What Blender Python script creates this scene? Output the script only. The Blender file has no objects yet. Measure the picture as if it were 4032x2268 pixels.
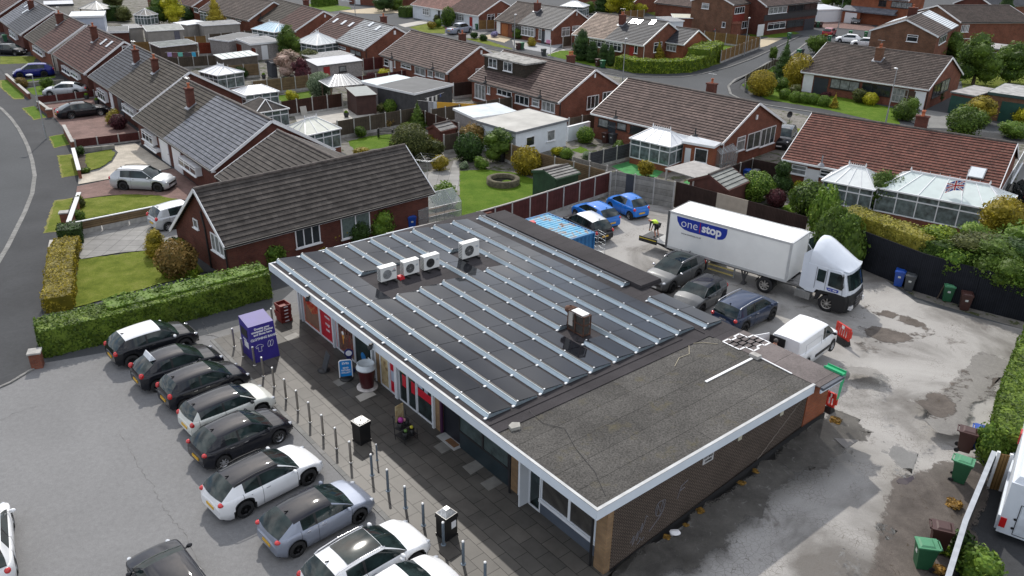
import bpy,bmesh,math,random
import numpy as np
from math import sin,cos,pi,radians as R,sqrt,atan2
from mathutils import Matrix,Vector
random.seed(7)
SC=bpy.context.scene
COL=SC.collection
# ------------------ camera
CAM_H,CAM_F,CAM_P,CAM_R=20.85,3228.0,R(25.26),R(1.05)
_fw=Vector((0,cos(CAM_P),-sin(CAM_P)))
_up0=Vector((0,sin(CAM_P),cos(CAM_P)))
_rt=cos(CAM_R)*Vector((1,0,0))+sin(CAM_R)*_up0
_up=-sin(CAM_R)*Vector((1,0,0))+cos(CAM_R)*_up0
cd=bpy.data.cameras.new('camera')
cam=bpy.data.objects.new('camera',cd)
COL.objects.link(cam)
cam.matrix_world=Matrix(((_rt.x,_up.x,-_fw.x,0),(_rt.y,_up.y,-_fw.y,0),(_rt.z,_up.z,-_fw.z,CAM_H),(0,0,0,1)))
cd.sensor_width=36;cd.lens=36*CAM_F/4032;cd.clip_start=0.5;cd.clip_end=2000
SC.camera=cam
# ------------------ sky, sun, exposure
SUN_AZ,SUN_EL=R(-13),R(44)
w=bpy.data.worlds.new('World');SC.world=w;w.use_nodes=True
nt=w.node_tree;N=nt.nodes;L=nt.links;N.clear()
out=N.new('ShaderNodeOutputWorld');bg=N.new('ShaderNodeBackground');L.new(bg.outputs[0],out.inputs[0])
sky=N.new('ShaderNodeTexSky');sky.sky_type='NISHITA';sky.sun_disc=False
sky.sun_elevation=SUN_EL;sky.sun_rotation=SUN_AZ;sky.air_density=1.0;sky.dust_density=1.5
tc=N.new('ShaderNodeTexCoord');sep=N.new('ShaderNodeSeparateXYZ');L.new(tc.outputs['Generated'],sep.inputs[0])
mz=N.new('ShaderNodeMath');mz.operation='ADD';mz.inputs[1].default_value=0.12;L.new(sep.outputs[2],mz.inputs[0])
dx=N.new('ShaderNodeMath');dx.operation='DIVIDE';L.new(sep.outputs[0],dx.inputs[0]);L.new(mz.outputs[0],dx.inputs[1])
dy=N.new('ShaderNodeMath');dy.operation='DIVIDE';L.new(sep.outputs[1],dy.inputs[0]);L.new(mz.outputs[0],dy.inputs[1])
cb=N.new('ShaderNodeCombineXYZ');L.new(dx.outputs[0],cb.inputs[0]);L.new(dy.outputs[0],cb.inputs[1])
cn=N.new('ShaderNodeTexNoise');cn.inputs['Scale'].default_value=1.7;cn.inputs['Detail'].default_value=8;cn.inputs['Roughness'].default_value=0.6
cn.inputs['Distortion'].default_value=0.5
L.new(cb.outputs[0],cn.inputs['Vector'])
cr=N.new('ShaderNodeValToRGB');cr.color_ramp.elements[0].position=0.36;cr.color_ramp.elements[1].position=0.56
L.new(cn.outputs[0],cr.inputs[0])
cn2=N.new('ShaderNodeTexNoise');cn2.inputs['Scale'].default_value=3.1;cn2.inputs['Detail'].default_value=6
L.new(cb.outputs[0],cn2.inputs['Vector'])
cr2=N.new('ShaderNodeValToRGB');cr2.color_ramp.elements[0].position=0.35;cr2.color_ramp.elements[1].position=0.68
cr2.color_ramp.elements[0].color=(3.0,3.2,3.7,1);cr2.color_ramp.elements[1].color=(11,11,11.2,1)
L.new(cn2.outputs[0],cr2.inputs[0])
mx=N.new('ShaderNodeMix');mx.data_type='RGBA'
L.new(cr.outputs[0],mx.inputs[0]);L.new(sky.outputs[0],mx.inputs[6]);L.new(cr2.outputs[0],mx.inputs[7])
L.new(mx.outputs[2],bg.inputs[0]);bg.inputs[1].default_value=0.135
sl=bpy.data.lights.new('sun','SUN');sl.energy=2.6;sl.angle=R(0.8);sl.color=(1.0,0.95,0.88)
so=bpy.data.objects.new('sun',sl);COL.objects.link(so);so.location=(0,0,60)
_sd=Vector((sin(SUN_AZ)*cos(SUN_EL),cos(SUN_AZ)*cos(SUN_EL),sin(SUN_EL)))
so.rotation_euler=_sd.to_track_quat('Z','Y').to_euler()
SC.view_settings.view_transform='Standard';SC.view_settings.look='None';SC.view_settings.exposure=0.35;SC.view_settings.gamma=1
# ------------------ surveying: a sight line of the survey grid meets height z
def ray(c,r,x,y):
 px=c*1008+x*1008/2576-2016;py=r*567+y*1008/2576-1134
 return _fw+px/CAM_F*_rt-py/CAM_F*_up
def g(q,z=0.0):
 d=ray(*q[:4]);t=(z-CAM_H)/d.z
 return Vector((d.x*t,d.y*t,z))
U=Vector((sin(R(-39.6)),cos(R(-39.6)),0));W=Vector((U.y,-U.x,0));CN=Vector((2.83,20.69,0))
def uw(u,w_,z=0.0):
 p=CN+U*u+W*w_;return Vector((p.x,p.y,z))
 # ------------------ materials
MT={}
def _new(name):
 m=bpy.data.materials.new(name);m.use_nodes=True
 nt=m.node_tree;b=nt.nodes['Principled BSDF'];MT[name]=m
 return m,nt,b
def c4(c,k=1.0):return(min(c[0]*k,1),min(c[1]*k,1),min(c[2]*k,1),1)
def noise(nt,scale,detail=4,rough=.55,vec='Object',dist=0):
 t=nt.nodes.new('ShaderNodeTexCoord');n=nt.nodes.new('ShaderNodeTexNoise')
 n.inputs['Scale'].default_value=scale;n.inputs['Detail'].default_value=detail;n.inputs['Roughness'].default_value=rough
 n.inputs['Distortion'].default_value=dist
 nt.links.new(t.outputs[vec],n.inputs['Vector']);return n.outputs[0]
def ramp(nt,src,stops):
 r=nt.nodes.new('ShaderNodeValToRGB');e=r.color_ramp.elements
 while len(e)<len(stops):e.new(0.5)
 for i,(p,c)in enumerate(stops):
  e[i].position=p;e[i].color=c if len(c)==4 else(*c,1)
 nt.links.new(src,r.inputs[0]);return r.outputs[0]
def mixc(nt,fac,a,b,mode='MIX'):
 m=nt.nodes.new('ShaderNodeMix');m.data_type='RGBA';m.blend_type=mode
 if isinstance(fac,float):m.inputs[0].default_value=fac
 else:nt.links.new(fac,m.inputs[0])
 for i,s in((6,a),(7,b)):
  if isinstance(s,tuple):m.inputs[i].default_value=s if len(s)==4 else(*s,1)
  else:nt.links.new(s,m.inputs[i])
 return m.outputs[2]
def bump(nt,b,h,strength=.3,dist=.02):
 n=nt.nodes.new('ShaderNodeBump');n.inputs['Strength'].default_value=strength;n.inputs['Distance'].default_value=dist
 nt.links.new(h,n.inputs['Height']);nt.links.new(n.outputs[0],b.inputs['Normal'])
def plain(name,col,rough=.6,metal=0.0,var=.18,scale=2.0,spec=.5,bmp=0,coat=0,alpha=1.0,trans=0,emit=0):
 if name in MT:return MT[name]
 m,nt,b=_new(name)
 b.inputs['Roughness'].default_value=rough;b.inputs['Metallic'].default_value=metal
 b.inputs['Specular IOR Level'].default_value=spec
 if coat:b.inputs['Coat Weight'].default_value=coat;b.inputs['Coat Roughness'].default_value=.03
 if var:
  n=noise(nt,scale);c=ramp(nt,n,[(.3,c4(col,1-var)),(.7,c4(col,1+var))]);nt.links.new(c,b.inputs['Base Color'])
 else:b.inputs['Base Color'].default_value=c4(col)
 if bmp:bump(nt,b,noise(nt,60,3),bmp,.01)
 if alpha<1:b.inputs['Alpha'].default_value=alpha
 if trans:b.inputs['Transmission Weight'].default_value=trans
 return m
def bricky(name,c1,c2,mortar,bw=.225,bh=.075,ms=.008,rough=.85,off=.5,var=.35,stain=.8,bmp=.3):
 if name in MT:return MT[name]
 m,nt,b=_new(name);b.inputs['Roughness'].default_value=rough;b.inputs['Specular IOR Level'].default_value=.15
 t=nt.nodes.new('ShaderNodeTexCoord');k=nt.nodes.new('ShaderNodeTexBrick');nt.links.new(t.outputs['UV'],k.inputs['Vector'])
 k.offset=off;k.inputs['Scale'].default_value=1;k.inputs['Brick Width'].default_value=bw;k.inputs['Row Height'].default_value=bh
 k.inputs['Mortar Size'].default_value=ms;k.inputs['Mortar Smooth'].default_value=.2
 k.inputs['Color1'].default_value=c4(c1);k.inputs['Color2'].default_value=c4(c2);k.inputs['Mortar'].default_value=c4(mortar)
 n=noise(nt,stain,6,.65)
 s=ramp(nt,n,[(.3,(1-var,)*3),(.72,(1+var*.5,)*3)])
 c=mixc(nt,1.0,k.outputs[0],s,'MULTIPLY');nt.links.new(c,b.inputs['Base Color'])
 iv=nt.nodes.new('ShaderNodeMath');iv.operation='SUBTRACT';iv.inputs[0].default_value=1;nt.links.new(k.outputs['Fac'],iv.inputs[1])
 bump(nt,b,iv.outputs[0],bmp,.01)
 return m
def tiles(name,c1,c2,gap,bw=.33,bh=.34,wave=True,moss=None,rough=.75,ms=.02,var=.3):
 m=bricky(name,c4(c1,1.12)[:3],c4(c2,.82)[:3],gap,bw,bh,ms,rough,off=0.0 if wave else.5,var=var+.1,stain=.9,bmp=.4)
 nt=m.node_tree;b=nt.nodes['Principled BSDF']
 if moss:
  src=b.inputs['Base Color'].links[0].from_socket
  n=noise(nt,9,6,.75);f=ramp(nt,n,[(.52,(0,0,0)),(.66,(1,1,1))])
  nt.links.new(mixc(nt,f,src,moss),b.inputs['Base Color'])
 return m
def foliage(name,dark,light,tip=None):
 if name in MT:return MT[name]
 m,nt,b=_new(name);b.inputs['Roughness'].default_value=.6;b.inputs['Specular IOR Level'].default_value=.3
 ge=nt.nodes.new('ShaderNodeNewGeometry');r=ge.outputs['Random Per Island']
 st=[(0,c4(dark)),(.75,c4(light))]
 st.append((1,c4(tip or light,1.25 if not tip else 1)))
 c=ramp(nt,r,st)
 n=noise(nt,1.4,3);s=ramp(nt,n,[(.3,(.62,)*3),(.7,(1.25,)*3)])
 c=mixc(nt,1.0,c,s,'MULTIPLY');nt.links.new(c,b.inputs['Base Color'])
 tr=nt.nodes.new('ShaderNodeBsdfTranslucent');nt.links.new(c,tr.inputs[0])
 ms=nt.nodes.new('ShaderNodeMixShader');ms.inputs[0].default_value=.3
 nt.links.new(b.outputs[0],ms.inputs[1]);nt.links.new(tr.outputs[0],ms.inputs[2])
 nt.links.new(ms.outputs[0],nt.nodes['Material Output'].inputs[0])
 return m
def grassy(name,c1,c2,c3=None,scale=1.2):
 if name in MT:return MT[name]
 m,nt,b=_new(name);b.inputs['Roughness'].default_value=.9;b.inputs['Specular IOR Level'].default_value=.1
 n=noise(nt,scale,8,.7);c=ramp(nt,n,[(.3,c1),(.5,c2),(.72,c3 or c2)])
 f=noise(nt,22,4,.7);s=ramp(nt,f,[(.3,(.6,)*3),(.7,(1.3,)*3)])
 nt.links.new(mixc(nt,1.0,c,s,'MULTIPLY'),b.inputs['Base Color']);bump(nt,b,f,.8,.05)
 return m
def asphalt(name,c,patch=.2,fine=.25,scale=.25,rough=.85,dark=None,cover=.62):
 if name in MT:return MT[name]
 m,nt,b=_new(name);b.inputs['Roughness'].default_value=rough;b.inputs['Specular IOR Level'].default_value=.15
 n=noise(nt,scale,7,.6,dist=.4);a=ramp(nt,n,[(.32,c4(c,1-patch)),(.68,c4(c,1+patch))])
 f=noise(nt,35,3,.8);s=ramp(nt,f,[(.25,(1-fine,)*3),(.75,(1+fine,)*3)])
 a=mixc(nt,1.0,a,s,'MULTIPLY');f2=noise(nt,5,6,.7);a=mixc(nt,1.0,a,ramp(nt,f2,[(.3,(.88,)*3),(.7,(1.1,)*3)]),'MULTIPLY')
 if dark:
  d=noise(nt,scale*3.1,8,.7,dist=.8);k=ramp(nt,d,[(cover,(0,0,0)),(cover+.07,(1,1,1))])
  a=mixc(nt,k,a,dark)
 nt.links.new(a,b.inputs['Base Color']);bump(nt,b,f,.35,.01)
 return m
 # ------------------ mesh builder
class MB:
 def __init__(s):s.v=[];s.f=[];s.m=[];s.sm=[];s.M=None
 def add(s,vs,fs,mi=0,smooth=False):
  o=len(s.v)
  if s.M is not None:vs=[s.M@Vector(p)for p in vs]
  s.v+=[tuple(p)for p in vs]
  for f in fs:s.f.append([i+o for i in f]);s.m.append(mi);s.sm.append(smooth)
  return s
 def box(s,x0,y0,z0,x1,y1,z1,mi=0,t=0.0):
  a=t
  v=[(x0,y0,z0),(x1,y0,z0),(x1,y1,z0),(x0,y1,z0),(x0+a,y0+a,z1),(x1-a,y0+a,z1),(x1-a,y1-a,z1),(x0+a,y1-a,z1)]
  return s.add(v,[(3,2,1,0),(4,5,6,7),(0,1,5,4),(1,2,6,5),(2,3,7,6),(3,0,4,7)],mi)
 def poly(s,pts,mi=0):return s.add(pts,[list(range(len(pts)))],mi)
 def prism(s,pts,z0,z1,mi=0):
  n=len(pts);a=sum(pts[i][0]*pts[(i+1)%n][1]-pts[(i+1)%n][0]*pts[i][1]for i in range(n))
  if a<0:pts=pts[::-1]
  v=[(p[0],p[1],z0)for p in pts]+[(p[0],p[1],z1)for p in pts]
  return s.add(v,[list(range(n))[::-1],list(range(n,2*n))]+[(i,(i+1)%n,(i+1)%n+n,i+n)for i in range(n)],mi)
 def bar(s,a,b,wd,ht=None,mi=0,upv=(0,0,1)):
  a=Vector(a);b=Vector(b);d=(b-a).normalized();ht=ht or wd
  u=Vector(upv)
  if abs(d.dot(u))>.98:u=Vector((0,1,0))
  x=d.cross(u).normalized();y=x.cross(d)
  v=[]
  for p in(a,b):
   for sx,sy in((-1,-1),(1,-1),(1,1),(-1,1)):v.append(p+x*sx*wd/2+y*sy*ht/2)
  return s.add(v,[(0,1,2,3),(7,6,5,4),(0,4,5,1),(1,5,6,2),(2,6,7,3),(3,7,4,0)],mi)
 def cyl(s,a,b,r0,r1=None,n=12,mi=0,smooth=True,caps=True):
  a=Vector(a);b=Vector(b);d=(b-a).normalized();r1=r0 if r1 is None else r1
  u=Vector((0,0,1))if abs(d.z)<.95 else Vector((1,0,0))
  x=d.cross(u).normalized();y=d.cross(x)
  v=[p+x*cos(2*pi*i/n)*r+y*sin(2*pi*i/n)*r for p,r in((a,r0),(b,r1))for i in range(n)]
  s.add(v,[(i,(i+1)%n,(i+1)%n+n,i+n)for i in range(n)],mi,smooth)
  if caps:s.add(v[:n],[list(range(n))[::-1]],mi);s.add(v[n:],[list(range(n))],mi)
  return s
 def path(s,pts,r,n=5,mi=0):
  for a,b in zip(pts,pts[1:]):s.cyl(a,b,r,r,n,mi)
  return s
 def lathe(s,prof,n=16,mi=0,c=(0,0,0),smooth=True):
  v=[(c[0]+r*cos(2*pi*i/n),c[1]+r*sin(2*pi*i/n),c[2]+z)for r,z in prof for i in range(n)]
  f=[(k*n+i,k*n+(i+1)%n,(k+1)*n+(i+1)%n,(k+1)*n+i)for k in range(len(prof)-1)for i in range(n)]
  return s.add(v,f,mi,smooth)
 def ball(s,c,r,n=8,mi=0,sq=(1,1,1)):
  pr=[(sin(pi*k/n)*r,-cos(pi*k/n)*r)for k in range(n+1)]
  v=[(c[0]+q*cos(2*pi*i/(n+2))*sq[0],c[1]+q*sin(2*pi*i/(n+2))*sq[1],c[2]+z*sq[2])for q,z in pr for i in range(n+2)]
  m_=n+2
  return s.add(v,[(k*m_+i,k*m_+(i+1)%m_,(k+1)*m_+(i+1)%m_,(k+1)*m_+i)for k in range(n)for i in range(m_)],mi,True)
 def quadz(s,pts,mi=0):return s.add(pts,[(0,1,2,3)],mi)
 def mesh(s,name,mats):
  us=sorted({i for f in s.f for i in f})
  if len(us)<len(s.v):k={a:i for i,a in enumerate(us)};s.v=[s.v[i]for i in us];s.f=[[k[i]for i in f]for f in s.f]
  me=bpy.data.meshes.new(name);me.from_pydata(s.v,[],s.f);me.update()
  for m in mats:me.materials.append(m)
  n=len(me.polygons)
  me.polygons.foreach_set('material_index',s.m);me.polygons.foreach_set('use_smooth',s.sm)
  nl=len(me.loops);uv=me.uv_layers.new(name='UVMap')
  lt=np.empty(n,np.int32);me.polygons.foreach_get('loop_total',lt)
  nr=np.empty(n*3,np.float32);me.polygons.foreach_get('normal',nr);nr=nr.reshape(-1,3)
  vi=np.empty(nl,np.int32);me.loops.foreach_get('vertex_index',vi)
  co=np.empty(len(me.vertices)*3,np.float32);me.vertices.foreach_get('co',co);co=co.reshape(-1,3)
  flat=np.abs(nr[:,2])>.985
  h=np.stack([-nr[:,1],nr[:,0],np.zeros(n)],1);hl=np.linalg.norm(h,axis=1,keepdims=True);hl[hl<1e-6]=1;h/=hl
  h[flat]=(1,0,0);upv=np.cross(nr,h);upv[flat]=(0,1,0)
  H=np.repeat(h,lt,0);V=np.repeat(upv,lt,0);P=co[vi]
  uv.data.foreach_set('uv',np.stack([(P*H).sum(1),(P*V).sum(1)],1).astype(np.float32).ravel())
  return me
 def build(s,name,mats,parent=None,**k):
  if not isinstance(mats,(list,tuple)):mats=[mats]
  o=bpy.data.objects.new(name,s.mesh(name,mats));COL.objects.link(o)
  if parent is not None:o.parent=parent
  for a,b in k.items():o[a]=b
  return o
def thing(name,label,cat,loc=(0,0,0),rz=0.0,group=None,scale=None):
 o=bpy.data.objects.new(name,None);COL.objects.link(o);o.location=loc;o.rotation_euler=(0,0,rz);o.empty_display_size=.3
 if scale:o.scale=(scale,)*3 if not isinstance(scale,tuple)else scale
 return tag(o,label,cat,group)
def tag(o,label,cat,group=None):
 o['label']=label;o['category']=cat
 if group:o['group']=group
 return o
def struct(o):o['kind']='structure';return o
KIDS={}
def kids(o):
 return[c for c in COL.objects if c.parent==o]if o.name not in KIDS else KIDS[o.name]
def reg(o):KIDS[o.name]=[c for c in COL.objects if c.parent==o];[reg(c)for c in KIDS[o.name]];return o
def dup(src,loc,rz,label=None,group=None,scale=None):
 def cp(o,par):
  c=o.copy();COL.objects.link(c)
  if par is not None:c.parent=par
  for ch in kids(o):cp(ch,c)
  return c
 c=cp(src,None);c.location=loc;c.rotation_euler=(0,0,rz)
 if scale:c.scale=(scale,)*3 if not isinstance(scale,tuple)else scale
 if label:c['label']=label
 if group:c['group']=group
 return c
def az(a,b):return atan2(b[1]-a[1],b[0]-a[0])
def text(s,size,mat,parent,M,name='lettering',ext=.004,bold=0.0,align='CENTER',sx=1.0):
 cu=bpy.data.curves.new(name,'FONT');cu.body=s;cu.size=size;cu.extrude=ext;cu.offset=bold;cu.align_x=align;cu.align_y='CENTER'
 cu.resolution_u=3
 t=bpy.data.objects.new(name,cu);COL.objects.link(t)
 dg=bpy.context.evaluated_depsgraph_get();me=bpy.data.meshes.new_from_object(t.evaluated_get(dg));COL.objects.unlink(t);bpy.data.objects.remove(t)
 me.materials.clear();me.materials.append(mat);me.transform(Matrix.Diagonal((sx,1,1,1)))
 o=bpy.data.objects.new(name,me);COL.objects.link(o);o.parent=parent;o.matrix_local=M
 return o
 # ------------------ shared materials
BLK=plain('black_plastic',(.012,.012,.013),.55,var=.1)
TYRE=plain('tyre_rubber',(.015,.015,.016),.85)
GLS=plain('car_glass',(.014,.024,.024),.04,var=.75,scale=1.7,spec=.5)
WGL=plain('window_glass',(.02,.026,.03),.06,var=.5,scale=1.3,spec=.7)
WGC=plain('window_net_curtain',(.20,.21,.21),.25,var=.5,scale=2.5,spec=.7)
CHR=plain('chrome',(.7,.7,.72),.2,1.0,var=0)
WHT=plain('white_upvc',(.72,.73,.74),.4,var=.05)
REDL=plain('red_lamp',(.5,.01,.012),.15,var=.1,spec=.7,coat=.5)
HDL=plain('lamp_glass',(.55,.57,.6),.08,.3,var=.3,scale=9,coat=1)
YPL=plain('yellow_plate',(.65,.38,.03),.5,var=0);WPL=plain('white_plate',(.7,.7,.68),.5,var=0)
ALU=plain('galvanised',(.42,.44,.46),.38,.8,var=.15,scale=5)
CONC=plain('concrete',(.34,.33,.31),.85,var=.25,scale=3,bmp=.3)
TMB_B=plain('brown_fence_boards',(.075,.04,.028),.85,var=.3,scale=3)
RIMS=plain('silver_rim',(.55,.56,.58),.3,.8,var=0);RIMB=plain('black_rim',(.03,.03,.032),.35,.4,var=0)
def paint(name,col,metal=0.0):return plain('paint_'+name,col,.42 if metal else.5,metal*.6,var=.03,coat=.8,spec=.1)
def smooth01(t):t=max(0,min(1,t));return t*t*(3-2*t)
def pl(x,pts):
 if x<=pts[0][0]:return pts[0][1]
 for(a,b),(c,d)in zip(pts,pts[1:]):
  if x<=c:return b+(d-b)*(x-a)/(c-a)
 return pts[-1][1]
WHM={}
def wheel(parent,x,y,Rw,wd,side,rim,spokes=7,name='wheel'):
 k=(round(Rw,2),round(wd,2),side,rim.name,spokes)
 if k not in WHM:
  t=MB();s=side
  t.lathe([(Rw*.62,0),(Rw*.93,0),(Rw,.03),(Rw,wd-.03),(Rw*.93,wd),(Rw*.62,wd)],24)
  t.cyl((0,0,wd*.3),(0,0,wd*.32),Rw*.64,n=24)
  r=MB();zo=wd-.02
  r.lathe([(Rw*.66,zo-.01),(Rw*.70,zo+.012),(Rw*.60,zo),(Rw*.57,zo-.07)],24)
  for i in range(spokes):
   a=2*pi*i/spokes
   r.add([(Rw*.1*cos(a+1.2),Rw*.1*sin(a+1.2),zo),(Rw*.62*cos(a+.13),Rw*.62*sin(a+.13),zo-.005),(Rw*.62*cos(a-.13),Rw*.62*sin(a-.13),zo-.005),(Rw*.1*cos(a-1.2),Rw*.1*sin(a-1.2),zo)],[(0,1,2,3),(3,2,1,0)])
  r.cyl((0,0,zo-.04),(0,0,zo+.012),Rw*.15,n=10)
  Mx=Matrix.Rotation(-pi/2*s,4,'X')
  ms=[]
  for b,mm,nm in((t,TYRE,'wheel'),(r,rim,'rim')):
   b.v=[tuple(Mx@Vector((p[0],p[1],p[2]-wd/2)))for p in b.v];ms.append(b.mesh(nm,[mm]))
  WHM[k]=ms
 a,b=WHM[k]
 o=bpy.data.objects.new(name,a);COL.objects.link(o);o.parent=parent;o.location=(x,y,Rw)
 c=bpy.data.objects.new('rim',b);COL.objects.link(c);c.parent=o
 return o
BASE=dict(L=4.05,Wd=1.74,H=1.46,wb=2.5,fo=.80,R=.31,hood=1.0,ws=.80,zn=.70,zc=.96,zb=1.0,rr=.50,rb=.14,cl=.19,cp=.86,crown=.05,boot=0.0,gl=1.0,rails=0,roofm=None,rim='s',sp=7,clad=0,sun=0,tw=.755,glasso=None,tl=(.10,.09,.15),tz=-.14,bp=0,det=1)
def car(name,label,pos,head,pm,cat='car',group=None,**kw):
 P=dict(BASE);P.update(kw);L_,Wd,H,wb,fo,Rw=(P[k]for k in('L','Wd','H','wb','fo','R'))
 xf=wb/2+fo;xr=xf-L_;xc=xf-P['hood'];xa=xc-P['ws'];zn,zc,zb=P['zn'],P['zc'],P['zb']
 xb_=xr+P['rb']+P['boot'];xrr=xb_+P['rr']
 T=thing(name,label,cat,pos,head,group)
 top=[(xr-.01,zb-.42),(xr+.02,zb-.18),(xr+.10,zb-.04),(xb_,zb),((xb_+xc)/2,(zb+zc)/2-.01),(xc,zc),(xc+P['hood']*.55,zc-(zc-zn)*.35),(xf-.20,zn),(xf-.06,zn-.09),(xf,zn-.24)]
 if P['boot']:top[2]=(xr+.07,zb-.10);
 zt=lambda x:pl(x,top)
 def hw(x):
  e=max(0,1-(xf-x)/.75);f=max(0,1-(x-xr)/.55)
  return Wd/2*(1-.28*e**2.2-.20*f**2.2)
 Ra=Rw+.05;cl=P['cl']
 def zl(x):
  z=cl+.10*max(0,1-(xf-x)/.3)+.12*max(0,1-(x-xr)/.3)
  for xw in(-wb/2,wb/2):
   if abs(x-xw)<Ra:z=max(z,Rw+sqrt(Ra*Ra-(x-xw)**2))
  return z
 xs={xr,xr+.02,xr+.10,xr+.2,xb_,xc,xf,xf-.02,xf-.06,xf-.13,xf-.2}
 for xw in(-wb/2,wb/2):
  for k in range(11):xs.add(xw+(Ra+.001)*cos(pi*k/10))
  xs.add(xw-Ra-.06);xs.add(xw+Ra+.06)
 x=xr+.3
 while x<xf-.2:xs.add(x);x+=.16
 xs=sorted(xs);xs=[a for i,a in enumerate(xs)if i==0 or a-xs[i-1]>.008]
 def ring(x):
  h,a,b=hw(x),zl(x),zt(x);b=max(b,a+.06);d=b-a
  cr=P['crown']*(1 if x>xc-.1 else.4)
  k=min(1,(xf-x)/.25+.35,(x-xr)/.25+.35)
  q=[(h*.86,a),(h*.97,a+.03*1),(h,a+d*.38),(h*1.0,a+d*.66),(h*.975,b-.085*min(1,d)),(h*.91,b-.012),(h*.5,b+cr*.8*k),(0,b+cr*k)]
  q[1]=(q[1][0],min(q[1][1],q[2][1]))
  return[(x,-y,z)for y,z in q]+[(x,y,z)for y,z in q[:-1][::-1]]
 B=MB();n=15;vs=[]
 for x in xs:vs+=ring(x)
 fs,bl=[],[]
 for i in range(len(xs)-1):
  xm=(xs[i]+xs[i+1])/2;arch=any(abs(xm-xw)<Ra+.065 for xw in(-wb/2,wb/2))
  for j in range(n-1):
   f=(i*n+j,i*n+j+1,(i+1)*n+j+1,(i+1)*n+j)
   low=j in(0,13)or(P['clad']and(j in(1,12))and(arch or 1))
   if P['clad']and not arch and j in(1,12):low=P['clad']>1
   (bl if low or(j in(0,13))else fs).append(f)
 B.add(vs,fs,0,True);o=0
 for f in bl:B.f.append(list(f));B.m.append(1);B.sm.append(True)
 B.f.append(list(range(n)));B.m.append(0);B.sm.append(False)
 B.f.append([(len(xs)-1)*n+k for k in range(n)][::-1]);B.m.append(0);B.sm.append(False)
 B.box(xr+.12,-Wd/2+.25,cl-.02,xf-.16,Wd/2-.25,zn-.2,1)
 for xw in(-wb/2,wb/2):B.box(xw-Ra+.04,-Wd/2+.16,Rw*.6,xw+Ra-.04,Wd/2-.16,Rw+Ra*.9,1,.12)
 for s in(-1,1):
  dd=[xc-.12,(xc+xb_)/2-.02+P['bp'],xb_+P['cp']-.08]if P['det']else[]
  for xd in dd:
   rg=ring(xd);q=rg[1:6]if s<0 else rg[9:14][::-1]
   for a,b in zip(q,q[1:]):B.bar((a[0],a[1]+s*.001,a[2]),(b[0],b[1]+s*.001,b[2]),.012,.008,1,(0,1,0))
 gx=sorted({xb_,xb_+P['rr']*.33,xb_+P['rr']*.66,xrr,xrr+.15,xa,xa-.15,xa+P['ws']*.35,xa+P['ws']*.7,xc,xb_+P['cp'],xb_+P['cp']+.05}|{xrr+(xa-xrr)*k/6 for k in range(1,6)})
 bp=(xc+xb_)/2-.05+P['bp'];gx=sorted(set(gx)|{bp-.045,bp+.045})
 gx=[a for i,a in enumerate(gx)if i==0 or a-gx[i-1]>.012]
 def zr(x):
  if x<xrr:return zt(xb_)+(H-.10-zt(xb_))*((x-xb_)/P['rr'])**.8
  if x>xa:return zc+(H-.035-zc)*((xc-x)/P['ws'])**.88
  t=(x-xrr)/(xa-xrr);return H-.10*(1-t)**2.2-.035*t**2.5
 def gr(x):
  a=zt(x)-.015;z=zr(x);t=max(0,(z-a)/(H-a));yb=hw(x)*.915;yr=Wd/2*P['tw']*(1-.09*max(0,min(1,(xa-x)/(xa-xrr)))**2)
  ye=yb+(yr-yb)*t;bw=.13*smooth01((x-xa)/(xc-xa))if x>xa else(-.09*smooth01((xrr-x)/P['rr'])if x<xrr else 0)
  q=[(0,yb,a),(0,ye,z-.06*t),(bw*.12,ye-.055*t,z-.008),(bw*.75,ye*.5,z+.028*t),(bw,0,z+.04*t)]
  return[(x+d,-y,zz)for d,y,zz in q]+[(x+d,y,zz)for d,y,zz in q[:-1][::-1]]
 gv=[];m=9
 for x in gx:gv+=gr(x)
 parts={k:[]for k in('pil','blk','roof','ws','rw','sl','sr')}
 for i in range(len(gx)-1):
  xm=(gx[i]+gx[i+1])/2
  for j in range(m-1):
   f=(i*m+j,i*m+j+1,(i+1)*m+j+1,(i+1)*m+j)
   if j in(0,7):
    if xm<xb_+P['cp']or(P['glasso']is not None and xm<P['glasso']):k='pil'
    elif abs(xm-bp)<.045:k='blk'
    else:k='sr' if j==0 else 'sl'
   elif j in(1,6):k='roof' if xrr-.02<xm<xa+.02 else 'pil'
   else:k='ws' if xm>xa else('rw' if xm<xrr else 'roof')
   if k in('rw',)and P['glasso']is not None:k='pil'
   parts[k].append(f)
 B.add(gv,parts['pil'],0,True)
 if parts['blk']:B.add(gv,parts['blk'],1)
 body=B.build('body',[pm,BLK],T)
 def sub(nm,f,mt,off=0):
  if f:b=MB();b.add(gv,f,0,True);return b.build(nm,mt,T)
 rm=P['roofm']or pm
 rf=sub('roof',parts['roof'],rm)
 if P['det']:
  a=MB();a.bar((xrr+.16,0,zr(xrr+.16)+.03),(xrr+.02,0,zr(xrr)+.10),.02,.05,0);a.build('antenna',BLK,T)
 sub('windscreen',parts['ws'],GLS);sub('rear_window',parts['rw'],GLS);sub('side_window',parts['sl'],GLS);sub('side_window',parts['sr'],GLS)
 if P['sun']:
  b=MB();x0,x1=xrr+(xa-xrr)*P['sun'],xa-.02;ys=Wd/2*P['tw']-.12;pv=[]
  for x in(x0,(x0+x1)/2,x1):
   for y in(-ys,-ys*.5,0,ys*.5,ys):pv.append((x,y,zr(x)+.012+.036*(1-(y/ys)**2*.55)))
  b.add(pv,[(i*5+j,(i+1)*5+j,(i+1)*5+j+1,i*5+j+1)for i in range(2)for j in range(4)],0,True);b.build('sunroof',GLS,T)
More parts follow.
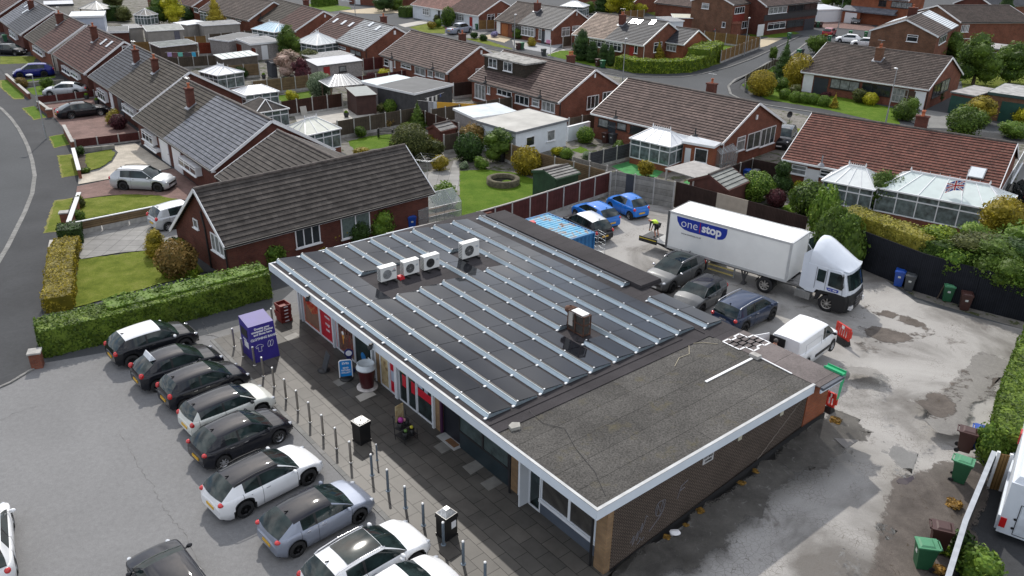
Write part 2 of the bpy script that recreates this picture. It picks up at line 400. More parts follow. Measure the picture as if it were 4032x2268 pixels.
 if P['rails']:
  for s in(-1,1):
   b=MB();y=s*(Wd/2*P['tw']-.03);pt=[(xrr+.0,y,zr(xrr)-.01),(xrr+.15,y,zr(xrr+.15)+.045),((xrr+xa)/2,y,H+.04),(xa-.12,y,zr(xa-.12)+.045),(xa+.05,y,zr(xa)-.0)]
   b.path(pt,.02,6);b.build('roof_rail',CHR if P['rails']==1 else BLK,T)
 rim=RIMS if P['rim']=='s' else RIMB
 for xw in(wb/2,-wb/2):
  for s in(-1,1):wheel(T,xw,s*(Wd/2-.115),Rw,.21,s,rim,P['sp'])
 for s in(-1,1):
  b=MB();b.ball((xf-.21,s*hw(xf-.21)*.84,zn-.075),1,8,0,(.19,.10,.075));b.build('headlight',HDL,T)
  b=MB();sx,sy,sz=P['tl'];b.ball((xr+.095,s*(hw(xr+.12)-.085),zb+P['tz']-.02),1,8,0,(.12,.11,min(.14,sz*.9)));b.build('tail_light',REDL,T)
  b=MB();ym=s*(hw(xc-.2)+.10);b.ball((xc-.27,ym,zc+.06),1,6,0,(.08,.11,.075));b.bar((xc-.25,s*hw(xc-.2)*.93,zc+.01),(xc-.26,ym,zc+.03),.05,.03);b.build('door_mirror',P.get('mir')or pm,T)
  if P['det']:
   for xd in((xc+xb_)/2+P['bp']+.12,xb_+P['cp']+.1):
    if xd<bp+.6 and P['glasso']is not None and xd<P['glasso']:continue
    b=MB();z=zt(xd)-.14;b.box(xd-.0,s*(hw(xd)*.985)-.012,z-.014,xd+.17,s*hw(xd)*.985+.018*(1 if s>0 else.3),z+.014);b.build('door_handle',pm if P.get('hp')else CHR,T)
 b=MB();b.box(xr-.03,-.26,zb-.52,xr+.03,.26,zb-.41);b.build('number_plate',YPL,T)
 b=MB();b.box(xf-.05,-.26,.34,xf+.02,.26,.45);b.build('number_plate',WPL,T)
 b=MB();b.box(xf-.10,-Wd*.30,zn-.30,xf+.012,Wd*.30,zn-.16,0,.0);b.box(xf-.10,-Wd*.33,.22,xf+.012,Wd*.33,.33);b.build('grille',BLK,T)
 return T
 # ------------------ ground sheets
M_ROAD=asphalt('road_asphalt',(.075,.079,.083),.12,.16,.12)
M_PAVE=asphalt('footpath_asphalt',(.055,.057,.06),.15,.2,.3)
M_PARK=asphalt('car_park_asphalt',(.195,.195,.195),.08,.22,.18,dark=(.135,.133,.13),cover=.70)
M_KERB=bricky('kerb_stones',(.25,.245,.235),(.20,.2,.19),(.1,.1,.09),.9,.4,.012,off=0)
M_GARD=asphalt('patio_and_soil',(.16,.15,.135),.4,.3,.4,dark=(.055,.065,.025),cover=.52)
M_LAWN=grassy('lawn_grass',(.065,.095,.008),(.13,.16,.02),(.20,.21,.05),.8)
M_LAWN2=grassy('bright_lawn_grass',(.055,.11,.006),(.085,.15,.012),(.13,.18,.025),.8)
M_DRY=grassy('dry_verge_grass',(.12,.15,.02),(.2,.2,.06),(.3,.24,.1),.8)
M_TURF=plain('green_patio_turf',(.045,.22,.06),.9,var=.3,scale=1.2)
M_BLKP=bricky('red_block_paving',(.24,.15,.13),(.19,.125,.11),(.11,.08,.07),.2,.1,.006)
M_CREAM=bricky('cream_block_paving',(.50,.45,.38),(.46,.42,.35),(.36,.33,.28),.2,.2,.006)
M_SLAB=bricky('grey_paving_slabs',(.30,.295,.28),(.24,.235,.225),(.09,.09,.085),.9,.9,.014,off=0,var=.25)
M_GRAV=plain('pale_gravel',(.42,.35,.24),.9,var=.3,scale=9,bmp=.5)
M_CONCP=plain('concrete_paving',(.40,.38,.34),.9,var=.15,scale=.8)
M_SOIL=plain('soil',(.06,.045,.032),.95,var=.4,scale=3,bmp=.6)
def hz(x,y):
 p=Vector((x,y,0))-CN;w_=p.dot(W);u_=p.dot(U)
 if w_<=0 or u_>12:return 0
 return.083*min(w_,13.2)*(smooth01((u_+7.5)/7)if u_<0 else 1)*smooth01((24-w_)/10)*(smooth01((12-u_)/9)if u_>3 else 1)
def gh(q,dz=0.0):
 z=dz
 for _ in range(6):p=g(q,z);z=hz(p.x,p.y)+dz
 return p
def soften(m):
 nt=m.node_tree;b=nt.nodes['Principled BSDF']
 if b.inputs['Alpha'].links or 'puddle' in m.name:return
 a=nt.nodes.new('ShaderNodeAttribute');a.attribute_name='edge';n=noise(nt,1.6,7,.7);s=nt.nodes.new('ShaderNodeMath');s.operation='MULTIPLY_ADD';s.inputs[1].default_value=1.6
 nt.links.new(n,s.inputs[0]);nt.links.new(a.outputs['Fac'],s.inputs[2]);nt.links.new(ramp(nt,s.outputs[0],[(.78,(0,0,0)),(.98,(.9,.9,.9))]),b.inputs['Alpha'])
def sheet(name,mat,pts,z,cr=None,lab=None,hug=False):
 if hug:
  P_=[gh((*(cr or()),*p))if cr else(gh(p)if len(p)==4 else Vector(p))for p in pts]
  bm=bmesh.new();bm.faces.new([bm.verts.new((p[0],p[1],0))for p in P_]);bmesh.ops.triangulate(bm,faces=bm.faces[:])
  for _ in range(9):
   el=[e for e in bm.edges if e.calc_length()>(1.1 if(hz(*e.verts[0].co.xy)+hz(*e.verts[1].co.xy))>0 else(6 if name=='yard' else.9))]
   if not el:break
   bmesh.ops.subdivide_edges(bm,edges=el,cuts=1);bmesh.ops.triangulate(bm,faces=[f for f in bm.faces if len(f.verts)>3])
  bmesh.ops.recalc_face_normals(bm,faces=bm.faces[:])
  if sum(f.normal.z for f in bm.faces)<0:bmesh.ops.reverse_faces(bm,faces=bm.faces[:])
  for v in bm.verts:v.co.z=hz(v.co.x,v.co.y)+z
  at=[0.0 if v.is_boundary else 1.0 for v in bm.verts]
  me=bpy.data.meshes.new(name);bm.to_mesh(me);bm.free();me.materials.append(mat)
  if name!='yard':me.attributes.new('edge','FLOAT','POINT').data.foreach_set('value',at);soften(mat);me.polygons.foreach_set('use_smooth',[True]*len(me.polygons));o=bpy.data.objects.new(name,me);COL.objects.link(o);return struct(o)
 b=MB();P_=[g((*(cr or()),*p))if cr else(g(p)if len(p)==4 else p)for p in pts]
 if name in('lawn','grass_verge','soil_bed','gravel_garden','far_lawns'):
  rr=random.Random(len(P_)*7+int(abs(P_[0][0])*10));q_=[]
  for a_,b_ in zip(P_,P_[1:]+P_[:1]):
   n_=max(1,min(60,int((b_-a_).length/.3)));d_=(b_-a_).normalized();e_=Vector((-d_.y,d_.x,0));q_+=[a_.lerp(b_,i/n_)+e_*rr.gauss(0,.045)*(i>0)for i in range(n_)]
  P_=q_
 P_=[(p[0],p[1],z)for p in P_];a=sum(P_[i][0]*P_[(i+1)%len(P_)][1]-P_[(i+1)%len(P_)][0]*P_[i][1]for i in range(len(P_)))
 if a<0:P_=P_[::-1]
 b.poly(P_);return struct(b.build(name,mat))
def strip(name,mat,pts,wd,z,cr=None,zb=None):
 P_=[g((*(cr or()),*p))if cr else(g(p)if len(p)==4 else Vector(p))for p in pts];l,r=[],[]
 for i,p in enumerate(P_):
  d=(P_[min(i+1,len(P_)-1)]-P_[max(i-1,0)]);d.z=0;d.normalize();n=Vector((-d.y,d.x,0))*wd/2
  l.append(p+n);r.append(p-n)
 b=MB();n=len(P_);v=[(p.x,p.y,z)for p in l+r]+([(p.x,p.y,zb)for p in l+r]if zb is not None else[])
 f=[(i,n+i,n+i+1,i+1)for i in range(n-1)]
 if zb is not None:f+=[(i+1,2*n+i+1,2*n+i,i)for i in range(n-1)]+[(n+i,3*n+i,3*n+i+1,n+i+1)for i in range(n-1)]
 b.add(v,f);return struct(b.build(name,mat))
_b=MB();_b.add([(-420,-60,0),(420,-60,0),(420,620,0),(-420,620,0)],[(0,1,2,3)]);struct(_b.build('ground',M_ROAD))
sheet('garden_ground',M_GARD,[(1,1,1400,900),(2,1,990,560),(2,1,1640,640),(3,1,380,900),(3,2,1500,100),(3,2,2576,420),(3,1,3300,1000),(3,0,3300,1300),(3,0,2380,1440),(3,0,480,1180),(2,0,2490,1060),(2,0,1180,800),(1,0,2260,480),(1,0,1390,265),(1,0,690,120),(1,0,200,20),(0,-1,2300,1350),(0,-1,600,1200),(0,0,560,110),(0,0,1900,740),(1,0,150,1200),(1,1,900,100)],.006)
sheet('far_lawns',M_LAWN,[(2,0,700,-60),(2,0,1300,110),(2,0,1500,180),(2,0,2230,260),(2,0,2200,-100)],.006)
sheet('far_field',M_LAWN2,[(3,0,2150,-120),(3,0,2150,250),(3,0,3200,600),(3,0,3600,-200),(3,-1,1200,1100)],.008)
sheet('garden_ground',M_LAWN,[(3,0,1350,480),(3,0,1900,560),(3,0,1960,900),(3,0,2700,1300),(3,0,3300,900),(3,0,2600,200),(3,0,2100,200),(3,0,1800,400)],.010)
KP=[(0,0,-700,560),(0,0,-300,860),(0,0,20,1100),(0,0,110,1190),(0,0,190,1300),(0,0,250,1410),(0,1,285,40),(0,1,325,170),(0,1,350,320),(0,1,325,500),(0,1,250,690),(0,1,165,860),(0,1,75,1040),(0,1,-40,1230),(0,2,-200,60),(0,2,-700,800)]
sheet('pavement',M_PAVE,KP+[(0,2,-500,1250),(0,2,0,1008),(0,2,110,960),(0,2,220,890),(0,2,330,820),(0,2,420,780),(0,2,430,240),(0,1,560,1060),(0,1,690,760),(0,1,780,400),(0,0,740,1430),(0,0,330,1000),(0,0,60,760),(0,0,-700,200)],.03)
strip('kerb',M_KERB,KP,.30,.036,zb=0)
strip('kerb',M_KERB,[(0,2,-400,1170),(0,2,0,1004),(0,2,110,956),(0,2,220,888),(0,2,340,818)],.14,.075,zb=0)
for pts in([(0,810),(60,805),(250,930),(240,1000),(140,1003),(0,880)],[(220,1092),(340,1070),(470,1185),(340,1212)],[(490,1380),(640,1352),(700,1460),(545,1495)]):
 sheet('grass_verge',M_DRY,pts,.042,(0,0));
 c_=(sum(p[0]for p in pts)/len(pts),sum(p[1]for p in pts)/len(pts));sheet('grass_verge',M_LAWN2,[(c_[0]+(p[0]-c_[0])*.9+6,c_[1]+(p[1]-c_[1])*.92-3)for p in pts],.046,(0,0))
for pts in([(572,120),(718,105),(795,318),(620,346)],[(545,575),(735,543),(625,880),(433,905)]):
 sheet('grass_verge',M_DRY,pts,.042,(0,1));
 c_=(sum(p[0]for p in pts)/4,sum(p[1]for p in pts)/4);sheet('grass_verge',M_LAWN,[(c_[0]+(p[0]-c_[0])*.88+12,c_[1]+(p[1]-c_[1])*.93)for p in pts],.046,(0,1))
sheet('concrete_slab',M_CONCP,[(500,970),(608,962),(628,1035),(480,1055)],.036,(0,1))
sheet('front_gardens',M_PAVE,[(0,0,-400,300),(0,0,60,760),(0,0,330,1000),(0,0,740,1430),(0,1,2030,420),(0,1,2120,270),(0,0,900,800),(0,0,5,230),(0,0,-300,50)],.05)
sheet('lawn',M_LAWN2,[(130,830),(550,768),(560,785),(200,840)],.056,(0,0))
sheet('lawn',M_LAWN2,[(270,900),(420,860),(720,850),(650,900),(440,960),(330,955)],.056,(0,0))
sheet('lawn',M_LAWN,[(0,570),(380,570),(330,640),(0,650)],.056,(0,0))
sheet('driveway',M_BLKP,[(0,0,400,1040),(0,0,940,985),(0,0,1060,1080),(0,0,1390,1330),(0,0,750,1420),(0,0,560,1200)],.056)
sheet('driveway',M_CREAM,[(790,412),(793,322),(1000,272),(1130,190),(1190,90),(1120,25),(1360,-5),(1725,245),(1620,272),(1130,352)],.058,(0,1))
sheet('lawn',M_LAWN,[(860,108),(1120,58),(1165,90),(1130,165),(1010,243),(890,275),(865,200)],.060,(0,1))
sheet('soil_bed',M_SOIL,[(770,90),(860,108),(865,200),(890,275),(820,300)],.059,(0,1))
sheet('driveway',M_BLKP,[(778,432),(1130,358),(1620,278),(1745,252),(2010,440),(1890,570),(1600,545),(1400,512),(1100,522),(830,558),(770,490)],.060,(0,1))
sheet('lawn',M_LAWN,[(820,562),(1250,512),(1600,524),(1800,566),(1550,630),(800,775),(720,795),(780,570)],.062,(0,1))
sheet('driveway',M_SLAB,[(700,820),(1550,770),(1990,760),(2010,1060),(1700,1060),(1540,1072),(1200,1102),(820,1165),(640,1000)],.062,(0,1))
sheet('lawn',M_LAWN,[(0,1,800,1168),(0,1,1540,1074),(0,1,1720,1100),(0,1,1960,1150),(0,1,2080,1290),(0,1,1300,1500),(0,2,640,240),(0,2,730,80)],.064)
sheet('pavement',M_PAVE,[(1880,1010),(1990,990),(2260,1280),(2060,1300),(1900,1100)],.066,(0,1))
sheet('car_park',M_PARK,[(0,2,-1800,1700),(0,2,-400,1180),(0,2,0,1012),(0,2,220,896),(0,2,340,825),(0,2,420,760),(0,2,2040,480),(0,2,2576,360),(1,2,420,-20),(1,2,900,500),(2,3,1000,1700),(1,3,600,3200),(0,3,-2500,3200)],.008)
def tile_rot(name,mat,u0,u1,w0,w1,z0,z1):
 b=MB();b.box(0,0,0,u1-u0,w1-w0,z1-z0);o=b.build(name,mat);o.location=uw(u0,w1,z0);o.rotation_euler=(0,0,atan2(U.y,U.x));return struct(o)
M_FLAG=bricky('forecourt_slabs',(.105,.097,.086),(.078,.074,.067),(.018,.017,.015),.92,.62,.012,off=.5,var=.32,stain=.6,rough=.42,bmp=.4)
def _box_uw(name,mat,u0,u1,w0,w1,z0,z1,parent=None,mi=0):
 b=MB();a_=[uw(u0,w0),uw(u1,w0),uw(u1,w1),uw(u0,w1)];b.prism([(p.x,p.y)for p in a_],z0,z1);return b.build(name,mat,parent)
tile_rot('forecourt',M_FLAG,-14,24.4,-3.52,1.25,0,.03)
tile_rot('kerb',M_KERB,-14,24.4,-3.72,-3.52,0,.034)
sheet('footpath',asphalt('wet_path_asphalt',(.11,.11,.11),.25,.2,.5,rough=.5),[(0,2,2060,480),(0,2,2576,330),(1,2,180,170),(1,2,440,150),(1,2,480,330),(1,2,190,400),(0,2,2480,600),(0,2,2140,480)],.026)
for q in([(1000,1098),(1150,1030),(1212,1078),(1050,1152)],):sheet('pale_slab',M_CONCP,q,.034,(1,2))
for q in([(1785,152),(1925,75),(2020,148),(1870,225)],[(2075,355),(2210,288),(2300,352),(2160,438)],[(2255,522),(2395,450),(2482,520),(2340,600)]):sheet('pale_slab',plain('worn_slab',(.17,.165,.15),.6,var=.2),q,.034,(1,3))
for q in([(770,950),(900,890),(975,925),(830,998)],[(280,500),(400,452),(440,480),(330,540)]):sheet('pale_slab',MT['worn_slab'],q,.034,(1,2))
def yard_mat():
 m,nt,b=_new('broken_yard_asphalt');b.inputs['Roughness'].default_value=.88;b.inputs['Specular IOR Level'].default_value=.25
 n1=noise(nt,.17,6,.6,dist=.8);f=noise(nt,24,4,.8)
 base=ramp(nt,n1,[(.34,(.15,.14,.128)),(.43,(.24,.23,.215)),(.50,(.33,.318,.30)),(.62,(.38,.367,.347))])
 t=nt.nodes.new('ShaderNodeTexCoord');wv=nt.nodes.new('ShaderNodeTexVoronoi');wv.feature='DISTANCE_TO_EDGE';wv.inputs['Scale'].default_value=5.5
 dn=nt.nodes.new('ShaderNodeTexNoise');dn.inputs['Scale'].default_value=2.5;nt.links.new(t.outputs['Object'],dn.inputs['Vector'])
 ad=nt.nodes.new('ShaderNodeMix');ad.data_type='RGBA';ad.inputs[0].default_value=.12;nt.links.new(t.outputs['Object'],ad.inputs[6]);nt.links.new(dn.outputs[1],ad.inputs[7])
 nt.links.new(ad.outputs[2],wv.inputs['Vector'])
 ck=ramp(nt,wv.outputs[0],[(.008,(.9,.9,.9)),(.035,(0,0,0))])
 n2=noise(nt,.22,5,.6,dist=1.2);mk=ramp(nt,n2,[(.50,(0,0,0)),(.56,(1,1,1))])
 m1=mixc(nt,1.0,ck,mk,'MULTIPLY');c=mixc(nt,m1,base,(.15,.135,.12))
 n3=noise(nt,.33,8,.72,dist=.6);m3=ramp(nt,n3,[(.60,(0,0,0)),(.68,(.8,.8,.8))]);c=mixc(nt,m3,c,(.115,.10,.088))
 s=ramp(nt,f,[(.25,(.75,)*3),(.75,(1.2,)*3)]);c=mixc(nt,1.0,c,s,'MULTIPLY')
 nt.links.new(c,b.inputs['Base Color']);bump(nt,b,f,.5,.02);return m
M_YARD=yard_mat()
sheet('yard',M_YARD,[(2,0,900,1449),(2,1,0,700),(2,1,1000,480),(2,1,1640,600),(3,1,400,800),(3,2,1500,150),(3,2,2576,420),(3,2,3600,700),(3,3,2100,3000),(2,3,1400,2600),(2,3,970,1449),(2,2,2000,800),(1,1,2300,800)],.004,hug=True)
M_DIRT=asphalt('brown_gravel_patch',(.125,.108,.095),.3,.4,.8,dark=(.075,.06,.045),cover=.6)
M_PATCH=asphalt('grey_asphalt_patch',(.20,.198,.19),.1,.2,.5);M_PATC3=asphalt('yard_repair_asphalt',(.20,.198,.19),.1,.2,.5);M_PAT2=asphalt('mid_asphalt_patch',(.235,.225,.21),.12,.3,.5)
def blob(name,mat,pts,z,cr,k=5,j=.09):
 P_=[Vector(gh((*cr,*p)))for p in pts];o_=[];n=len(P_);rr=random.Random(len(pts)+int(pts[0][0]))
 for i in range(n):
  p0,p1,p2,p3=P_[i-1],P_[i],P_[(i+1)%n],P_[(i+2)%n]
  for q in range(k*2):
   t=q/(k*2);v=.5*((2*p1)+(-p0+p2)*t+(2*p0-5*p1+4*p2-p3)*t*t+(-p0+3*p1-3*p2+p3)*t**3)
   v+=Vector((rr.gauss(0,j),rr.gauss(0,j),0));o_.append(v)
 return sheet(name,mat,o_,z+.01,hug=True)
blob('gravel_patch',M_DIRT,[(900,150),(1150,220),(1500,320),(1700,460),(1550,500),(1250,565),(1050,520),(900,400),(1100,380),(1400,440),(1550,440),(1350,350),(1000,240)],.010,(3,2))
blob('gravel_patch',M_DIRT,[(850,525),(1050,590),(1200,670),(1100,685),(930,610)],.010,(3,2))
blob('asphalt_patch',M_PAT2,[(720,740),(900,780),(1140,830),(1220,930),(1180,975),(1030,900),(880,890),(730,820)],.010,(3,2))
blob('asphalt_patch',M_PATC3,[(1015,880),(1100,865),(1210,930),(1180,970),(1060,945)],.014,(3,2))
blob('asphalt_patch',M_PATC3,[(1080,1060),(1150,1080),(1190,1150),(1120,1180),(1010,1150)],.014,(3,2))
blob('asphalt_patch',M_PAT2,[(2100,650),(2340,700),(2440,770),(2330,1000),(2200,1150),(2000,1200),(2040,1449),(1420,1449),(1600,1300),(1440,1120),(1600,1050),(1780,1020),(1960,800)],.010,(3,2),3,.1)
blob('gravel_patch',M_DIRT,[(1980,820),(2040,900),(1980,1080),(1860,1290),(1700,1320),(1500,1210),(1470,1140),(1700,1040),(1900,930)],.014,(3,2),3,.1)
blob('gravel_patch',M_DIRT,[(2240,880),(2340,900),(2310,1060),(2200,1150),(2130,1110),(2210,1020)],.014,(3,2))
blob('gravel_patch',M_DIRT,[(1500,400),(2200,260),(2160,900),(1850,1449),(1500,1800),(900,1800),(1000,1400),(1100,900),(1180,600),(1300,420)],.010,(3,3),3,.1)
blob('asphalt_patch',M_PATC3,[(1140,120),(1280,115),(1500,200),(1535,290),(1460,400),(1370,465),(1290,420),(1190,230)],.016,(3,3))
blob('puddle',plain('puddle_water',(.05,.035,.035),.06,var=.1,spec=.6),[(1300,480),(1400,470),(1470,440),(1440,500),(1390,535),(1310,525)],.015,(3,3),3,.02)
blob('asphalt_patch',M_PATC3,[(1100,945),(1180,935),(1265,985),(1240,1060),(1200,1075),(1110,1020)],.016,(3,3))
blob('asphalt_patch',M_PATC3,[(700,1210),(830,1200),(940,1250),(980,1340),(1050,1600),(640,1700),(660,1400)],.016,(3,3))
blob('gravel_patch',asphalt('dark_damp_asphalt',(.085,.08,.072),.35,.3,.9,dark=(.17,.165,.155),cover=.6),[(2,3,990,1500),(2,3,1700,1449),(2,3,2200,1100),(3,3,300,500),(3,3,700,250),(3,3,1000,100),(3,2,900,1330),(3,2,620,1230),(3,2,330,1449),(2,3,2000,700)],.009,(),6,.16)
strip('concrete_edge',M_CONCP,[(3,3,2140,300),(3,3,2000,700),(3,3,1870,1000),(3,3,1790,1449)],.45,.02)
FP=[(1,0,1200,250),(1,0,1900,395),(2,0,0,515),(2,0,380,605),(2,0,850,700),(2,0,1080,745),(2,0,1400,765),(2,0,1700,758),(2,0,1900,728),(2,0,2150,665),(2,0,2400,575),(2,0,2576,495),(3,0,130,430),(3,0,300,352)]
strip('pavement',M_PAVE,FP,1.9,.06,zb=0);strip('kerb',M_KERB,[(c,r,x+(8 if c<2 or x<1500 else 12),y+18)for c,r,x,y in FP],.16,.075,zb=0)
F2=[(3,0,430,400),(3,0,210,570),(3,0,0,630),(2,0,2400,740),(2,0,2250,800),(2,0,2175,870),(2,0,2200,950),(2,0,2320,1010),(3,0,0,1062),(3,0,480,1135),(3,0,900,1230),(3,0,1500,1340),(3,0,2500,1449)]
sheet('pavement',M_PAVE,F2+[(3,0,2500,1360),(3,0,1300,1260),(3,0,600,1090),(3,0,0,1015),(2,0,2400,960),(2,0,2290,890),(2,0,2300,850),(2,0,2380,790),(3,0,50,600),(3,0,300,510)],.06)
strip('kerb',M_KERB,F2,.3,.075,zb=0)
sheet('lawn',M_LAWN2,[(2,0,2310,860),(2,0,2400,800),(3,0,60,610),(3,0,330,560),(3,0,320,930),(3,0,700,975),(3,0,1250,1090),(3,0,1330,1260),(3,0,1160,1240),(3,0,600,1110),(3,0,0,1005),(2,0,2420,940)],.066)
sheet('driveway',M_CONCP,[(200,590),(420,560),(400,610),(180,615)],.07,(3,0))
sheet('driveway',M_PATCH,[(1350,1190),(1600,1110),(1830,1150),(1820,1300),(1560,1290)],.07,(3,0))
sheet('grass_verge',M_LAWN,[(170,1272),(360,1300),(330,1340),(160,1310)],.02,(3,0))
sheet('lawn',M_LAWN2,[(350,555),(480,510),(620,510),(640,560),(1000,690),(840,672)],.02,(2,0))
sheet('driveway',M_CONCP,[(370,540),(600,470),(620,500),(480,515),(350,560)],.018,(2,0))
sheet('driveway',plain('grey_patterned_paving',(.27,.28,.29),.8,var=.15,scale=1),[(110,490),(270,400),(520,440),(380,540)],.016,(2,0))
sheet('gravel_garden',plain('pale_grey_gravel',(.3,.3,.28),.9,var=.3,scale=6),[(0,400),(100,395),(270,430),(110,490),(20,480)],.014,(2,0))
sheet('garden_ground',M_LAWN,[(2,0,650,400),(2,0,1500,500),(2,0,2050,480),(2,0,2480,360),(2,0,2100,640),(2,0,1900,690),(2,0,1060,700),(2,0,700,640)],.010)
sheet('lawn',M_LAWN2,[(1990,435),(2200,470),(2130,500),(1980,490)],.02,(2,0))
sheet('grass_verge',M_LAWN,[(1,0,2100,390),(1,0,2260,385),(2,0,0,490),(2,0,0,512)],.02)
sheet('lawn',M_LAWN,[(1,0,1540,275),(1,0,1740,235),(1,0,1900,270),(1,0,1900,340),(1,0,1700,330)],.02)
sheet('driveway',M_CONCP,[(1,0,1430,250),(1,0,1700,200),(1,0,1770,225),(1,0,1500,275)],.02)
sheet('driveway',M_PATCH,[(1,0,1870,350),(1,0,2150,260),(1,0,2340,320),(1,0,2200,390)],.018)
sheet('gravel_garden',M_GRAV,[(1,0,2240,370),(1,0,2420,335),(1,0,2570,390),(1,0,2500,430)],.018)
sheet('gravel_garden',M_GRAV,[(1,0,840,110),(1,0,1180,80),(1,0,1500,90),(1,0,1520,125),(1,0,1280,140),(1,0,1000,135)],.02)
sheet('lawn',M_LAWN2,[(1,0,480,50),(1,0,600,30),(1,0,940,70),(1,0,960,90),(1,0,740,120)],.02)
sheet('lawn',M_LAWN,[(1,0,1300,20),(1,0,1650,-10),(1,0,1640,90),(1,0,1430,85)],.018)
sheet('driveway',M_BLKP,[(3,0,700,280),(3,0,740,210),(3,0,990,225),(3,0,1080,280),(3,0,1000,310)],.02)
sheet('driveway',M_BLKP,[(3,0,450,275),(3,0,520,215),(3,0,740,215),(3,0,690,285)],.022)
sheet('pavement',M_PAVE,[(3,0,0,200),(3,0,480,275),(3,0,1050,320),(3,0,1050,300),(3,0,690,270),(3,0,0,180)],.016)
sheet('lawn',M_LAWN2,[(3,0,0,300),(3,0,230,310),(3,0,320,335),(3,0,200,370),(3,0,0,385)],.024)
sheet('lawn',M_LAWN2,[(3,0,750,380),(3,0,900,370),(3,0,1010,380),(3,0,1000,420),(3,0,770,400)],.024)
sheet('driveway',M_GRAV,[(2,0,2490,400),(2,0,2576,380),(3,0,170,390),(3,0,0,460),(2,0,2500,480)],.03)
sheet('lawn',M_LAWN2,[(2,0,2330,310),(2,0,2576,270),(2,0,2576,370),(2,0,2400,365)],.02)
sheet('lawn',M_LAWN2,[(1,0,930,1420),(1,0,1140,1370),(1,0,1470,1340),(1,0,1400,1449),(1,1,1260,45),(1,1,1000,70),(1,1,940,10)],.012)
sheet('lawn',M_LAWN2,[(1,1,2050,270),(1,1,2290,255),(2,1,0,285),(2,1,290,375),(2,1,290,490),(2,1,0,600),(1,1,2040,740),(1,1,1930,700),(1,1,2050,560),(1,1,2050,440)],.014)
sheet('patio',M_SLAB,[(1,1,1590,290),(1,1,1950,265),(1,1,1990,165),(1,1,2040,170),(1,1,2050,470),(1,1,1800,480),(1,1,1690,400)],.012)
sheet('artificial_turf',M_TURF,[(2,1,1000,225),(2,1,1230,160),(2,1,1560,245),(2,1,1450,340),(2,1,1150,300)],.012)
sheet('artificial_turf',M_TURF,[(2,1,1720,390),(2,1,1850,330),(2,1,2050,330),(2,1,1850,420)],.012)
sheet('lawn',M_LAWN2,[(2,1,595,60),(2,1,690,25),(2,1,790,70),(2,1,690,95)],.012)
sheet('lawn',M_LAWN2,[(1,0,150,975),(1,0,550,915),(1,0,575,990),(1,0,250,1030)],.012)
sheet('patio',M_CONCP,[(1,0,380,1150),(1,0,900,1090),(1,0,1200,1150),(1,0,850,1230),(1,0,430,1270)],.010)
sheet('lawn',M_LAWN2,[(3,1,120,640),(3,1,260,580),(3,1,300,680),(3,1,240,700)],.012)
sheet('patio',M_PAVE,[(3,3,2160,300),(3,3,2900,-100),(3,3,3300,1800),(3,3,1850,1600),(3,3,1990,900)],.018)
sheet('driveway',M_PATCH,[(3,1,2450,560),(3,1,2540,220),(3,1,2900,300),(3,1,2900,900),(3,1,2576,700)],.012)
# ------------------ building materials
BR1=bricky('red_brick',(.23,.075,.045),(.16,.052,.034),(.17,.12,.09));BR2=bricky('dark_red_brick',(.14,.045,.032),(.10,.033,.026),(.10,.07,.055))
BR3=bricky('orange_brick',(.33,.10,.045),(.25,.075,.04),(.2,.13,.09));BR4=bricky('brown_brick',(.20,.095,.055),(.14,.07,.045),(.16,.12,.09))
DASH=plain('pebbledash',(.26,.24,.23),.9,var=.25,scale=6,bmp=.5);CREAMW=plain('cream_render',(.62,.58,.50),.8,var=.08);WREND=plain('white_render',(.66,.70,.74),.7,var=.06)
RT=dict(brown=tiles('roof_brown_tiles',(0.147,0.105,0.092),(0.119,0.084,0.076),(0.073,0.052,0.046),.3,.32),dark=tiles('roof_dark_tiles',(.078,.069,.062),(.068,.060,.054),(0.040,0.037,0.035),.38,.36,False,ms=.012),mossy=tiles('roof_mossy_tiles',(0.115,0.089,0.078),(0.088,0.068,0.061),(0.058,0.044,0.039),.3,.32,moss=(.15,.135,.115),var=.4),mossy2=tiles('roof_grey_mossy_tiles',(0.078,0.068,0.058),(0.068,0.058,0.049),(0.039,0.034,0.029),.36,.34,moss=(.088,.083,.06),var=.35),redp=tiles('roof_red_pantiles',(.165,.066,.050),(.13,.052,.042),(0.104,0.035,0.025),.3,.3,moss=(.22,.13,.10)),redb=tiles('roof_redbrown_tiles',(0.106,0.056,0.048),(0.090,0.048,0.041),(0.053,0.028,0.024),.3,.33),slate=tiles('roof_grey_slates',(0.144,0.152,0.175),(0.125,0.134,0.155),(0.072,0.076,0.087),.36,.34,False,ms=.010,var=.15,rough=.5),sdark=tiles('roof_dark_slates',(0.060,0.065,0.075),(0.053,0.056,0.065),(0.030,0.033,0.037),.36,.34,False,ms=.012,var=.15,rough=.55),cream=tiles('roof_pinkish_tiles',(0.413,0.325,0.263),(0.350,0.275,0.225),(0.206,0.163,0.132),.3,.32),pink=tiles('roof_pale_red_tiles',(0.288,0.150,0.125),(0.250,0.131,0.112),(0.144,0.075,0.062),.3,.32),silver=tiles('roof_pale_slates',(0.260,0.280,0.299),(0.234,0.254,0.273),(0.130,0.140,0.149),.36,.34,False,ms=.010,var=.12,rough=.5))
TSHADE=plain('tile_course_shade',(.022,.018,.016),.9,var=.3)  # dark riser colour paints the shade line below each tile course
RIDGE=plain('ridge_tiles',(.075,.062,.055),.8,var=.5,scale=3);LEAD=plain('lead_flashing',(.22,.23,.25),.5,.3,var=.2)
POT=plain('terracotta_pot',(.42,.12,.05),.7);FLATR=plain('grey_felt_roof',(.20,.205,.21),.8,var=.25,scale=.8,bmp=.3);FLATD=plain('dark_felt_roof',(.07,.075,.08),.75,var=.2,scale=.8)
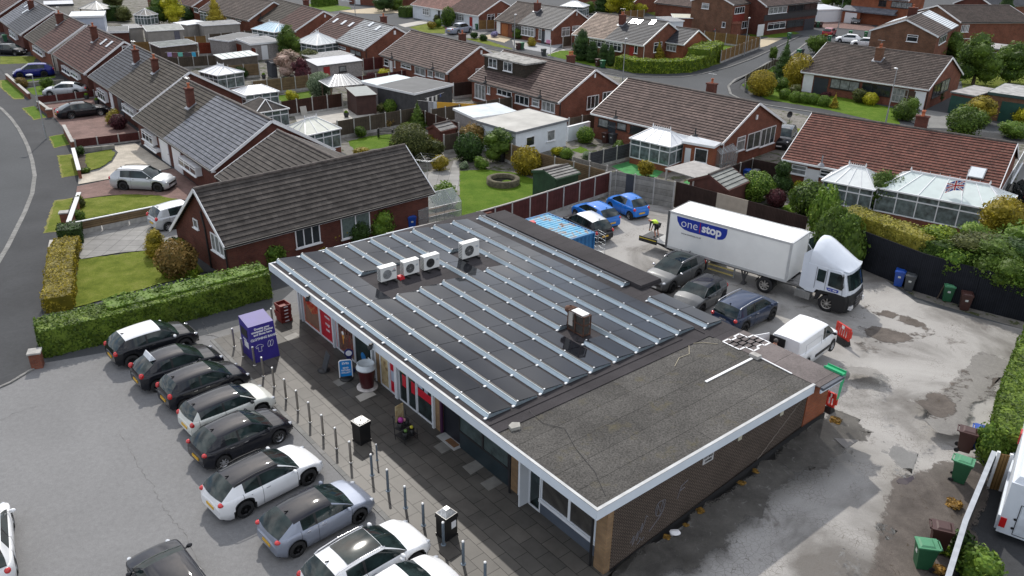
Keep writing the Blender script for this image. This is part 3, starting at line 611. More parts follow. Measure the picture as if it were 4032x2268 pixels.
PCARB=plain('polycarbonate_roof',(.62,.66,.68),.25,var=.08,scale=.7);BLUG=plain('blue_tinted_glass',(.42,.60,.70),.15,var=.15)
WDOOR=plain('white_door',(.68,.69,.70),.45,var=.04);DDOOR=plain('dark_door',(.03,.035,.045),.4,var=.1);RDOOR=plain('red_door',(.28,.02,.02),.45,var=.1);GDOOR=plain('green_door',(.012,.06,.045),.5,var=.15)
BKF=plain('black_frame',(.02,.018,.018),.45,var=.1)
class House:
 def __init__(s,name,label,A,B,W2,zr,ze=2.45,roofs=(('brown',1),),wall=BR1,barge=WHT,gutter=BLK,cat='house',group=None,ov=.35,y1=None,ze2=None,inset=.2,endL=1,endR=1,gab=(None,None)):
  A=Vector((*A,0));B=Vector((*B,0));s.L=(B-A).length;s.A=A;s.rz=atan2(B.y-A.y,B.x-A.x);s.W2,s.zr,s.ze,s.ov=W2,zr,ze,ov
  s.dir=(B-A).normalized();s.nrm=Vector((-s.dir.y,s.dir.x,0));s.T=thing(name,label,cat,A,s.rz,group)
  Y=y1 or 2*W2;zf=zr-(zr-ze)*(Y-W2)/W2;s.Y=Y;s.zf=zf;s.x0,s.x1=inset,s.L-inset;L_=s.L
  b=MB();x0,x1,y0,y1_=s.x0,s.x1,ov,Y-ov;k=(zr-ze)/W2;za=ze+ov*k-.06;zb=zf+ov*k-.06
  b.quadz([(x0,y0,0),(x1,y0,0),(x1,y0,za),(x0,y0,za)]);b.quadz([(x1,y1_,0),(x0,y1_,0),(x0,y1_,zb),(x1,y1_,zb)])
  ms=[wall];mi=[0,0]
  for e in(0,1):
   if gab[e]:ms.append(gab[e]);mi[e]=len(ms)-1
  if endL:b.add([(x0,y1_,0),(x0,y0,0),(x0,y0,za),(x0,W2,zr-.06),(x0,y1_,zb)],[(0,1,2,3,4)],mi[0])
  if endR:b.add([(x1,y0,0),(x1,y1_,0),(x1,y1_,zb),(x1,W2,zr-.06),(x1,y0,za)],[(0,1,2,3,4)],mi[1])
  b.build('wall',ms,s.T)
  f0=0
  for mt,f1 in roofs:
   b=MB();xa,xb=L_*f0,L_*f1
   for(ya,zA,yb,zB)in((0,ze,W2,zr),(Y,zf,W2,zr)):
    n=max(2,int(sqrt((yb-ya)**2+(zB-zA)**2)/.34));pr=[]
    for i in range(n):
     t0,t1=i/n,(i+1)/n;pr+=[(ya+(yb-ya)*t0,zA+(zB-zA)*t0+.06),(ya+(yb-ya)*t1,zA+(zB-zA)*t1+.0)]
    v=[(xa,y,z)for y,z in pr]+[(xb,y,z)for y,z in pr];m=len(pr);sg=1 if yb>ya else-1
    fs=[(i,i+m,i+m+1,i+1)if sg>0 else(i+1,i+m+1,i+m,i)for i in range(m-1)]
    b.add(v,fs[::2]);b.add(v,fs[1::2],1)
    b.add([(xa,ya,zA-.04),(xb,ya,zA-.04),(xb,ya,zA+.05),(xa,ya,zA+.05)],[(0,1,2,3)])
   b.build('roof',[RT[mt]if isinstance(mt,str)else mt,TSHADE],s.T);f0=f1
  b=MB();b.cyl((0,W2,zr+.01),(L_,W2,zr+.01),.12,n=8);b.build('ridge',RIDGE,s.T)
  for x in([-.02]if endL else[])+([L_+.02]if endR else[]):
   b=MB()
   for(ya,zA)in((0,ze),(Y,zf)):b.bar((x,ya,zA-.05),(x,W2,zr-.05),.05,.2)
   b.build('bargeboard',barge,s.T)
  b=MB();b.box(0,-.10,ze-.10,L_,.0,ze+.01);b.build('gutter',gutter,s.T)
  b=MB();b.box(.02,.02,ze-.17,L_-.02,ov-.002,ze-.11);b.build('soffit',barge,s.T)
  s.n=0
 def hit(s,q,face):
  o=Vector((0,0,CAM_H));d=ray(*q)
  if face=='f':p0=s.A+s.nrm*s.ov;n=s.nrm
  elif face=='r':p0=s.A+s.dir*s.x1;n=s.dir
  elif face=='l':p0=s.A+s.dir*s.x0;n=s.dir
  elif face=='s':p0=s.A+Vector((0,0,s.ze));n=s.dir.cross(s.nrm*s.W2+Vector((0,0,s.zr-s.ze))).normalized()
  t=(p0-o).dot(n)/d.dot(n);p=o+d*t-s.A
  return Vector((p.dot(s.dir),p.dot(s.nrm),p.z))
 def win(s,face,cr,x0,y0,x1,y1,glass=None,frame=WHT,nv=2,sill=True,top=0,name='window',bay=0,zz=None):
  a=s.hit((*cr,x0,y0),face);b_=s.hit((*cr,x1,y1),face);glass=glass or WGL
  k=0 if face=='f' else 1;u0,u1=sorted((a[k],b_[k]));z1,z0=max(a.z,b_.z),min(a.z,b_.z);z0=max(z0,.02)
  z1=min(z1,s.ze-.1 if face=='f' else z1)
  if zz:z0,z1=zz
  if face=='f':pos=(u0,s.ov-.02-bay,z0);rot=0
  elif face=='r':pos=(s.x1+.02+bay,u0,z0);rot=pi/2
  else:pos=(s.x0-.02-bay,u1,z0);rot=-pi/2
  return window(s.T,pos,rot,u1-u0,z1-z0,glass,frame,nv,sill,top,name,bay)
 def door(s,face,cr,x0,y0,x1,y1,mat=WDOOR,h=2.0,name='door',frame=WHT):
  a=s.hit((*cr,x0,y0),face);b_=s.hit((*cr,x1,y1),face);k=0 if face=='f' else 1;u0,u1=sorted((a[k],b_[k]))
  b=MB()
  if face=='f':b.box(u0,s.ov-.06,.02,u1,s.ov+.05,h)
  else:b.box(s.x1-.05 if face=='r' else s.x0-.06,u0,.02,s.x1+.06 if face=='r' else s.x0+.05,u1,h)
  o=b.build(name,mat,s.T);c=MB()
  if face=='f':c.box(u1-.14,s.ov-.11,.98,u1-.07,s.ov-.06,1.08)
  else:xx=s.x1+.06 if face=='r' else s.x0-.1;c.box(xx,u1-.14,.98,xx+.05,u1-.07,1.08)
  c.build('handle',CHR,o);return o
 def chim(s,q=None,x=None,y=None,wx=.55,wy=.8,up=1.1,pots=1,mat=BR2,ant=True):
  if q:p=s.hit(q,'s');x,y=p.x,p.y
  zs=s.ze+(s.zr-s.ze)*min(y,2*s.W2-y)/s.W2;zt=max(s.zr+.35,zs+up)
  b=MB();b.box(x-wx/2,y-wy/2,zs-.5,x+wx/2,y+wy/2,zt);b.box(x-wx/2-.06,y-wy/2-.06,zt,x+wx/2+.06,y+wy/2+.06,zt+.12)
  o=b.build('chimney',mat,s.T)
  f=MB();f.M=Matrix.Rotation(atan2(s.zr-s.ze,s.W2)*(1 if y<s.W2 else-1),4,'X');f.M=Matrix.Translation((x,y,zs+.06))@f.M;f.box(-wx/2-.2,-wy/2-.28,-.03,wx/2+.2,wy/2+.12,.03);f.build('flashing',LEAD,o)
  for i in range(pots):
   c=MB();yy=y+(i-(pots-1)/2)*.34;c.lathe([(.12,0),(.13,.05),(.10,.1),(.10,.34),(.14,.36),(.14,.42),(.09,.42)],10,0,(x,yy,zt+.12));c.build('pot',POT,o)
  if ant:
   c=MB();c.path([(x,y,zt+.1),(x,y,zt+1.0)],.012,5);c.path([(x-.5,y,zt+.95),(x+.35,y,zt+.95)],.012,4)
   for k in range(5):c.path([(x-.4+k*.16,y-.18,zt+.95),(x-.4+k*.16,y+.18,zt+.95)],.008,4)
   c.build('aerial',ALU,o)
 def sky(s,cr,pts,w_=.55,h=.9):
  for q in pts:
   p=s.hit((*cr,*q),'s');a=atan2(s.zr-s.ze,s.W2);b=MB();b.M=Matrix.Translation(p+Vector((0,0,.06)))@Matrix.Rotation(a,4,'X')
   b.box(-w_/2-.07,-h/2-.07,-.03,w_/2+.07,h/2+.07,.06);o=b.build('rooflight',CHR if w_<.8 else LEAD,s.T)
   c=MB();c.M=b.M;c.box(-w_/2,-h/2,.06,w_/2,h/2,.075);c.build('pane',PCARB,o)
 def vent(s,q):
  p=s.hit(q,'s');b=MB();b.cyl(p,p+Vector((0,0,.75)),.06,n=8);b.lathe([(.3,0),(.08,.22)],10,0,p);b.build('flue',LEAD if s.n else BLK,s.T)
 def box(s,face,cr,x,y,w_=.3,h=.45,mat=None):
  p=s.hit((*cr,x,y),face);b=MB()
  if face=='r':b.box(s.x1,p.y-w_/2,p.z-h/2,s.x1+.1,p.y+w_/2,p.z+h/2)
  else:b.box(p.x-w_/2,s.ov-.1,p.z-h/2,p.x+w_/2,s.ov,p.z+h/2)
  b.build('alarm_box',mat or WHT,s.T)
 def pipe(s,face='r',y=None,col=BLK):
  b=MB();yy=s.ov+.15 if y is None else y;xx=s.x1+.06;b.path([(xx,yy,.05),(xx,yy,s.ze-.1)],.045,6);b.build('drainpipe',col,s.T)
def window(T,pos,rot,w_,h,glass,frame,nv=2,sill=True,top=0,name='window',bay=0):
 M=Matrix.Translation(pos)@Matrix.Rotation(rot,4,'Z');b=MB();b.M=M;t=.07
 if bay:b.box(0,-.0,0,w_,bay,h)
 b.box(0,-.05,0,w_,0,t);b.box(0,-.05,h-t,w_,0,h);b.box(0,-.05,t,t,0,h-t);b.box(w_-t,-.05,t,w_,0,h-t)
 for i in range(1,nv):x=w_*i/nv;b.box(x-t/2,-.048,t,x+t/2,0,h-t)
 if top:b.box(t,-.046,h*(1-top)-t/2,w_-t,0,h*(1-top)+t/2)
 if sill:b.box(-.08,-.13,-.06,w_+.08,0,0)
 glass=WGC if glass is WGL and random.random()<.35 else glass
 o=b.build(name,frame,T);c=MB();c.M=M;c.box(t*.5,-.02,t*.5,w_-t*.5,.0,h-t*.5);c.build('pane',glass,o);return o
 # ------------------ houses
h=House('bungalow','brown tiled brick bungalow with white conservatory, centre right, behind the truck yard',(7.3,78.9),(17.7,68.6),5.5,5.1,gutter=WHT,roofs=(('brown',1),))
c_=(2,0)
h.win('f',c_,875,1185,970,1290,frame=BKF,nv=1);h.door('f',c_,975,1205,1040,1325,DDOOR,frame=BKF);h.win('f',c_,1060,1225,1150,1320,frame=BKF,nv=1);h.win('f',c_,1195,1255,1400,1390,frame=BKF,nv=2)
h.win('r',c_,2268,1385,2330,1500,nv=1,top=.3);h.win('r',c_,2375,1350,2480,1470,nv=2);h.win('r',c_,2512,1302,2628,1432,nv=3)
h.box('r',c_,2460,1178,.25,.4);h.vent((2,0,1042,1185));h.vent((2,0,1842,1370));p_=h.hit((2,0,1925,960),'s');h.chim(x=p_.x,y=h.W2+.9,pots=1,wx=.8,wy=.6);h.pipe(col=WHT)
h=House('bungalow','long bungalow with bright red pantile roof and two conservatories at right edge',(21.5,64.2),(34.0,55.3),6.3,5.05,gutter=WHT,roofs=(('redp',1),))
c_=(3,1);h.n=1
h.win('f',c_,245,200,382,320,nv=1,top=.45);h.door('f',c_,388,215,492,440);h.win('f',c_,530,250,670,350,nv=1,top=.5);h.vent((3,1,535,215));h.sky(c_,[(2100,300)],.95,1.15)
h.win('r',c_,2390,380,2470,470,nv=2);h.win('r',c_,2330,480,2385,560,nv=2);h.chim(x=h.hit((3,0,1510,1300),'s').x,y=h.W2+.8,pots=2,wx=.9,wy=.5,ant=False)
h=House('bungalow','brown tiled bungalow with flat-roofed dormer facing the gardens',(-5.4,94.5),(4.3,83.1),5.23,5.22,roofs=(('brown',1),))
c_=(1,0);h.win('f',c_,2205,835,2310,1010,nv=3);h.win('f',c_,2330,860,2358,950,nv=1);h.win('f',c_,2430,890,2576,985,nv=3)
c_=(2,0);h.win('f',c_,35,945,172,1070,nv=3);h.win('f',c_,205,985,275,1080,nv=1,top=.4);h.win('f',c_,305,1010,432,1140,nv=3);h.win('r',c_,755,970,865,1080,nv=3);h.win('r',c_,912,930,1020,1010,nv=3)
h.box('r',c_,832,760,.2,.4);h.vent((1,0,2308,830));h.vent((2,0,282,975));h.pipe();p_=h.hit((2,0,500,650),'s');h.chim(x=p_.x,y=h.W2+1,pots=2,ant=False)
dm=MB();a_=h.hit((1,0,2290,690),'s');b_=h.hit((2,0,150,790),'s');yz=a_.y;z0_=h.ze+(h.zr-h.ze)*yz/h.W2-.1;zt_=z0_+1.55
dm.box(a_.x+.15,yz,z0_,b_.x-.15,h.W2+.1,zt_,0);o_=dm.build('dormer',bricky('dormer_hung_tiles',(.07,.058,.046),(.055,.046,.037),(.015,.013,.011),.18,.16,.012),h.T)
dm=MB();dm.box(a_.x,yz-.25,zt_,b_.x+.05,h.W2+.9,zt_+.16);dm.build('roof',plain('lichen_felt_roof',(.24,.235,.22),.85,var=.55,scale=2.2),o_)
for x_ in(a_.x+.95,a_.x+3.6):window(o_,(x_,yz,z0_+.45),0,1.5,1.0,WGL,WHT,2)
h=House('bungalow','dark brown tiled bungalow with right gable, behind a low maroon fence',(-17.9,109.6),(-8.2,97.6),5.03,5.15,roofs=(('brown',1),))
c_=(1,0)
h.win('f',c_,1290,585,1340,670,nv=1,top=.45);h.door('f',c_,1345,600,1378,720);h.win('f',c_,1392,610,1406,680,nv=1);h.win('f',c_,1462,628,1562,700,nv=2,top=.4);h.win('f',c_,1600,662,1708,770,nv=2,glass=WGC);h.win('f',c_,1730,700,1784,780,nv=1);h.win('f',c_,1803,715,1900,800,nv=2)
h.win('r',c_,2208,690,2290,720,nv=2);h.box('r',c_,2265,525,.25,.45);h.vent((1,0,1368,585));h.vent((1,0,1780,690));h.pipe();h.chim(x=h.hit((1,0,2035,400),'s').x,y=h.W2+.8,ant=False)
h=House('bungalow','bungalow with half brown half pale slate roof and five rooflights',(-30.7,126.6),(-20.6,113.2),4.9,5.15,roofs=(('redb',.49),('silver',1)))
h.sky(c_,[(803,213),(885,233),(960,252),(1160,250),(1228,290)]);h.win('f',c_,700,415,795,475,nv=4);h.win('f',c_,830,455,905,500,nv=2);h.win('f',c_,950,490,1060,570,nv=2,frame=BKF);h.box('r',c_,1395,328,.3,.5);h.chim(x=h.hit((1,0,1235,225),'s').x,y=h.W2+.8,ant=False);h.pipe()
h=House('bungalow','bungalow with mossy and red roof halves, gable beyond the white pavilion roof',(-48.0,148.0),(-33.7,128.8),5.0,5.1,roofs=(('mossy2',.66),('redb',1)))
h.box('r',c_,693,160,.25,.4);h.vent((1,0,50,185));h.chim(x=15.5,y=h.W2+.8,ant=False)
h=House('bungalow','bungalow half pinkish half dark roof with three rooflights, behind dark conifers',(8.5,131.0),(18.1,121.0),5.6,5.25,roofs=(('cream',.47),('sdark',1)),gutter=WHT,wall=BR1)
c_=(2,0)
h.win('f',c_,635,365,690,440,nv=1,glass=WGC);h.win('f',c_,785,385,935,485,nv=4,top=.3);h.win('f',c_,960,412,1115,520,nv=4,top=.3,bay=.35);h.door('f',c_,1190,445,1232,540,RDOOR);h.win('f',c_,1236,455,1262,540,nv=1);h.win('r',c_,1428,430,1500,515,nv=2,top=.3);h.sky(c_,[(1220,217),(1280,225),(1418,230)]);h.chim(q=(2,0,1108,240),pots=2,wx=.8);h.pipe(col=WHT)
h=House('house_extension','small gabled brick extension on the right of the rooflit dark roof bungalow',(21.4,125.6),(24.2,122.5),3.3,4.25,roofs=(('sdark',1),),wall=BR3,gutter=WHT,cat='extension')
h.win('f',c_,1560,435,1650,520,nv=3,top=.3)
h=House('bungalow','bungalow half brown half dark roof with pale-framed picture windows and sale board',(-3.9,146.2),(5.6,135.5),5.2,5.15,roofs=(('mossy',.42),('sdark',1)))
h.win('f',(1,0),2425,210,2460,335,nv=1,glass=WDOOR);h.door('f',(1,0),2475,225,2535,340,plain('orange_wood_door',(.28,.09,.02),.5));h.win('f',c_,0,245,90,330,nv=4,frame=BKF,glass=WGC,top=.3);h.win('f',c_,110,262,236,370,nv=4,top=.3,glass=WGC,bay=.3);h.door('f',c_,300,290,332,410,DDOOR);h.win('f',c_,336,295,388,430,nv=1,glass=WDOOR);h.win('f',c_,272,290,298,400,nv=1)
h.win('r',c_,500,278,578,358,nv=2,top=.3,glass=WGC);h.win('r',c_,605,262,680,300,nv=2,top=.3,glass=WGC);h.box('r',c_,650,140,.15,.5);h.chim(q=(2,0,255,105),wx=.9)
h=House('bungalow','white rendered bungalow with pale red and brown roof halves beside the grey pickup',(-20.6,166.5),(-6.9,151.1),5.3,4.85,roofs=(('pink',.55),('redb',1)),gutter=WHT,gab=(None,BR1),wall=WREND)
c_=(1,0);h.win('f',c_,1690,80,1755,155,nv=3,top=.4,bay=.3);h.win('f',c_,1830,100,1858,180,nv=1);h.win('f',c_,1875,110,1895,190,nv=1);h.win('f',c_,1995,135,2095,215,nv=4,top=.3);h.door('f',c_,2150,160,2178,260,RDOOR);h.win('r',c_,2325,145,2400,205,nv=2,top=.3);h.win('r',c_,2430,135,2480,160,nv=1)
h=House('bungalow','mossy brown tiled bungalow with brick chimney beyond a curved lawn, upper right',(35.1,103.0),(46.4,93.1),6.7,5.25,roofs=(('mossy',1),),gutter=WHT)
c_=(3,0);b=MB();a_=h.hit((3,0,365,745),'f').x;b.box(a_,h.ov-.03,.05,a_+1.25,h.ov,2.2);b.build('white_panel',WHT,h.T)
b=MB();a_=h.hit((3,0,1480,900),'f').x;b.box(a_,h.ov-.03,.05,a_+1.3,h.ov,2.1);b.build('white_panel',WHT,h.T)
h.door('f',c_,475,765,590,920,DDOOR);h.win('f',c_,640,785,908,925,frame=BKF,nv=3,glass=WGL);h.win('f',c_,955,830,1225,975,frame=BKF,nv=3);h.win('f',c_,1265,880,1390,1040,nv=4,top=.5,glass=WGC,frame=CONC);h.door('f',c_,1395,885,1460,1060,plain('brown_door',(.06,.03,.02),.5))
h.win('r',c_,1670,860,1725,950,frame=BKF,nv=2);h.win('r',c_,1745,820,1805,900,frame=BKF,nv=2);h.chim(q=(3,0,1110,600),wx=.8,wy=.8,pots=2,up=1.3,mat=BR4);h.pipe()
h=House('gabled_house','two storey brick house, gable turned to the camera, behind the mossy roof bungalow',(51.0,123.6),(51.0+13*.559,123.6+0),1,2)if 0 else None
def gable_front(label,Aq,Bq,zq,depth,zr,roofs,gabmat=BR4,wall=BR1,zbase=0,name='gabled_house',cat='house',**k):
 a,b_=g(Aq,zq),g(Bq,zq);d=(b_-a);wdt=d.length;d.normalize();n=Vector((-d.y,d.x,0))
 A=b_;B=b_+n*depth
 return House(name,label,(A.x,A.y),(B.x,B.y),wdt/2,zr,ze=zq,roofs=roofs,wall=wall,cat=cat,gab=(gabmat,None),**k)
h=gable_front('two storey gabled brick house, its camera-side gable left of the green tree, half white roof',(3,0,1020,305),(3,0,1720,370),4.7,15.5,6.6,(('mossy',.62),(PCARB,1)),ov=.25)
h.win('l',(3,0),1405,345,1500,425,nv=1,top=.3);h.chim(x=10,y=h.W2+1.2,wx=.9,wy=1.2,ant=False)
h.win('f',(3,0),1740,330,1760,370,nv=2,zz=(3.2,4.3));h.win('f',(3,0),1775,300,1800,340,nv=2,zz=(3.2,4.3))
h=gable_front('two storey brick house stepping back behind the half white roof',(3,0,1440,120),(3,0,1945,225),4.9,13,6.7,(('mossy',1),),ov=.25)
h.win('f',(3,0),1960,210,1985,250,nv=2,zz=(3.4,4.5));h.win('f',(3,0),2010,180,2035,220,nv=2,zz=(3.4,4.5))
h=gable_front('tall brick house with right gable against the bright green field',(3,0,1860,30),(3,0,2290,78),5.0,14,6.9,(('sdark',1),),ov=.2,gabmat=BR2)
h=House('garage_house','orange brick house with white garage door and grey lean-to roof',(66.0,172.0),(74.0,164.0),4.5,7.2,ze=5.0,roofs=(('slate',1),),wall=BR3,cat='house')
h.win('f',(3,0),1120,0,1190,40,nv=2,frame=BKF,zz=(3.6,4.7));h.win('f',(3,0),1250,0,1450,60,nv=4,frame=BKF,zz=(3.6,4.7))
b=MB();b.box(-.8,-1.2,2.2,h.L*.85,h.ov,2.4);b.add([(-.8,-1.25,2.4),(h.L*.85,-1.25,2.4),(h.L*.85,h.ov,3.2),(-.8,h.ov,3.2)],[(0,1,2,3)]);b.build('lean_to_roof',RT['slate'],h.T)
b=MB();b.box(-.6,-1.0,0,3.0,h.ov,2.2);o_=b.build('garage',BR3,h.T);b=MB();b.box(.0,-1.05,.02,2.4,-.98,2.0);b.build('garage_door',WDOOR,o_)
h=House('garage_house','two storey terrace clad in dark boards beside a wide white garage',(43.5,150.3),(56.3,160.8),4.5,7.2,ze=5.0,roofs=(('brown',1),),wall=BR2,cat='house')
b=MB();b.box(.1,h.ov-.08,2.5,h.L-.1,h.ov,3.5);b.build('cladding',plain('dark_cladding',(.03,.028,.03),.7),h.T)
c_=(3,0);h.win('f',c_,20,85,185,170,nv=3,top=.25,zz=(.9,2.1));h.win('f',c_,210,90,365,165,nv=2,top=.25,zz=(.9,2.1),frame=BKF);h.win('f',c_,20,0,200,20,nv=4,zz=(3.6,4.7));h.win('f',c_,220,0,500,20,nv=4,zz=(3.6,4.7),frame=BKF);h.door('f',(2,0),2500,95,2545,210);h.door('f',c_,385,100,470,200,DDOOR)
h=House('gabled_house','two storey brick house, gable end window, right of the extension roofs',(31.6,156.4),(40.6,150.8),5,7,ze=5.2,roofs=(('brown',1),))if 0 else None
h=gable_front('two storey brick house with blank brown gable and small windows, top centre right',(2,0,1795,5),(2,0,2235,50),5.3,15.5,7.0,(('mossy',1),),gabmat=BR4,ov=.2)
h.win('l',(2,0),1915,28,1980,92,nv=1,top=.3);h.win('l',(2,0),2117,218,2145,278,nv=1)
for x0_,x1_ in((.8,4.2),(7.5,11.5)):
 window(h.T,(x0_,h.ov,3.7),0,x1_-x0_,1.1,WGL,WHT,4);b=MB();b.box(x0_-.2,h.ov-.04,2.4,x1_+.2,h.ov,3.6);b.build('panel',plain('red_panel',(.20,.03,.02),.6)if x0_<2 else WHT,h.T)
b=MB();b.box(.3,h.ov-1.2,0,1.6,h.ov,2.2,0);b.box(.2,h.ov-1.3,2.2,1.7,h.ov,2.5,0,.2);b.build('porch',BR1,h.T);window(h.T,(4,h.ov,1),0,2.6,1.2,WGL,WHT,3)
h=House('bungalow','low brown brick building with tiled roof partly hidden by trees at top',(28.0,176.5),(35.5,168.5),4.2,4.6,ze=2.6,roofs=(('brown',1),))
h=House('bungalow','dark roofed bungalow at the very top edge behind yellow-green tree',(12.0,190.0),(24.0,178.0),4.5,5.0,roofs=(('brown',1),))
h=House('bungalow','red brick bungalow at the top edge behind a clipped hedge',(-37.0,188.0),(-18.0,177.0),4.5,5.0,roofs=(('mossy',1),));h.door('f',(1,0),1000,0,1052,60);h.win('f',(1,0),860,0,965,15,nv=3)
h=House('bungalow','mossy roofed bungalow with a right gable at top, left of the cul-de-sac',(-56.8,153.0),(-44.0,139.5),5.0,5.1,roofs=(('mossy',1),));c_=(0,0);h.win('f',c_,2280,150,2330,200,nv=2);h.win('f',c_,2370,170,2430,215,nv=3)
h=House('bungalow','brown tiled bungalow cut by the top edge, above the golden conifer',(-76.0,176.0),(-59.5,157.0),5.0,5.1,roofs=(('redb',1),));h.win('f',c_,1868,30,1910,95,nv=1);h.win('f',c_,1950,60,2000,130,nv=2)
h=House('bungalow','near row bungalow, left half mossy dark roof, right half grey slate, chimney',(-34.8,73.7),(-22.4,58.3),5.07,5.5,roofs=(('mossy2',.44),('slate',1)),wall=BR2)
h.chim(q=(0,0,1925,1065),wx=.55,wy=.6,pots=1);c_=(0,0);h.win('f',c_,1465,1290,1590,1460,nv=3,top=.3,bay=.35);h.win('f',c_,1600,1370,1690,1700,nv=1,glass=WDOOR)
c_=(0,1);h.win('f',c_,1500,-30,1620,80,nv=3,top=.3,bay=.35);h.door('f',c_,1625,30,1725,215);h.door('f',c_,1735,60,1850,300);h.win('f',c_,1850,110,2040,320,nv=3,top=.3,bay=.45)
h=House('bungalow','row bungalow, left half plain dark roof, right half mossy brown, two chimneys',(-47.5,92.0),(-35.4,76.7),5.16,5.5,roofs=(('sdark',.42),('mossy2',1)),wall=BR2)
h.chim(q=(0,0,1378,625),wx=.5,wy=.6);h.chim(q=(0,0,1570,720),wx=.5,wy=.6,ant=False);c_=(0,0);h.win('f',c_,1005,880,1100,1030,nv=3,top=.3,bay=.3);h.win('f',c_,1100,920,1160,1100,nv=1,glass=WDOOR);h.door('f',c_,1180,980,1250,1130,DDOOR);h.win('f',c_,1258,1030,1390,1180,nv=3,top=.3,bay=.3);h.box('f',c_,975,940,.5,.5)
h=House('bungalow','row bungalow with red-brown roof, two rooflights and a tall chimney',(-58.5,105.6),(-48.7,93.4),4.9,5.62,roofs=(('redb',1),),wall=BR2)
h.chim(q=(0,0,960,405),wx=.5,wy=.7,up=1.5,ant=False);h.sky(c_,[(1045,428),(1103,452)]);h.win('f',c_,645,650,735,760,nv=3,top=.3,bay=.3);h.win('f',c_,735,700,820,800,nv=3,top=.3,bay=.3);h.win('r',c_,1222,460,1310,500,nv=1,top=.3)
h=House('bungalow','row bungalow with cream rendered gable, left roof half dark, right half brown',(-69.3,118.9),(-59.6,106.6),5.0,5.5,roofs=(('mossy2',.45),('redb',1)),wall=BR1,gab=(None,CREAMW))
h.chim(q=(0,0,610,230),wx=.6,wy=.9);h.win('f',c_,350,450,460,570,nv=4,top=.3,bay=.3);h.pipe()
h=House('bungalow','row bungalow with pale and dark slate roof halves and two rooflights',(-82.2,135.2),(-70.8,120.4),5.1,5.4,roofs=(('slate',.4),('sdark',1)),wall=BR2)
h.chim(q=(0,0,320,90),wx=.55,wy=.8,ant=False);h.sky(c_,[(255,120),(275,60)]);h.win('f',c_,110,290,190,400,nv=3,top=.3,bay=.3)
h=House('bungalow','farthest row bungalow with plain red-brown roof in the top left corner',(-95.5,151.5),(-84.5,138.0),5.1,5.4,roofs=(('redb',1),),wall=BR2)
h=House('bungalow','large dark tiled red brick bungalow between the lawn hedge and the solar roof',(-16.7,43.8),(-5.5,54.3),3.32,5.12,y1=8.4,roofs=(('dark',1),),wall=BR2,inset=.3)
c_=(1,1)
h.win('f',c_,385,860,650,985,nv=3,top=.0);h.win('f',c_,845,740,1150,880,nv=2,glass=plain('vertical_blinds',(.10,.14,.13),.4,var=.3,scale=8))
c_=(0,1);h.win('l',c_,1945,740,2005,860,nv=1);h.win('l',c_,2120,880,2270,1140,nv=3,sill=True)
for p_ in([(h.x0-.06,3.4,h.ze+1.2),(h.x0-.06,3.1,h.ze+.2),(h.x0-.06,3.0,.1)],[(h.x0-.1,h.ov+.1,2.3),(h.x0-.08,h.ov+.1,.1)]):MB().path(p_,.05,7).build('drainpipe',BLK,h.T)
h=House('rear_wing','low brown tiled wing joining the near row to the large dark roof',(-21.73,57.20),(-21.73+9.5*.629,57.2-9.5*.777),5.08,5.05,ze=2.4,roofs=(('dark',1),),wall=BR2,cat='extension',endR=0)
# ------------------ outbuildings
def flatb(name,label,ql,qr,depth,zf,zbk,wall,roof,cat='garage',group=None,fascia=WHT,fh=.22,ov=.12,wins=(),door=None,roofmi=None):
 a,b_=g(ql,zf),g(qr,zf);d=b_-a;Lw=d.length;rz=atan2(d.y,d.x);T=thing(name,label,cat,(a.x,a.y,0),rz,group)
 b=MB();b.add([(ov,ov,0),(Lw-ov,ov,0),(Lw-ov,depth-ov,0),(ov,depth-ov,0),(ov,ov,zf-.05),(Lw-ov,ov,zf-.05),(Lw-ov,depth-ov,zbk-.05),(ov,depth-ov,zbk-.05)],[(4,5,6,7),(0,1,5,4),(1,2,6,5),(2,3,7,6),(3,0,4,7)]);b.build('wall',wall,T)
 b=MB();b.add([(0,0,zf),(Lw,0,zf),(Lw,depth,zbk),(0,depth,zbk),(0,0,zf+.05),(Lw,0,zf+.05),(Lw,depth,zbk+.05),(0,depth,zbk+.05)],[(3,2,1,0),(4,5,6,7),(0,1,5,4),(1,2,6,5),(2,3,7,6),(3,0,4,7)])
 if roofmi:
  for i in range(1,roofmi):x=Lw*i/roofmi;b.bar((x,0,zf+.07),(x,depth,zbk+.07),.05,.05)
 b.build('roof',roof,T)
 b=MB()
 for p,q,za,zb_ in(((0,-.02),(Lw,-.02),zf,zf),((Lw+.02,0),(Lw+.02,depth),zf,zbk),((-.02,0),(-.02,depth),zf,zbk),((0,depth+.02),(Lw,depth+.02),zbk,zbk)):
  b.bar((p[0],p[1],za-fh/2+.07),(q[0],q[1],zb_-fh/2+.07),.04,fh)
 b.build('fascia',fascia,T)
 for(f0,f1,z0,z1,fr)in wins:window(T,(Lw*f0,ov,z0),0,Lw*(f1-f0),z1-z0,WGL,fr,1)
 if door:b=MB();b.box(Lw*door[0],ov-.05,.02,Lw*door[1],ov+.05,door[2]if len(door)>3 else 1.95);b.build('door',door[-1],T)
 return T
WOOD=plain('brown_shed_boards',(.055,.025,.02),.8,var=.25,scale=2);GREEN=plain('green_shed_boards',(.02,.055,.025),.8,var=.25,scale=2);FELT=plain('shed_felt',(.19,.185,.175),.9,var=.3,scale=2,bmp=.3)
flatb('outbuilding','long white painted flat-roofed garage with pale puddled roof, mid centre',(2,0,40,1335),(2,0,572,1205),5.2,2.5,2.6,WREND,plain('puddled_grey_roof',(.33,.325,.30),.6,var=.25,scale=.5),wins=((.2,.36,.9,1.8,WHT),(.6,.75,.9,1.9,WHT)),fascia=LEAD,cat='garage')
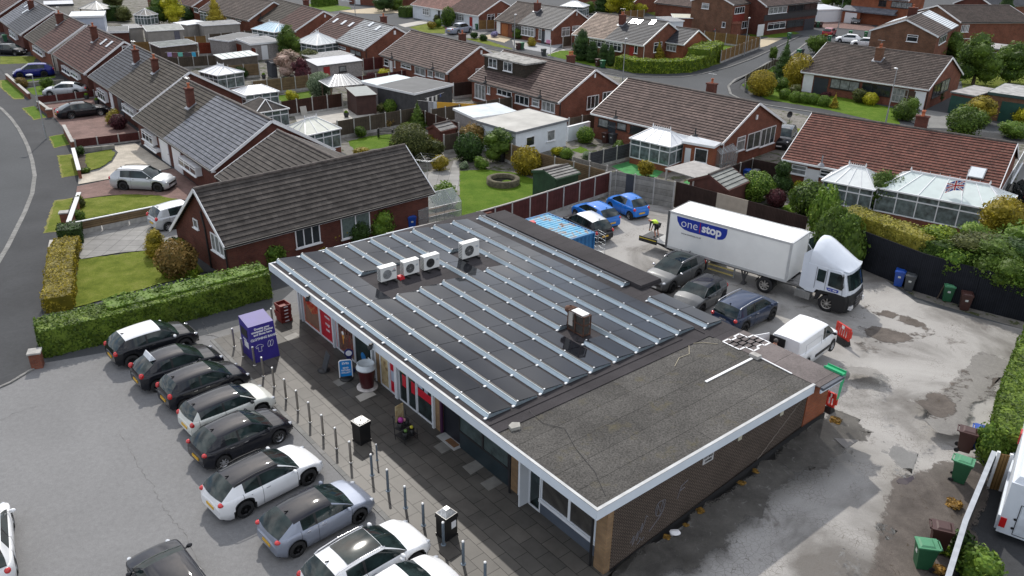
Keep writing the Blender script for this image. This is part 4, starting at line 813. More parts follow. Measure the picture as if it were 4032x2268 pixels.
flatb('outbuilding','pale blue felt-roofed building carrying a ladder of timber, left of white garage',(1,0,2190,1190),(1,0,2640,1130),4.0,2.3,2.4,DASH,plain('pale_blue_roof',(.42,.48,.50),.5,var=.2,scale=.8),cat='garage')
flatb('garage','black painted garage with slate grey flat roof behind the washing line',(1,0,1592,945),(1,0,1988,850),5.6,2.35,2.45,plain('black_render',(.055,.055,.057),.85,var=.3),FLATD)
flatb('garage','pebbledash garage with glazed pale flat roof beside the black garage',(1,0,1320,885),(1,0,1690,815),4.6,2.25,2.3,DASH,plain('pale_glazed_roof',(.42,.52,.54),.4,var=.12),fh=.3)
flatb('shed','dark brown pent-roofed garden shed on the concrete patio',(1,0,1000,975),(1,0,1220,955),3.4,2.0,2.3,WOOD,plain('pale_shed_felt',(.28,.30,.29),.8,var=.1),cat='shed',fascia=WOOD,fh=.1)
h=House('garage','pebbledash garage with grey sheet roof and red door, centre left gardens',(-23.2,101.2),(-19.2,104.4),2.0,2.6,ze=2.2)if 0 else None
flatb('garage','pebbledash garage with grey sheet roof and red side door',(1,0,620,668),(1,0,1078,612),3.2,2.15,2.5,DASH,plain('blue_grey_sheet',(.27,.29,.33),.55,var=.08),fascia=LEAD,fh=.1,door=(.13,.26,RDOOR),wins=((.46,.62,1.1,1.8,BKF),))
flatb('garage','grey speckled flat garage roof directly behind the red-doored garage',(1,0,600,600),(1,0,990,555),3.6,2.3,2.4,DASH,plain('speckled_roof',(.22,.22,.22),.8,var=.4,scale=4),fh=.12)
flatb('garage','white and grey low garage with white door at left of the dark green tree',(1,0,-60,445),(1,0,250,415),4.5,2.3,2.5,DASH,FLATR,fh=.25,door=(.35,.55,WDOOR))
flatb('garage','long low outbuilding with pale flat roof above the maroon fence',(0,0,2300,415),(1,0,30,350),3.5,2.3,2.4,DASH,FLATD,fh=.2)
flatb('shed','low shed with grey felt roof and washing hung in front',(0,0,1605,478),(0,0,1990,438),3.3,2.1,2.3,plain('weathered_boards',(.085,.06,.045),.9,var=.3,scale=2),plain('mossy_felt',(.15,.165,.16),.9,var=.3,scale=1.5),cat='shed',fascia=WHT,fh=.12)
flatb('lean_to','long translucent roofed lean-to against a garden fence',(0,0,2240,600),(0,0,2600,555),2.2,2.0,2.3,plain('shed_frame',(.10,.085,.07),.85,var=.3),plain('glass_roof_green',(.30,.36,.35),.3,var=.1),cat='lean-to',fascia=WHT,fh=.08,roofmi=6)
flatb('garage','concrete panel garage with lichen roof and grey door, upper left',(0,0,1475,320),(0,0,1852,298),3.0,2.1,2.6,plain('concrete_panels',(.26,.245,.225),.85,var=.12,scale=1.5),plain('lichen_roof',(.27,.28,.265),.85,var=.25,scale=1.5),fascia=WHT,fh=.08,door=(.72,.87,plain('grey_door',(.10,.10,.13),.6)))
flatb('garage','second concrete garage immediately left of the grey-doored one',(0,0,1285,290),(0,0,1440,280),4,2.2,2.3,MT['concrete_panels'],MT['speckled_roof'],fascia=LEAD,fh=.08)
flatb('garage','red brick garage with dark flat roof and white fascia strip, upper left',(0,0,1080,320),(0,0,1295,312),4.5,2.2,2.3,BR2,FLATD,fh=.3)
flatb('extension','tall pale blue-white flat-roofed extension behind the row roofs',(0,0,690,170),(0,0,1045,160),6.5,3.4,3.4,plain('blue_white_render',(.48,.52,.60),.7,var=.06),plain('pale_flat_roof',(.50,.53,.56),.5,var=.15,scale=.6),cat='extension',fh=.3)
flatb('extension','cream walled flat-roofed extension with dark fascia at top left',(0,0,440,50),(0,0,740,40),6,3.0,3.0,CREAMW,plain('pale_flat_roof2',(.40,.42,.46),.5,var=.15),cat='extension',fascia=DDOOR,fh=.35)
flatb('garage','grey garage right of the golden conifer, upper left',(0,0,2040,262),(0,0,2420,238),4,2.3,2.4,MT['concrete_panels'],FLATR,fh=.12)
flatb('garage','garage with white edged pale roof left of the golden conifer',(0,0,1880,255),(0,0,2100,225),3.2,2.3,2.4,MT['concrete_panels'],MT['pale_flat_roof'],fh=.12)
flatb('garage','wide white double garage with row of small door panes',(3,0,500,100),(3,0,775,92),6.5,2.4,2.6,WREND,MT['pale_flat_roof'],fh=.25,door=(.05,.92,plain('garage_door_white',(.66,.68,.70),.5,var=.03)))
flatb('garage','brick garage with dark green door, right of the mossy roof bungalow',(3,0,1838,925),(3,0,2092,970),5.5,2.3,2.4,BR1,plain('streaky_felt',(.30,.29,.28),.8,var=.35,scale=1.2),fascia=MT['mossy_felt'],fh=.15,door=(.05,.92,GDOOR))
flatb('substation','brown brick substation with green double doors and notices at right edge',(3,0,2215,930),(3,0,2640,990),7,2.9,2.9,BR4,plain('mossy_pale_felt',(.30,.30,.29),.8,var=.4,scale=1.5),cat='substation',fascia=plain('dark_green_fascia',(.02,.05,.05),.6),fh=.3,door=(.38,1.0,2.2,GDOOR))
flatb('garage','long grey-roofed brick garage with white window, upper right behind trees',(3,0,2010,460),(3,0,2490,515),5.0,2.5,2.6,BR4,MT['streaky_felt'],fascia=LEAD,fh=.2,wins=((.52,.75,1.0,2.0,WHT),))
flatb('extension','flat felt-roofed extension at the back of the rooflit dark roof bungalow',(2,0,1600,215),(2,0,1735,210),5,2.8,2.9,WREND,FLATR,cat='extension',fh=.2)
flatb('carport','yellowing corrugated carport roof left of the blank gable',(2,0,1620,180),(2,0,2030,190),3.2,2.3,2.6,BR1,plain('yellowed_sheet',(.42,.42,.33),.6,var=.15),cat='carport',fh=.12)
flatb('extension','small brick extension with flat roof and dark green door pane, behind conservatory',(2,0,1985,1450),(2,0,2120,1455),4.2,2.45,2.5,BR3,FLATR,cat='extension')if 0 else None
flatb('extension','orange brick kitchen extension with white flat roof beside the hipped conservatory',(2,0,1710,1425),(2,0,2035,1480),4.6,2.45,2.5,BR3,MT['pale_flat_roof'],cat='extension',fh=.2,wins=((.42,.82,.9,2.1,WHT),),door=(.12,.3,WDOOR))
def apex(name,label,ql,qr,W2,ze,zr,wall,roof,cat='shed',**k):
 a,b_=g(ql,ze),g(qr,ze);return House(name,label,(a.x,a.y),(b_.x,b_.y),W2,zr,ze=ze,roofs=((roof,1),),wall=wall,barge=wall,gutter=wall,cat=cat,ov=.1,inset=.08,**k)
apex('shed','green painted garden shed with grey felt roof beside the truck yard fence',(2,1,440,355),(2,1,685,290),1.35,1.95,2.3,GREEN,FELT)
apex('shed','small red-brown shed with grey felt roof by the garden bench',(1,0,1855,1325),(1,0,2022,1282),.9,1.5,1.95,plain('redbrown_boards',(.10,.03,.02),.8,var=.2),FELT)
apex('summer_house','brown apex shed with patched grey-green roof beside the slatted pergola',(2,1,2170,468),(2,1,2385,375),1.7,1.7,2.5,plain('darkred_boards',(.085,.03,.022),.8,var=.2),plain('patched_felt',(.24,.25,.23),.85,var=.35,scale=.8),cat='shed')
apex('shed','narrow dark grey shed left of the pink flowering tree',(1,0,150,640),(1,0,215,632),.7,1.8,2.1,plain('grey_boards',(.06,.065,.075),.8),MT['grey_boards'])
def conserv(label,q,rz,w_,d,ze=2.2,zr=3.1,roof=None,base=BR1,hip=.35,crest=True,name='conservatory',open_=False,nz=3,cat='conservatory',zq=None,ribs=3):
 p=g(q,ze if zq is None else zq);T=thing(name,label,cat,(p.x,p.y,0),rz);roof=roof or PCARB;hb=.55
 if not open_:
  b=MB();b.box(0,0,0,w_,d,hb);b.build('base_wall',base,T)
  b=MB();fr=MB();t=.07
  for(p0,p1,n)in(((0,0),(w_,0),nz+1),((w_,0),(w_,d),nz),((w_,d),(0,d),nz),((0,d),(0,0),nz)):
   for i in range(n+1):
    x,y=p0[0]+(p1[0]-p0[0])*i/n,p0[1]+(p1[1]-p0[1])*i/n;fr.box(x-t/2,y-t/2,hb,x+t/2,y+t/2,ze)
   for z in(hb+.03,ze-.5,ze-.05):fr.bar((*p0,z),(*p1,z),.09,.08)
  fr.build('frame',WHT,T);b.box(.02,.02,hb,w_-.02,d-.02,ze-.02);b.build('glazing',plain('conservatory_glass',(.10,.13,.13),.08,var=.7,scale=2.2,spec=.8),T)
 else:
  b=MB()
  for x in(.15,w_-.15):
   for y in(.15,d-.15):b.box(x-.06,y-.06,0,x+.06,y+.06,ze)
  b.build('post',plain('timber_posts',(.16,.11,.07),.8),T)
 o=.12;b=MB();hp=hip*min(w_,d)
 if w_>=d:r0,r1=Vector((hp,d/2,zr)),Vector((w_-hp,d/2,zr))
 else:r0,r1=Vector((w_/2,hp,zr)),Vector((w_/2,d-hp,zr))
 c=[Vector((-o,-o,ze)),Vector((w_+o,-o,ze)),Vector((w_+o,d+o,ze)),Vector((-o,d+o,ze))]
 if w_>=d:F=[(c[0],c[1],r1,r0),(c[1],c[2],r1),(c[2],c[3],r0,r1),(c[3],c[0],r0)]
 else:F=[(c[0],c[1],r0),(c[1],c[2],r1,r0),(c[2],c[3],r1),(c[3],c[0],r0,r1)]
 for f in F:b.add(list(f),[tuple(range(len(f)))])
 b.build('roof',roof,T);b=MB();up_=Vector((0,0,.02))
 for f in F:
  n=ribs if len(f)==4 else max(1,ribs-1)
  for i in range(n+1 if len(f)==4 else n):
   t=i/n if len(f)==4 else(i+1)/(n+1);a=f[0].lerp(f[1],t);e=f[3].lerp(f[2],t)if len(f)==4 else f[2];b.bar(a+up_,e+up_,.05,.05)
 for i in range(4):b.bar(c[i],c[(i+1)%4],.1,.1);b.bar(c[i]+up_,(r0 if(i in(0,3)if w_>=d else i in(0,1))else r1)+up_,.07,.07)
 b.build('roof_bars',WHT if not open_ else ALU,T)
 if crest:
  b=MB();b.bar(r0+Vector((0,0,.06)),r1+Vector((0,0,.06)),.08,.12);n=9
  for i in range(n):p=r0.lerp(r1,i/(n-1));b.bar(p,p+Vector((0,0,.24)),.03)
  for p in(r0,r1):b.lathe([(.05,.1),(.07,.2),(.0,.42)],6,0,p)
  b.build('ridge_crest',WHT,T)
 return T
rzb=R(-44.7)
conserv('square white hipped conservatory beside the orange brick kitchen extension',(2,0,1200,1390),R(-42),4.0,3.2,2.25,3.15,plain('white_solid_roof',(.74,.75,.76),.4,var=.03),base=BR3,ribs=3,zq=2.25)
conserv('small white hipped conservatory at the left of the red pantile roof',(3,1,560,365),R(-36),3.6,3.4,2.2,3.2,plain('white_poly_roof',(.66,.69,.68),.3,var=.06),ribs=4)
conserv('wide pale-roofed conservatory behind the flag at right',(3,1,1110,440),R(-36),8.3,4.4,2.3,3.3,plain('sage_roof',(.55,.62,.60),.25,var=.05),nz=5,ribs=6)
conserv('white octagonal conservatory with greenish roof behind the near row gable',(1,0,500,1365),R(48),3.6,3.4,2.2,3.1,plain('cream_poly_roof',(.62,.63,.55),.35,var=.08),ribs=3)
conserv('long conservatory with blue tinted glass roof, upper centre left',(1,0,-40,290),R(-38),5.5,4.4,2.3,3.3,BLUG,ribs=6)
conserv('white peaked pavilion conservatory right of the blue-roofed one',(1,0,400,420),R(-38),4.6,4.2,2.3,3.6,MT['white_poly_roof'],hip=.48,ribs=5)
conserv('white hipped conservatory behind the mossy brown half roof of the row',(0,0,2010,720),R(-39),3.6,3.4,2.2,2.9,MT['white_solid_roof'],ribs=3)
conserv('white lean conservatory with ribbed roof behind the slate roof end',(0,0,2470,960),R(40),3.6,3.2,2.1,2.7,MT['white_solid_roof'],ribs=5,crest=False)
conserv('garden room with dark tiled hipped roof behind the octagonal conservatory',(1,0,0,1140),R(42),3.3,3.6,2.2,3.1,RT['dark'],crest=False,ribs=1)
conserv('open timber gazebo with white ribbed roof in the mid garden',(1,0,745,875),R(30),4.0,3.6,2.1,3.0,plain('grey_ribbed_roof',(.42,.42,.41),.5,var=.1),crest=False,open_=True,name='gazebo',cat='gazebo',ribs=8)
conserv('rounded white conservatory at the top behind the dark-roofed bungalow',(2,0,490,60),R(-20),4.6,4.0,2.4,3.3,MT['white_poly_roof'],hip=.45,ribs=6)
conserv('white framed conservatory with blue glass roof, upper right edge houses',(3,0,1890,390),R(15),5.0,4.0,2.4,3.0,plain('blue_glass_roof',(.35,.52,.68),.2,var=.4,scale=.4),ribs=4)
conserv('small white peaked gazebo in the upper left gardens',(0,0,795,88),R(-20),4.2,4.0,2.2,3.4,plain('offwhite_canvas',(.60,.58,.53),.8,var=.05),open_=True,crest=False,hip=.5,name='gazebo',cat='gazebo',ribs=3)
conserv('small grey hexagonal summer house in the upper left gardens',(0,0,1350,150),R(-20),2.6,2.6,2.1,3.1,MT['concrete_panels'],crest=False,hip=.5,ribs=2,name='summer_house',cat='summer house')
conserv('white conservatory with slate hipped roof at the mossy bungalow, upper left',(0,0,2010,115),R(-40),4.5,3.6,2.2,3.0,RT['slate'],crest=False,ribs=1)
# ------------------ the shop: local x = depth from the front, y = along the front, z up
RZS=atan2(W.y,W.x)
shop=thing('shop_building','long single storey shop with flat roof, white fascia and solar panels','shop',CN,RZS)
M_DKBR=bricky('dark_brown_wall_brick',(.045,.032,.026),(.036,.026,.022),(.17,.14,.115),.225,.075,.011,var=.25)
M_TAN=bricky('tan_pier_brick',(.30,.19,.10),(.24,.15,.085),(.2,.16,.11))
M_FASC=plain('white_fascia',(.60,.66,.72),.45,var=.06,scale=.8)
def felt(name,col,seam,spk=.25,mossc=None):
 m,nt,b=_new(name);b.inputs['Roughness'].default_value=.8;b.inputs['Specular IOR Level'].default_value=.15
 n=noise(nt,.5,7,.6);a=ramp(nt,n,[(.3,c4(col,.72)),(.7,c4(col,1.25))])
 t=nt.nodes.new('ShaderNodeTexCoord');k=nt.nodes.new('ShaderNodeTexBrick');nt.links.new(t.outputs['UV'],k.inputs['Vector'])
 for q,v in(('Scale',1),('Brick Width',seam[0]),('Row Height',seam[1]),('Mortar Size',.02),('Mortar Smooth',.5)):k.inputs[q].default_value=v
 k.inputs['Color1'].default_value=(1,1,1,1);k.inputs['Color2'].default_value=(.82,.82,.82,1);k.inputs['Mortar'].default_value=(.45,.45,.45,1)
 a=mixc(nt,1.0,a,k.outputs[0],'MULTIPLY');f=noise(nt,14,5,.85);s=ramp(nt,f,[(.38,(1-spk,)*3),(.62,(1+spk,)*3)]);a=mixc(nt,1.0,a,s,'MULTIPLY')
 if mossc:d=noise(nt,.9,7,.7);a=mixc(nt,ramp(nt,d,[(.56,(0,0,0)),(.72,(.8,.8,.8))]),a,mossc)
 nt.links.new(a,b.inputs['Base Color']);bump(nt,b,f,.5,.02);return m
M_FELT=felt('purple_grey_roof_felt',(.045,.041,.044),(9,1.0),.12);M_GRAN=felt('granule_roof_felt',(.082,.078,.072),(12,1.05),.55,(.10,.088,.05))
M_FELT2=felt('brown_mineral_felt',(.15,.13,.125),(6,2),.2)
b=MB();ZF=3.3
b.box(.0,5.3,ZF-.02,13.9,24.5,ZF);b.box(13.9,10.4,ZF-.02,14.75,23.3,ZF);b.build('roof_deck',M_FELT,shop)
b=MB();b.box(.0,.0,ZF-.02,12.3,5.3,ZF);b.build('roof_deck',M_GRAN,shop)
b=MB();b.box(12.3,-.28,ZF-.02,13.9,4.6,ZF+.02);b.build('roof_deck',M_FELT2,shop)
b=MB();b.box(12.3,4.6,ZF-.02,13.9,5.3,ZF-.001);b.box(-.0,5.2,ZF,12.2,5.42,ZF+.035);b.box(-.0,5.75,ZF,11,5.85,ZF+.03);b.box(12.2,5.0,ZF,12.3,9.8,ZF+.03);b.build('felt_lap',M_FELT,shop)
b=MB();b.box(13.3,10.4,ZF,14.9,23.3,ZF+.22,0,.06);b.build('roof_upstand',M_FELT,shop)
b=MB();b.box(-.05,-.05,ZF-.36,0,24.55,ZF+.03);b.box(-.05,-.09,ZF-.36,12.3,-.05,ZF+.03);b.box(-.05,24.55,ZF-.36,9,24.6,ZF+.03);b.build('fascia',M_FASC,shop)
b=MB();b.box(-.06,-.1,ZF+.03,.05,24.55,ZF+.06);b.box(.05,-.1,ZF+.03,12.3,.02,ZF+.06);b.build('roof_edge_trim',plain('trim_metal',(.42,.43,.43),.6,var=.2,scale=1.5),shop)
b=MB();b.box(12.35,-.36,ZF-.28,13.95,-.30,ZF-.10,0);b.build('fascia',M_FASC,shop)
b=MB();b.box(12.35,-.44,ZF-.12,13.95,-.30,ZF-.0);b.build('gutter',plain('slate_grey_gutter',(.07,.08,.10),.6),shop)
b=MB();b.box(0,.0,ZF-.2,1.1,24.4,ZF-.16);b.build('soffit',plain('soffit',(.3,.32,.34),.7),shop)
b=MB();b.box(1.0,.10,0,12.2,.30,ZF-.02);b.build('side_wall',M_DKBR,shop)
b=MB();b.box(12.2,.06,.6,13.8,.30,ZF-.02);b.build('side_wall',BR3,shop)
b=MB();b.add([(.95,.06,0),(13.85,.02,0),(13.85,.02,1.35),(12.1,.02,1.3),(1.0,.06,.14),(.95,.3,0),(13.85,.3,0)],[(0,1,2,3,4)]);b.build('plinth',plain('black_bitumen',(.010,.010,.011),.7,var=.2),shop)
b=MB();b.box(.72,.12,0,1.04,.62,ZF-.35);b.box(1.04,.34,0,1.2,.62,ZF-.35);b.build('brick_pier',M_TAN,shop)
b=MB();b.box(13.6,.3,.5,13.75,24.2,ZF-.02);b.box(1.2,23.9,0,14.4,24.1,ZF-.02);b.build('rear_wall',BR2,shop)
for x_,y_ in((.66,.72),(.9,5.45)):MB().path([(x_,y_,.05),(x_,y_,ZF-.4)],.05,8).build('drainpipe',BLK,shop)
XF=1.1
DKI=plain('dark_shop_interior',(.02,.024,.026),.5,var=.3)
b=MB();b.box(XF+.25,.62,.03,XF+.3,23.8,ZF-.2);b.build('interior_wall',DKI,shop)
def noisy(name,cols,sc=3):
 m,nt,b=_new(name);b.inputs['Roughness'].default_value=.35;n=noise(nt,sc,5,.6,dist=1.5);st=[(.25+.5*i/(len(cols)-1),c)for i,c in enumerate(cols)]
 nt.links.new(ramp(nt,n,st),b.inputs['Base Color']);return m
PIZ=noisy('food_poster',[(.55,.42,.22),(.50,.36,.16),(.45,.07,.03),(.32,.03,.02),(.42,.33,.24)],3.2);DRK=noisy('drinks_poster',[(.10,.02,.02),(.30,.05,.03),(.05,.03,.03),(.25,.16,.09),(.5,.42,.3)],5)
RED=plain('red_poster',(.48,.008,.025),.3,var=.08);SNW=noisy('sandwich_poster',[(.06,.03,.03),(.35,.25,.12),(.5,.42,.25),(.1,.04,.03)],3);WTX=plain('white_lettering',(.75,.75,.76),.5,var=0)
FRM=plain('shop_frame_white',(.62,.65,.68),.4,var=.04)
def sfm(x,y,z):return Matrix.Translation((x,y,z))@Matrix(((0,0,-1,0),(-1,0,0,0),(0,1,0,0),(0,0,0,1)))
def bay(u1,u0,mat,z0=.12,z1=2.6,name='shop_window',fr=None,panes=()):
 fr=fr or FRM;t=.06;b=MB();b.box(XF-.04,u0,z0-.08,XF+.04,u1,z0);b.box(XF-.04,u0,z1,XF+.04,u1,z1+.1)
 b.box(XF-.038,u0,z0,XF+.04,u0+t,z1);b.box(XF-.038,u1-t,z0,XF+.04,u1,z1)
 o=b.build(name,fr,shop);b=MB();b.box(XF-.01,u0+t,z0,XF+.01,u1-t,z1);b.build('pane',mat,o);return o
o_=bay(23.3,21.45,PIZ);b=MB()
for i in range(14):yy,zz=21.75+(i%4)*.33+.1*(i%3),1.45+(i//4)*.27;b.cyl((XF-.02,yy,zz),(XF-.015,yy,zz),.11,n=10)
b.build('poster_detail',plain('pepperoni',(.40,.02,.01),.4),o_);b=MB();b.add([(XF-.018,23.1,.25),(XF-.018,21.6,.25),(XF-.018,21.6,1.2),(XF-.018,22.3,.9),(XF-.018,23.1,1.4)],[(0,1,2,3,4)]);b.build('poster_detail',plain('board_wood',(.22,.12,.08),.5),o_)
o_=bay(21.4,19.95,RED)
for i,(s,z)in enumerate((('drinks',1.75),('wines',1.42),('mags',1.02),('cash',.68))):text(s,.24,WTX,o_,sfm(XF-.02,20.55,z),bold=.004)
for d_,y0_,y1_ in((.13,19.75,19.9),(.1,23.4,23.5),(.1,23.68,23.78),(.1,15.95,16.05),(.05,15.7,15.78),(.13,13.72,13.95),(.13,10.78,10.9)):MB().box(XF-d_,y0_,0,XF+.05,y1_,2.7).build('pillar',FRM,shop)
for y0_,y1_ in((23.5,23.68),(15.4,15.7),(10.45,10.78),(5.2,5.6)):MB().box(XF-.02,y0_,0,XF+.2,y1_,2.7).build('brick_pier',MT['tan_pier_brick'],shop)
bay(19.72,19.5,RED);o_=bay(19.45,17.8,DRK)
b=MB();b.lathe([(.10,0),(.13,.5),(.12,.52)],12,0,(XF+.08,18.95,.6));b.build('poster_detail',plain('beer_amber',(.60,.25,.03),.4),o_);b=MB();b.lathe([(.12,0),(.14,.12),(.1,.2)],12,0,(XF+.08,18.95,1.12));b.build('poster_detail',WTX,o_)
b=MB()
for i in range(8):yy=17.95+i*.18;b.box(XF-.02,yy,1.3+.1*(i%3),XF-.012,yy+.09,2.1);b.box(XF-.02,yy+.02,2.1,XF-.012,yy+.07,2.35)
b.build('poster_detail',plain('bottle_brown',(.05,.015,.01),.2),o_)
o_=bay(17.75,16.12,GLS,name='shop_window');b=MB();b.cyl((XF-.02,16.95,.75),(XF-.012,16.95,.75),.24,n=14);b.build('sticker',plain('blue_sticker',(.02,.18,.45),.4),o_);b=MB();b.box(XF-.02,16.2,.5,XF-.012,16.5,.95);b.build('sticker',WTX,o_)
o_=bay(15.35,14.55,SNW);b=MB();b.box(XF-.02,14.62,1.75,XF-.012,15.28,2.5);b.build('poster_detail',MT['blue_sticker'],o_)
o_=bay(14.5,14.0,RED);b=MB();b.box(XF-.02,14.12,.7,XF-.012,14.4,1.25);b.build('sticker',plain('pale_notice',(.35,.40,.48),.5),o_);text('PayPoint',.1,WTX,o_,sfm(XF-.02,14.25,1.55),bold=.002)if 0 else None
for u1,u0 in((13.68,12.98),(12.95,12.25)):
 o_=bay(u1,u0,GLS,.1,2.4,'sliding_door');b=MB();b.box(XF-.02,u0+.12,.9,XF-.012,u0+.42,1.5);b.build('sticker',RED,o_);b=MB();b.box(XF-.02,u0+.3,1.6,XF-.012,u0+.55,1.9);b.build('sticker',plain('yellow_notice',(.5,.5,.1),.5),o_)
o_=bay(12.2,10.92,GLS);b=MB();b.box(XF-.02,10.99,1.05,XF-.012,12.13,1.45);b.build('sticker',RED,o_);b=MB();b.box(XF-.02,11.75,1.5,XF-.012,12.1,2.2);b.box(XF-.02,11.35,1.45,XF-.012,11.6,1.95);b.build('sticker',MT['pale_notice'],o_)
for y_ in(10.3,5.62):MB().box(XF-.03,y_,0,XF+.06,y_+.12,2.8).build('post',plain('purple_post',(.05,.012,.045),.5),shop)
b=MB();b.box(XF-.01,5.74,.03,XF+.03,9.0,.85);b.build('stall_riser',plain('teal_black_panel',(.012,.022,.028),.45,var=.2),shop)
bay(9.02,7.4,plain('dusty_shop_glass',(.05,.07,.07),.12,var=.4,spec=.7),.92,2.6,fr=BLK);bay(7.4,5.74,MT['dusty_shop_glass'],.92,2.6,fr=BLK)
b=MB();b.box(XF+.1,9.02,.03,XF+.2,10.3,2.7);b.build('recess_door',plain('near_black_door',(.008,.010,.016),.5),shop)
b=MB();b.box(XF-.35,8.95,.03,XF+.1,10.25,.06);b.build('doorstep',plain('pale_step',(.33,.33,.32),.7),shop);b=MB();b.box(XF-.25,9.1,.06,XF+.05,9.75,.075);b.build('doormat',plain('brown_mat',(.14,.07,.03),.95),shop)
bay(5.15,4.55,plain('door_opening',(.015,.015,.016),.6),.1,2.5,'shop_door');bay(4.5,3.85,GLS,.1,2.5,'shop_door')
b=MB();b.box(XF-.5,4.5,.1,XF-.02,4.56,2.4);b.build('open_door',FRM,shop)
b=MB();b.box(XF-.03,.78,.03,XF+.03,3.85,.58);b.build('stall_riser',plain('slate_blue_panel',(.07,.085,.11),.5,var=.12),shop);b=MB();b.box(XF-.1,.76,.58,XF+.02,3.88,.72);b.build('sill',FRM,shop)
IG=noisy('dim_interior_glass',[(.02,.02,.02),(.05,.047,.043),(.08,.075,.068)],.8);IG.node_tree.nodes['Principled BSDF'].inputs['Roughness'].default_value=.08
bay(3.82,2.3,IG,.74,2.65);bay(2.3,.98,IG,.74,2.65);b=MB();b.box(XF-.04,.76,.72,XF+.02,1.0,2.7);b.build('panel',M_FASC,shop)
for yy in(19.85,13.85):
 b=MB();b.box(-.22,yy-.05,ZF-.1,-.05,yy+.05,ZF-.02);b.lathe([(.10,-.12),(.12,0),(.06,.04)],10,0,(-.2,yy,ZF-.14));b.build('cctv_dome',BLK,shop)
SGN=plain('side_wall_sign',(.42,.42,.42),.6,var=.1);o_=MB().box(5.54,.07,2.40,6.14,.095,2.78).build('notice',SGN,shop)
MS=Matrix.Translation((6.05,.066,2.53))@Matrix(((1,0,0,0),(0,0,1,0),(0,-1,0,0),(0,0,0,1)))
MS=Matrix(((1,0,0,5.84),(0,0,-1,.066),(0,1,0,2.67),(0,0,0,1)));text('NO BALL',.13,BLK,o_,MS,bold=.004);MS2=MS.copy();MS2[2][3]=2.51;text('GAMES',.13,BLK,o_,MS2,bold=.004)
for x_ in(7.6,10.3):MB().box(x_,.07,2.55,x_+.22,.095,2.9).build('notice',plain('cream_plate',(.45,.43,.33),.6),shop)
GRF=plain('chalk_graffiti',(.17,.165,.18),.9,var=.2,scale=9);b=MB()
def scr(pts,r=.013):b.path([(x,.088,z)for x,z in pts],r,4)
scr([(3.35+.22*cos(t*.6),1.55+.33*sin(t*.6))for t in range(12)]);scr([(3.2,1.3),(3.25,1.75),(3.4,1.35),(3.5,1.85),(3.62,1.8),(3.6,1.5),(3.45,1.2),(2.9,.75)]);scr([(4.3,1.5),(4.45,2.0),(4.8,2.1)]);scr([(4.42,1.8),(4.65,1.85)])
scr([(1.95,.75),(2.1,1.0),(2.05,.6),(2.3,1.1),(2.25,.7),(2.5,1.35),(2.45,.95),(2.6,1.3),(2.65,1.6),(2.75,1.5)]);scr([(2.3,.5),(2.45,.6),(2.4,.75),(2.55,.55),(2.65,.65)]);b.build('graffiti',GRF,shop)
b=MB();b.path([(9.2+.16*i+.08*(i%2),.093,.95+.11*i)for i in range(17)],.012,4);b.build('wall_crack',plain('pale_mortar_repair',(.22,.19,.16),.9),shop)
def onroof(name,label,cat,u_,w_,rz=0,group=None,z=ZF):p=uw(u_,w_,z);return thing(name,label,cat,p,RZS+rz,group)
STEEL=plain('deflector_steel',(.42,.50,.55),.32,.35,var=.05,scale=3);CELL=plain('solar_cells',(.010,.011,.014),.06,var=.35,scale=.5,spec=.28);PFR=plain('panel_frame',(.008,.008,.009),.35,.3)
rows=[(.30,6.15,24.5,'nearest the shop front, running the whole roof'),(1.65,6.15,24.43,'second from the shop front, running the whole roof'),(3.02,20.3,24.3,'short row at the house end, third from the front'),(3.02,6.16,17.0,'long row starting right of the three outdoor units, third from the front'),(4.37,20.4,24.2,'short row at the house end, fourth from the front'),(4.37,6.14,17.0,'long row starting beside bare felt, fourth from the front'),(5.72,20.3,24.07,'short row at the house end, fifth from the front'),(5.72,6.14,16.98,'long row fifth from the front, right of the bare felt'),(7.10,9.7,24.02,'sixth from the front, ending at the rusty unit'),(7.12,6.13,8.1,'one short panel row right below the rusty unit'),(8.42,20.0,23.9,'short row seventh from the front, left of the single large outdoor unit'),(8.45,6.13,16.9,'seventh from the front, passing behind the rusty unit'),(9.75,6.12,23.7,'third full row from the back edge'),(11.08,6.11,23.63,'second full row from the back edge'),(12.85,11.19,23.38,'row along the back edge near the container'),(12.62,5.76,9.37,'short separate row near the parked dark blue car')]
CLM=[MB().box(-.03,-.03,-.005,.03,.03,.02).mesh('clamp',[WHT]),MB().box(-.06,-.04,0,.06,.04,.05).mesh('clamp',[WHT])]
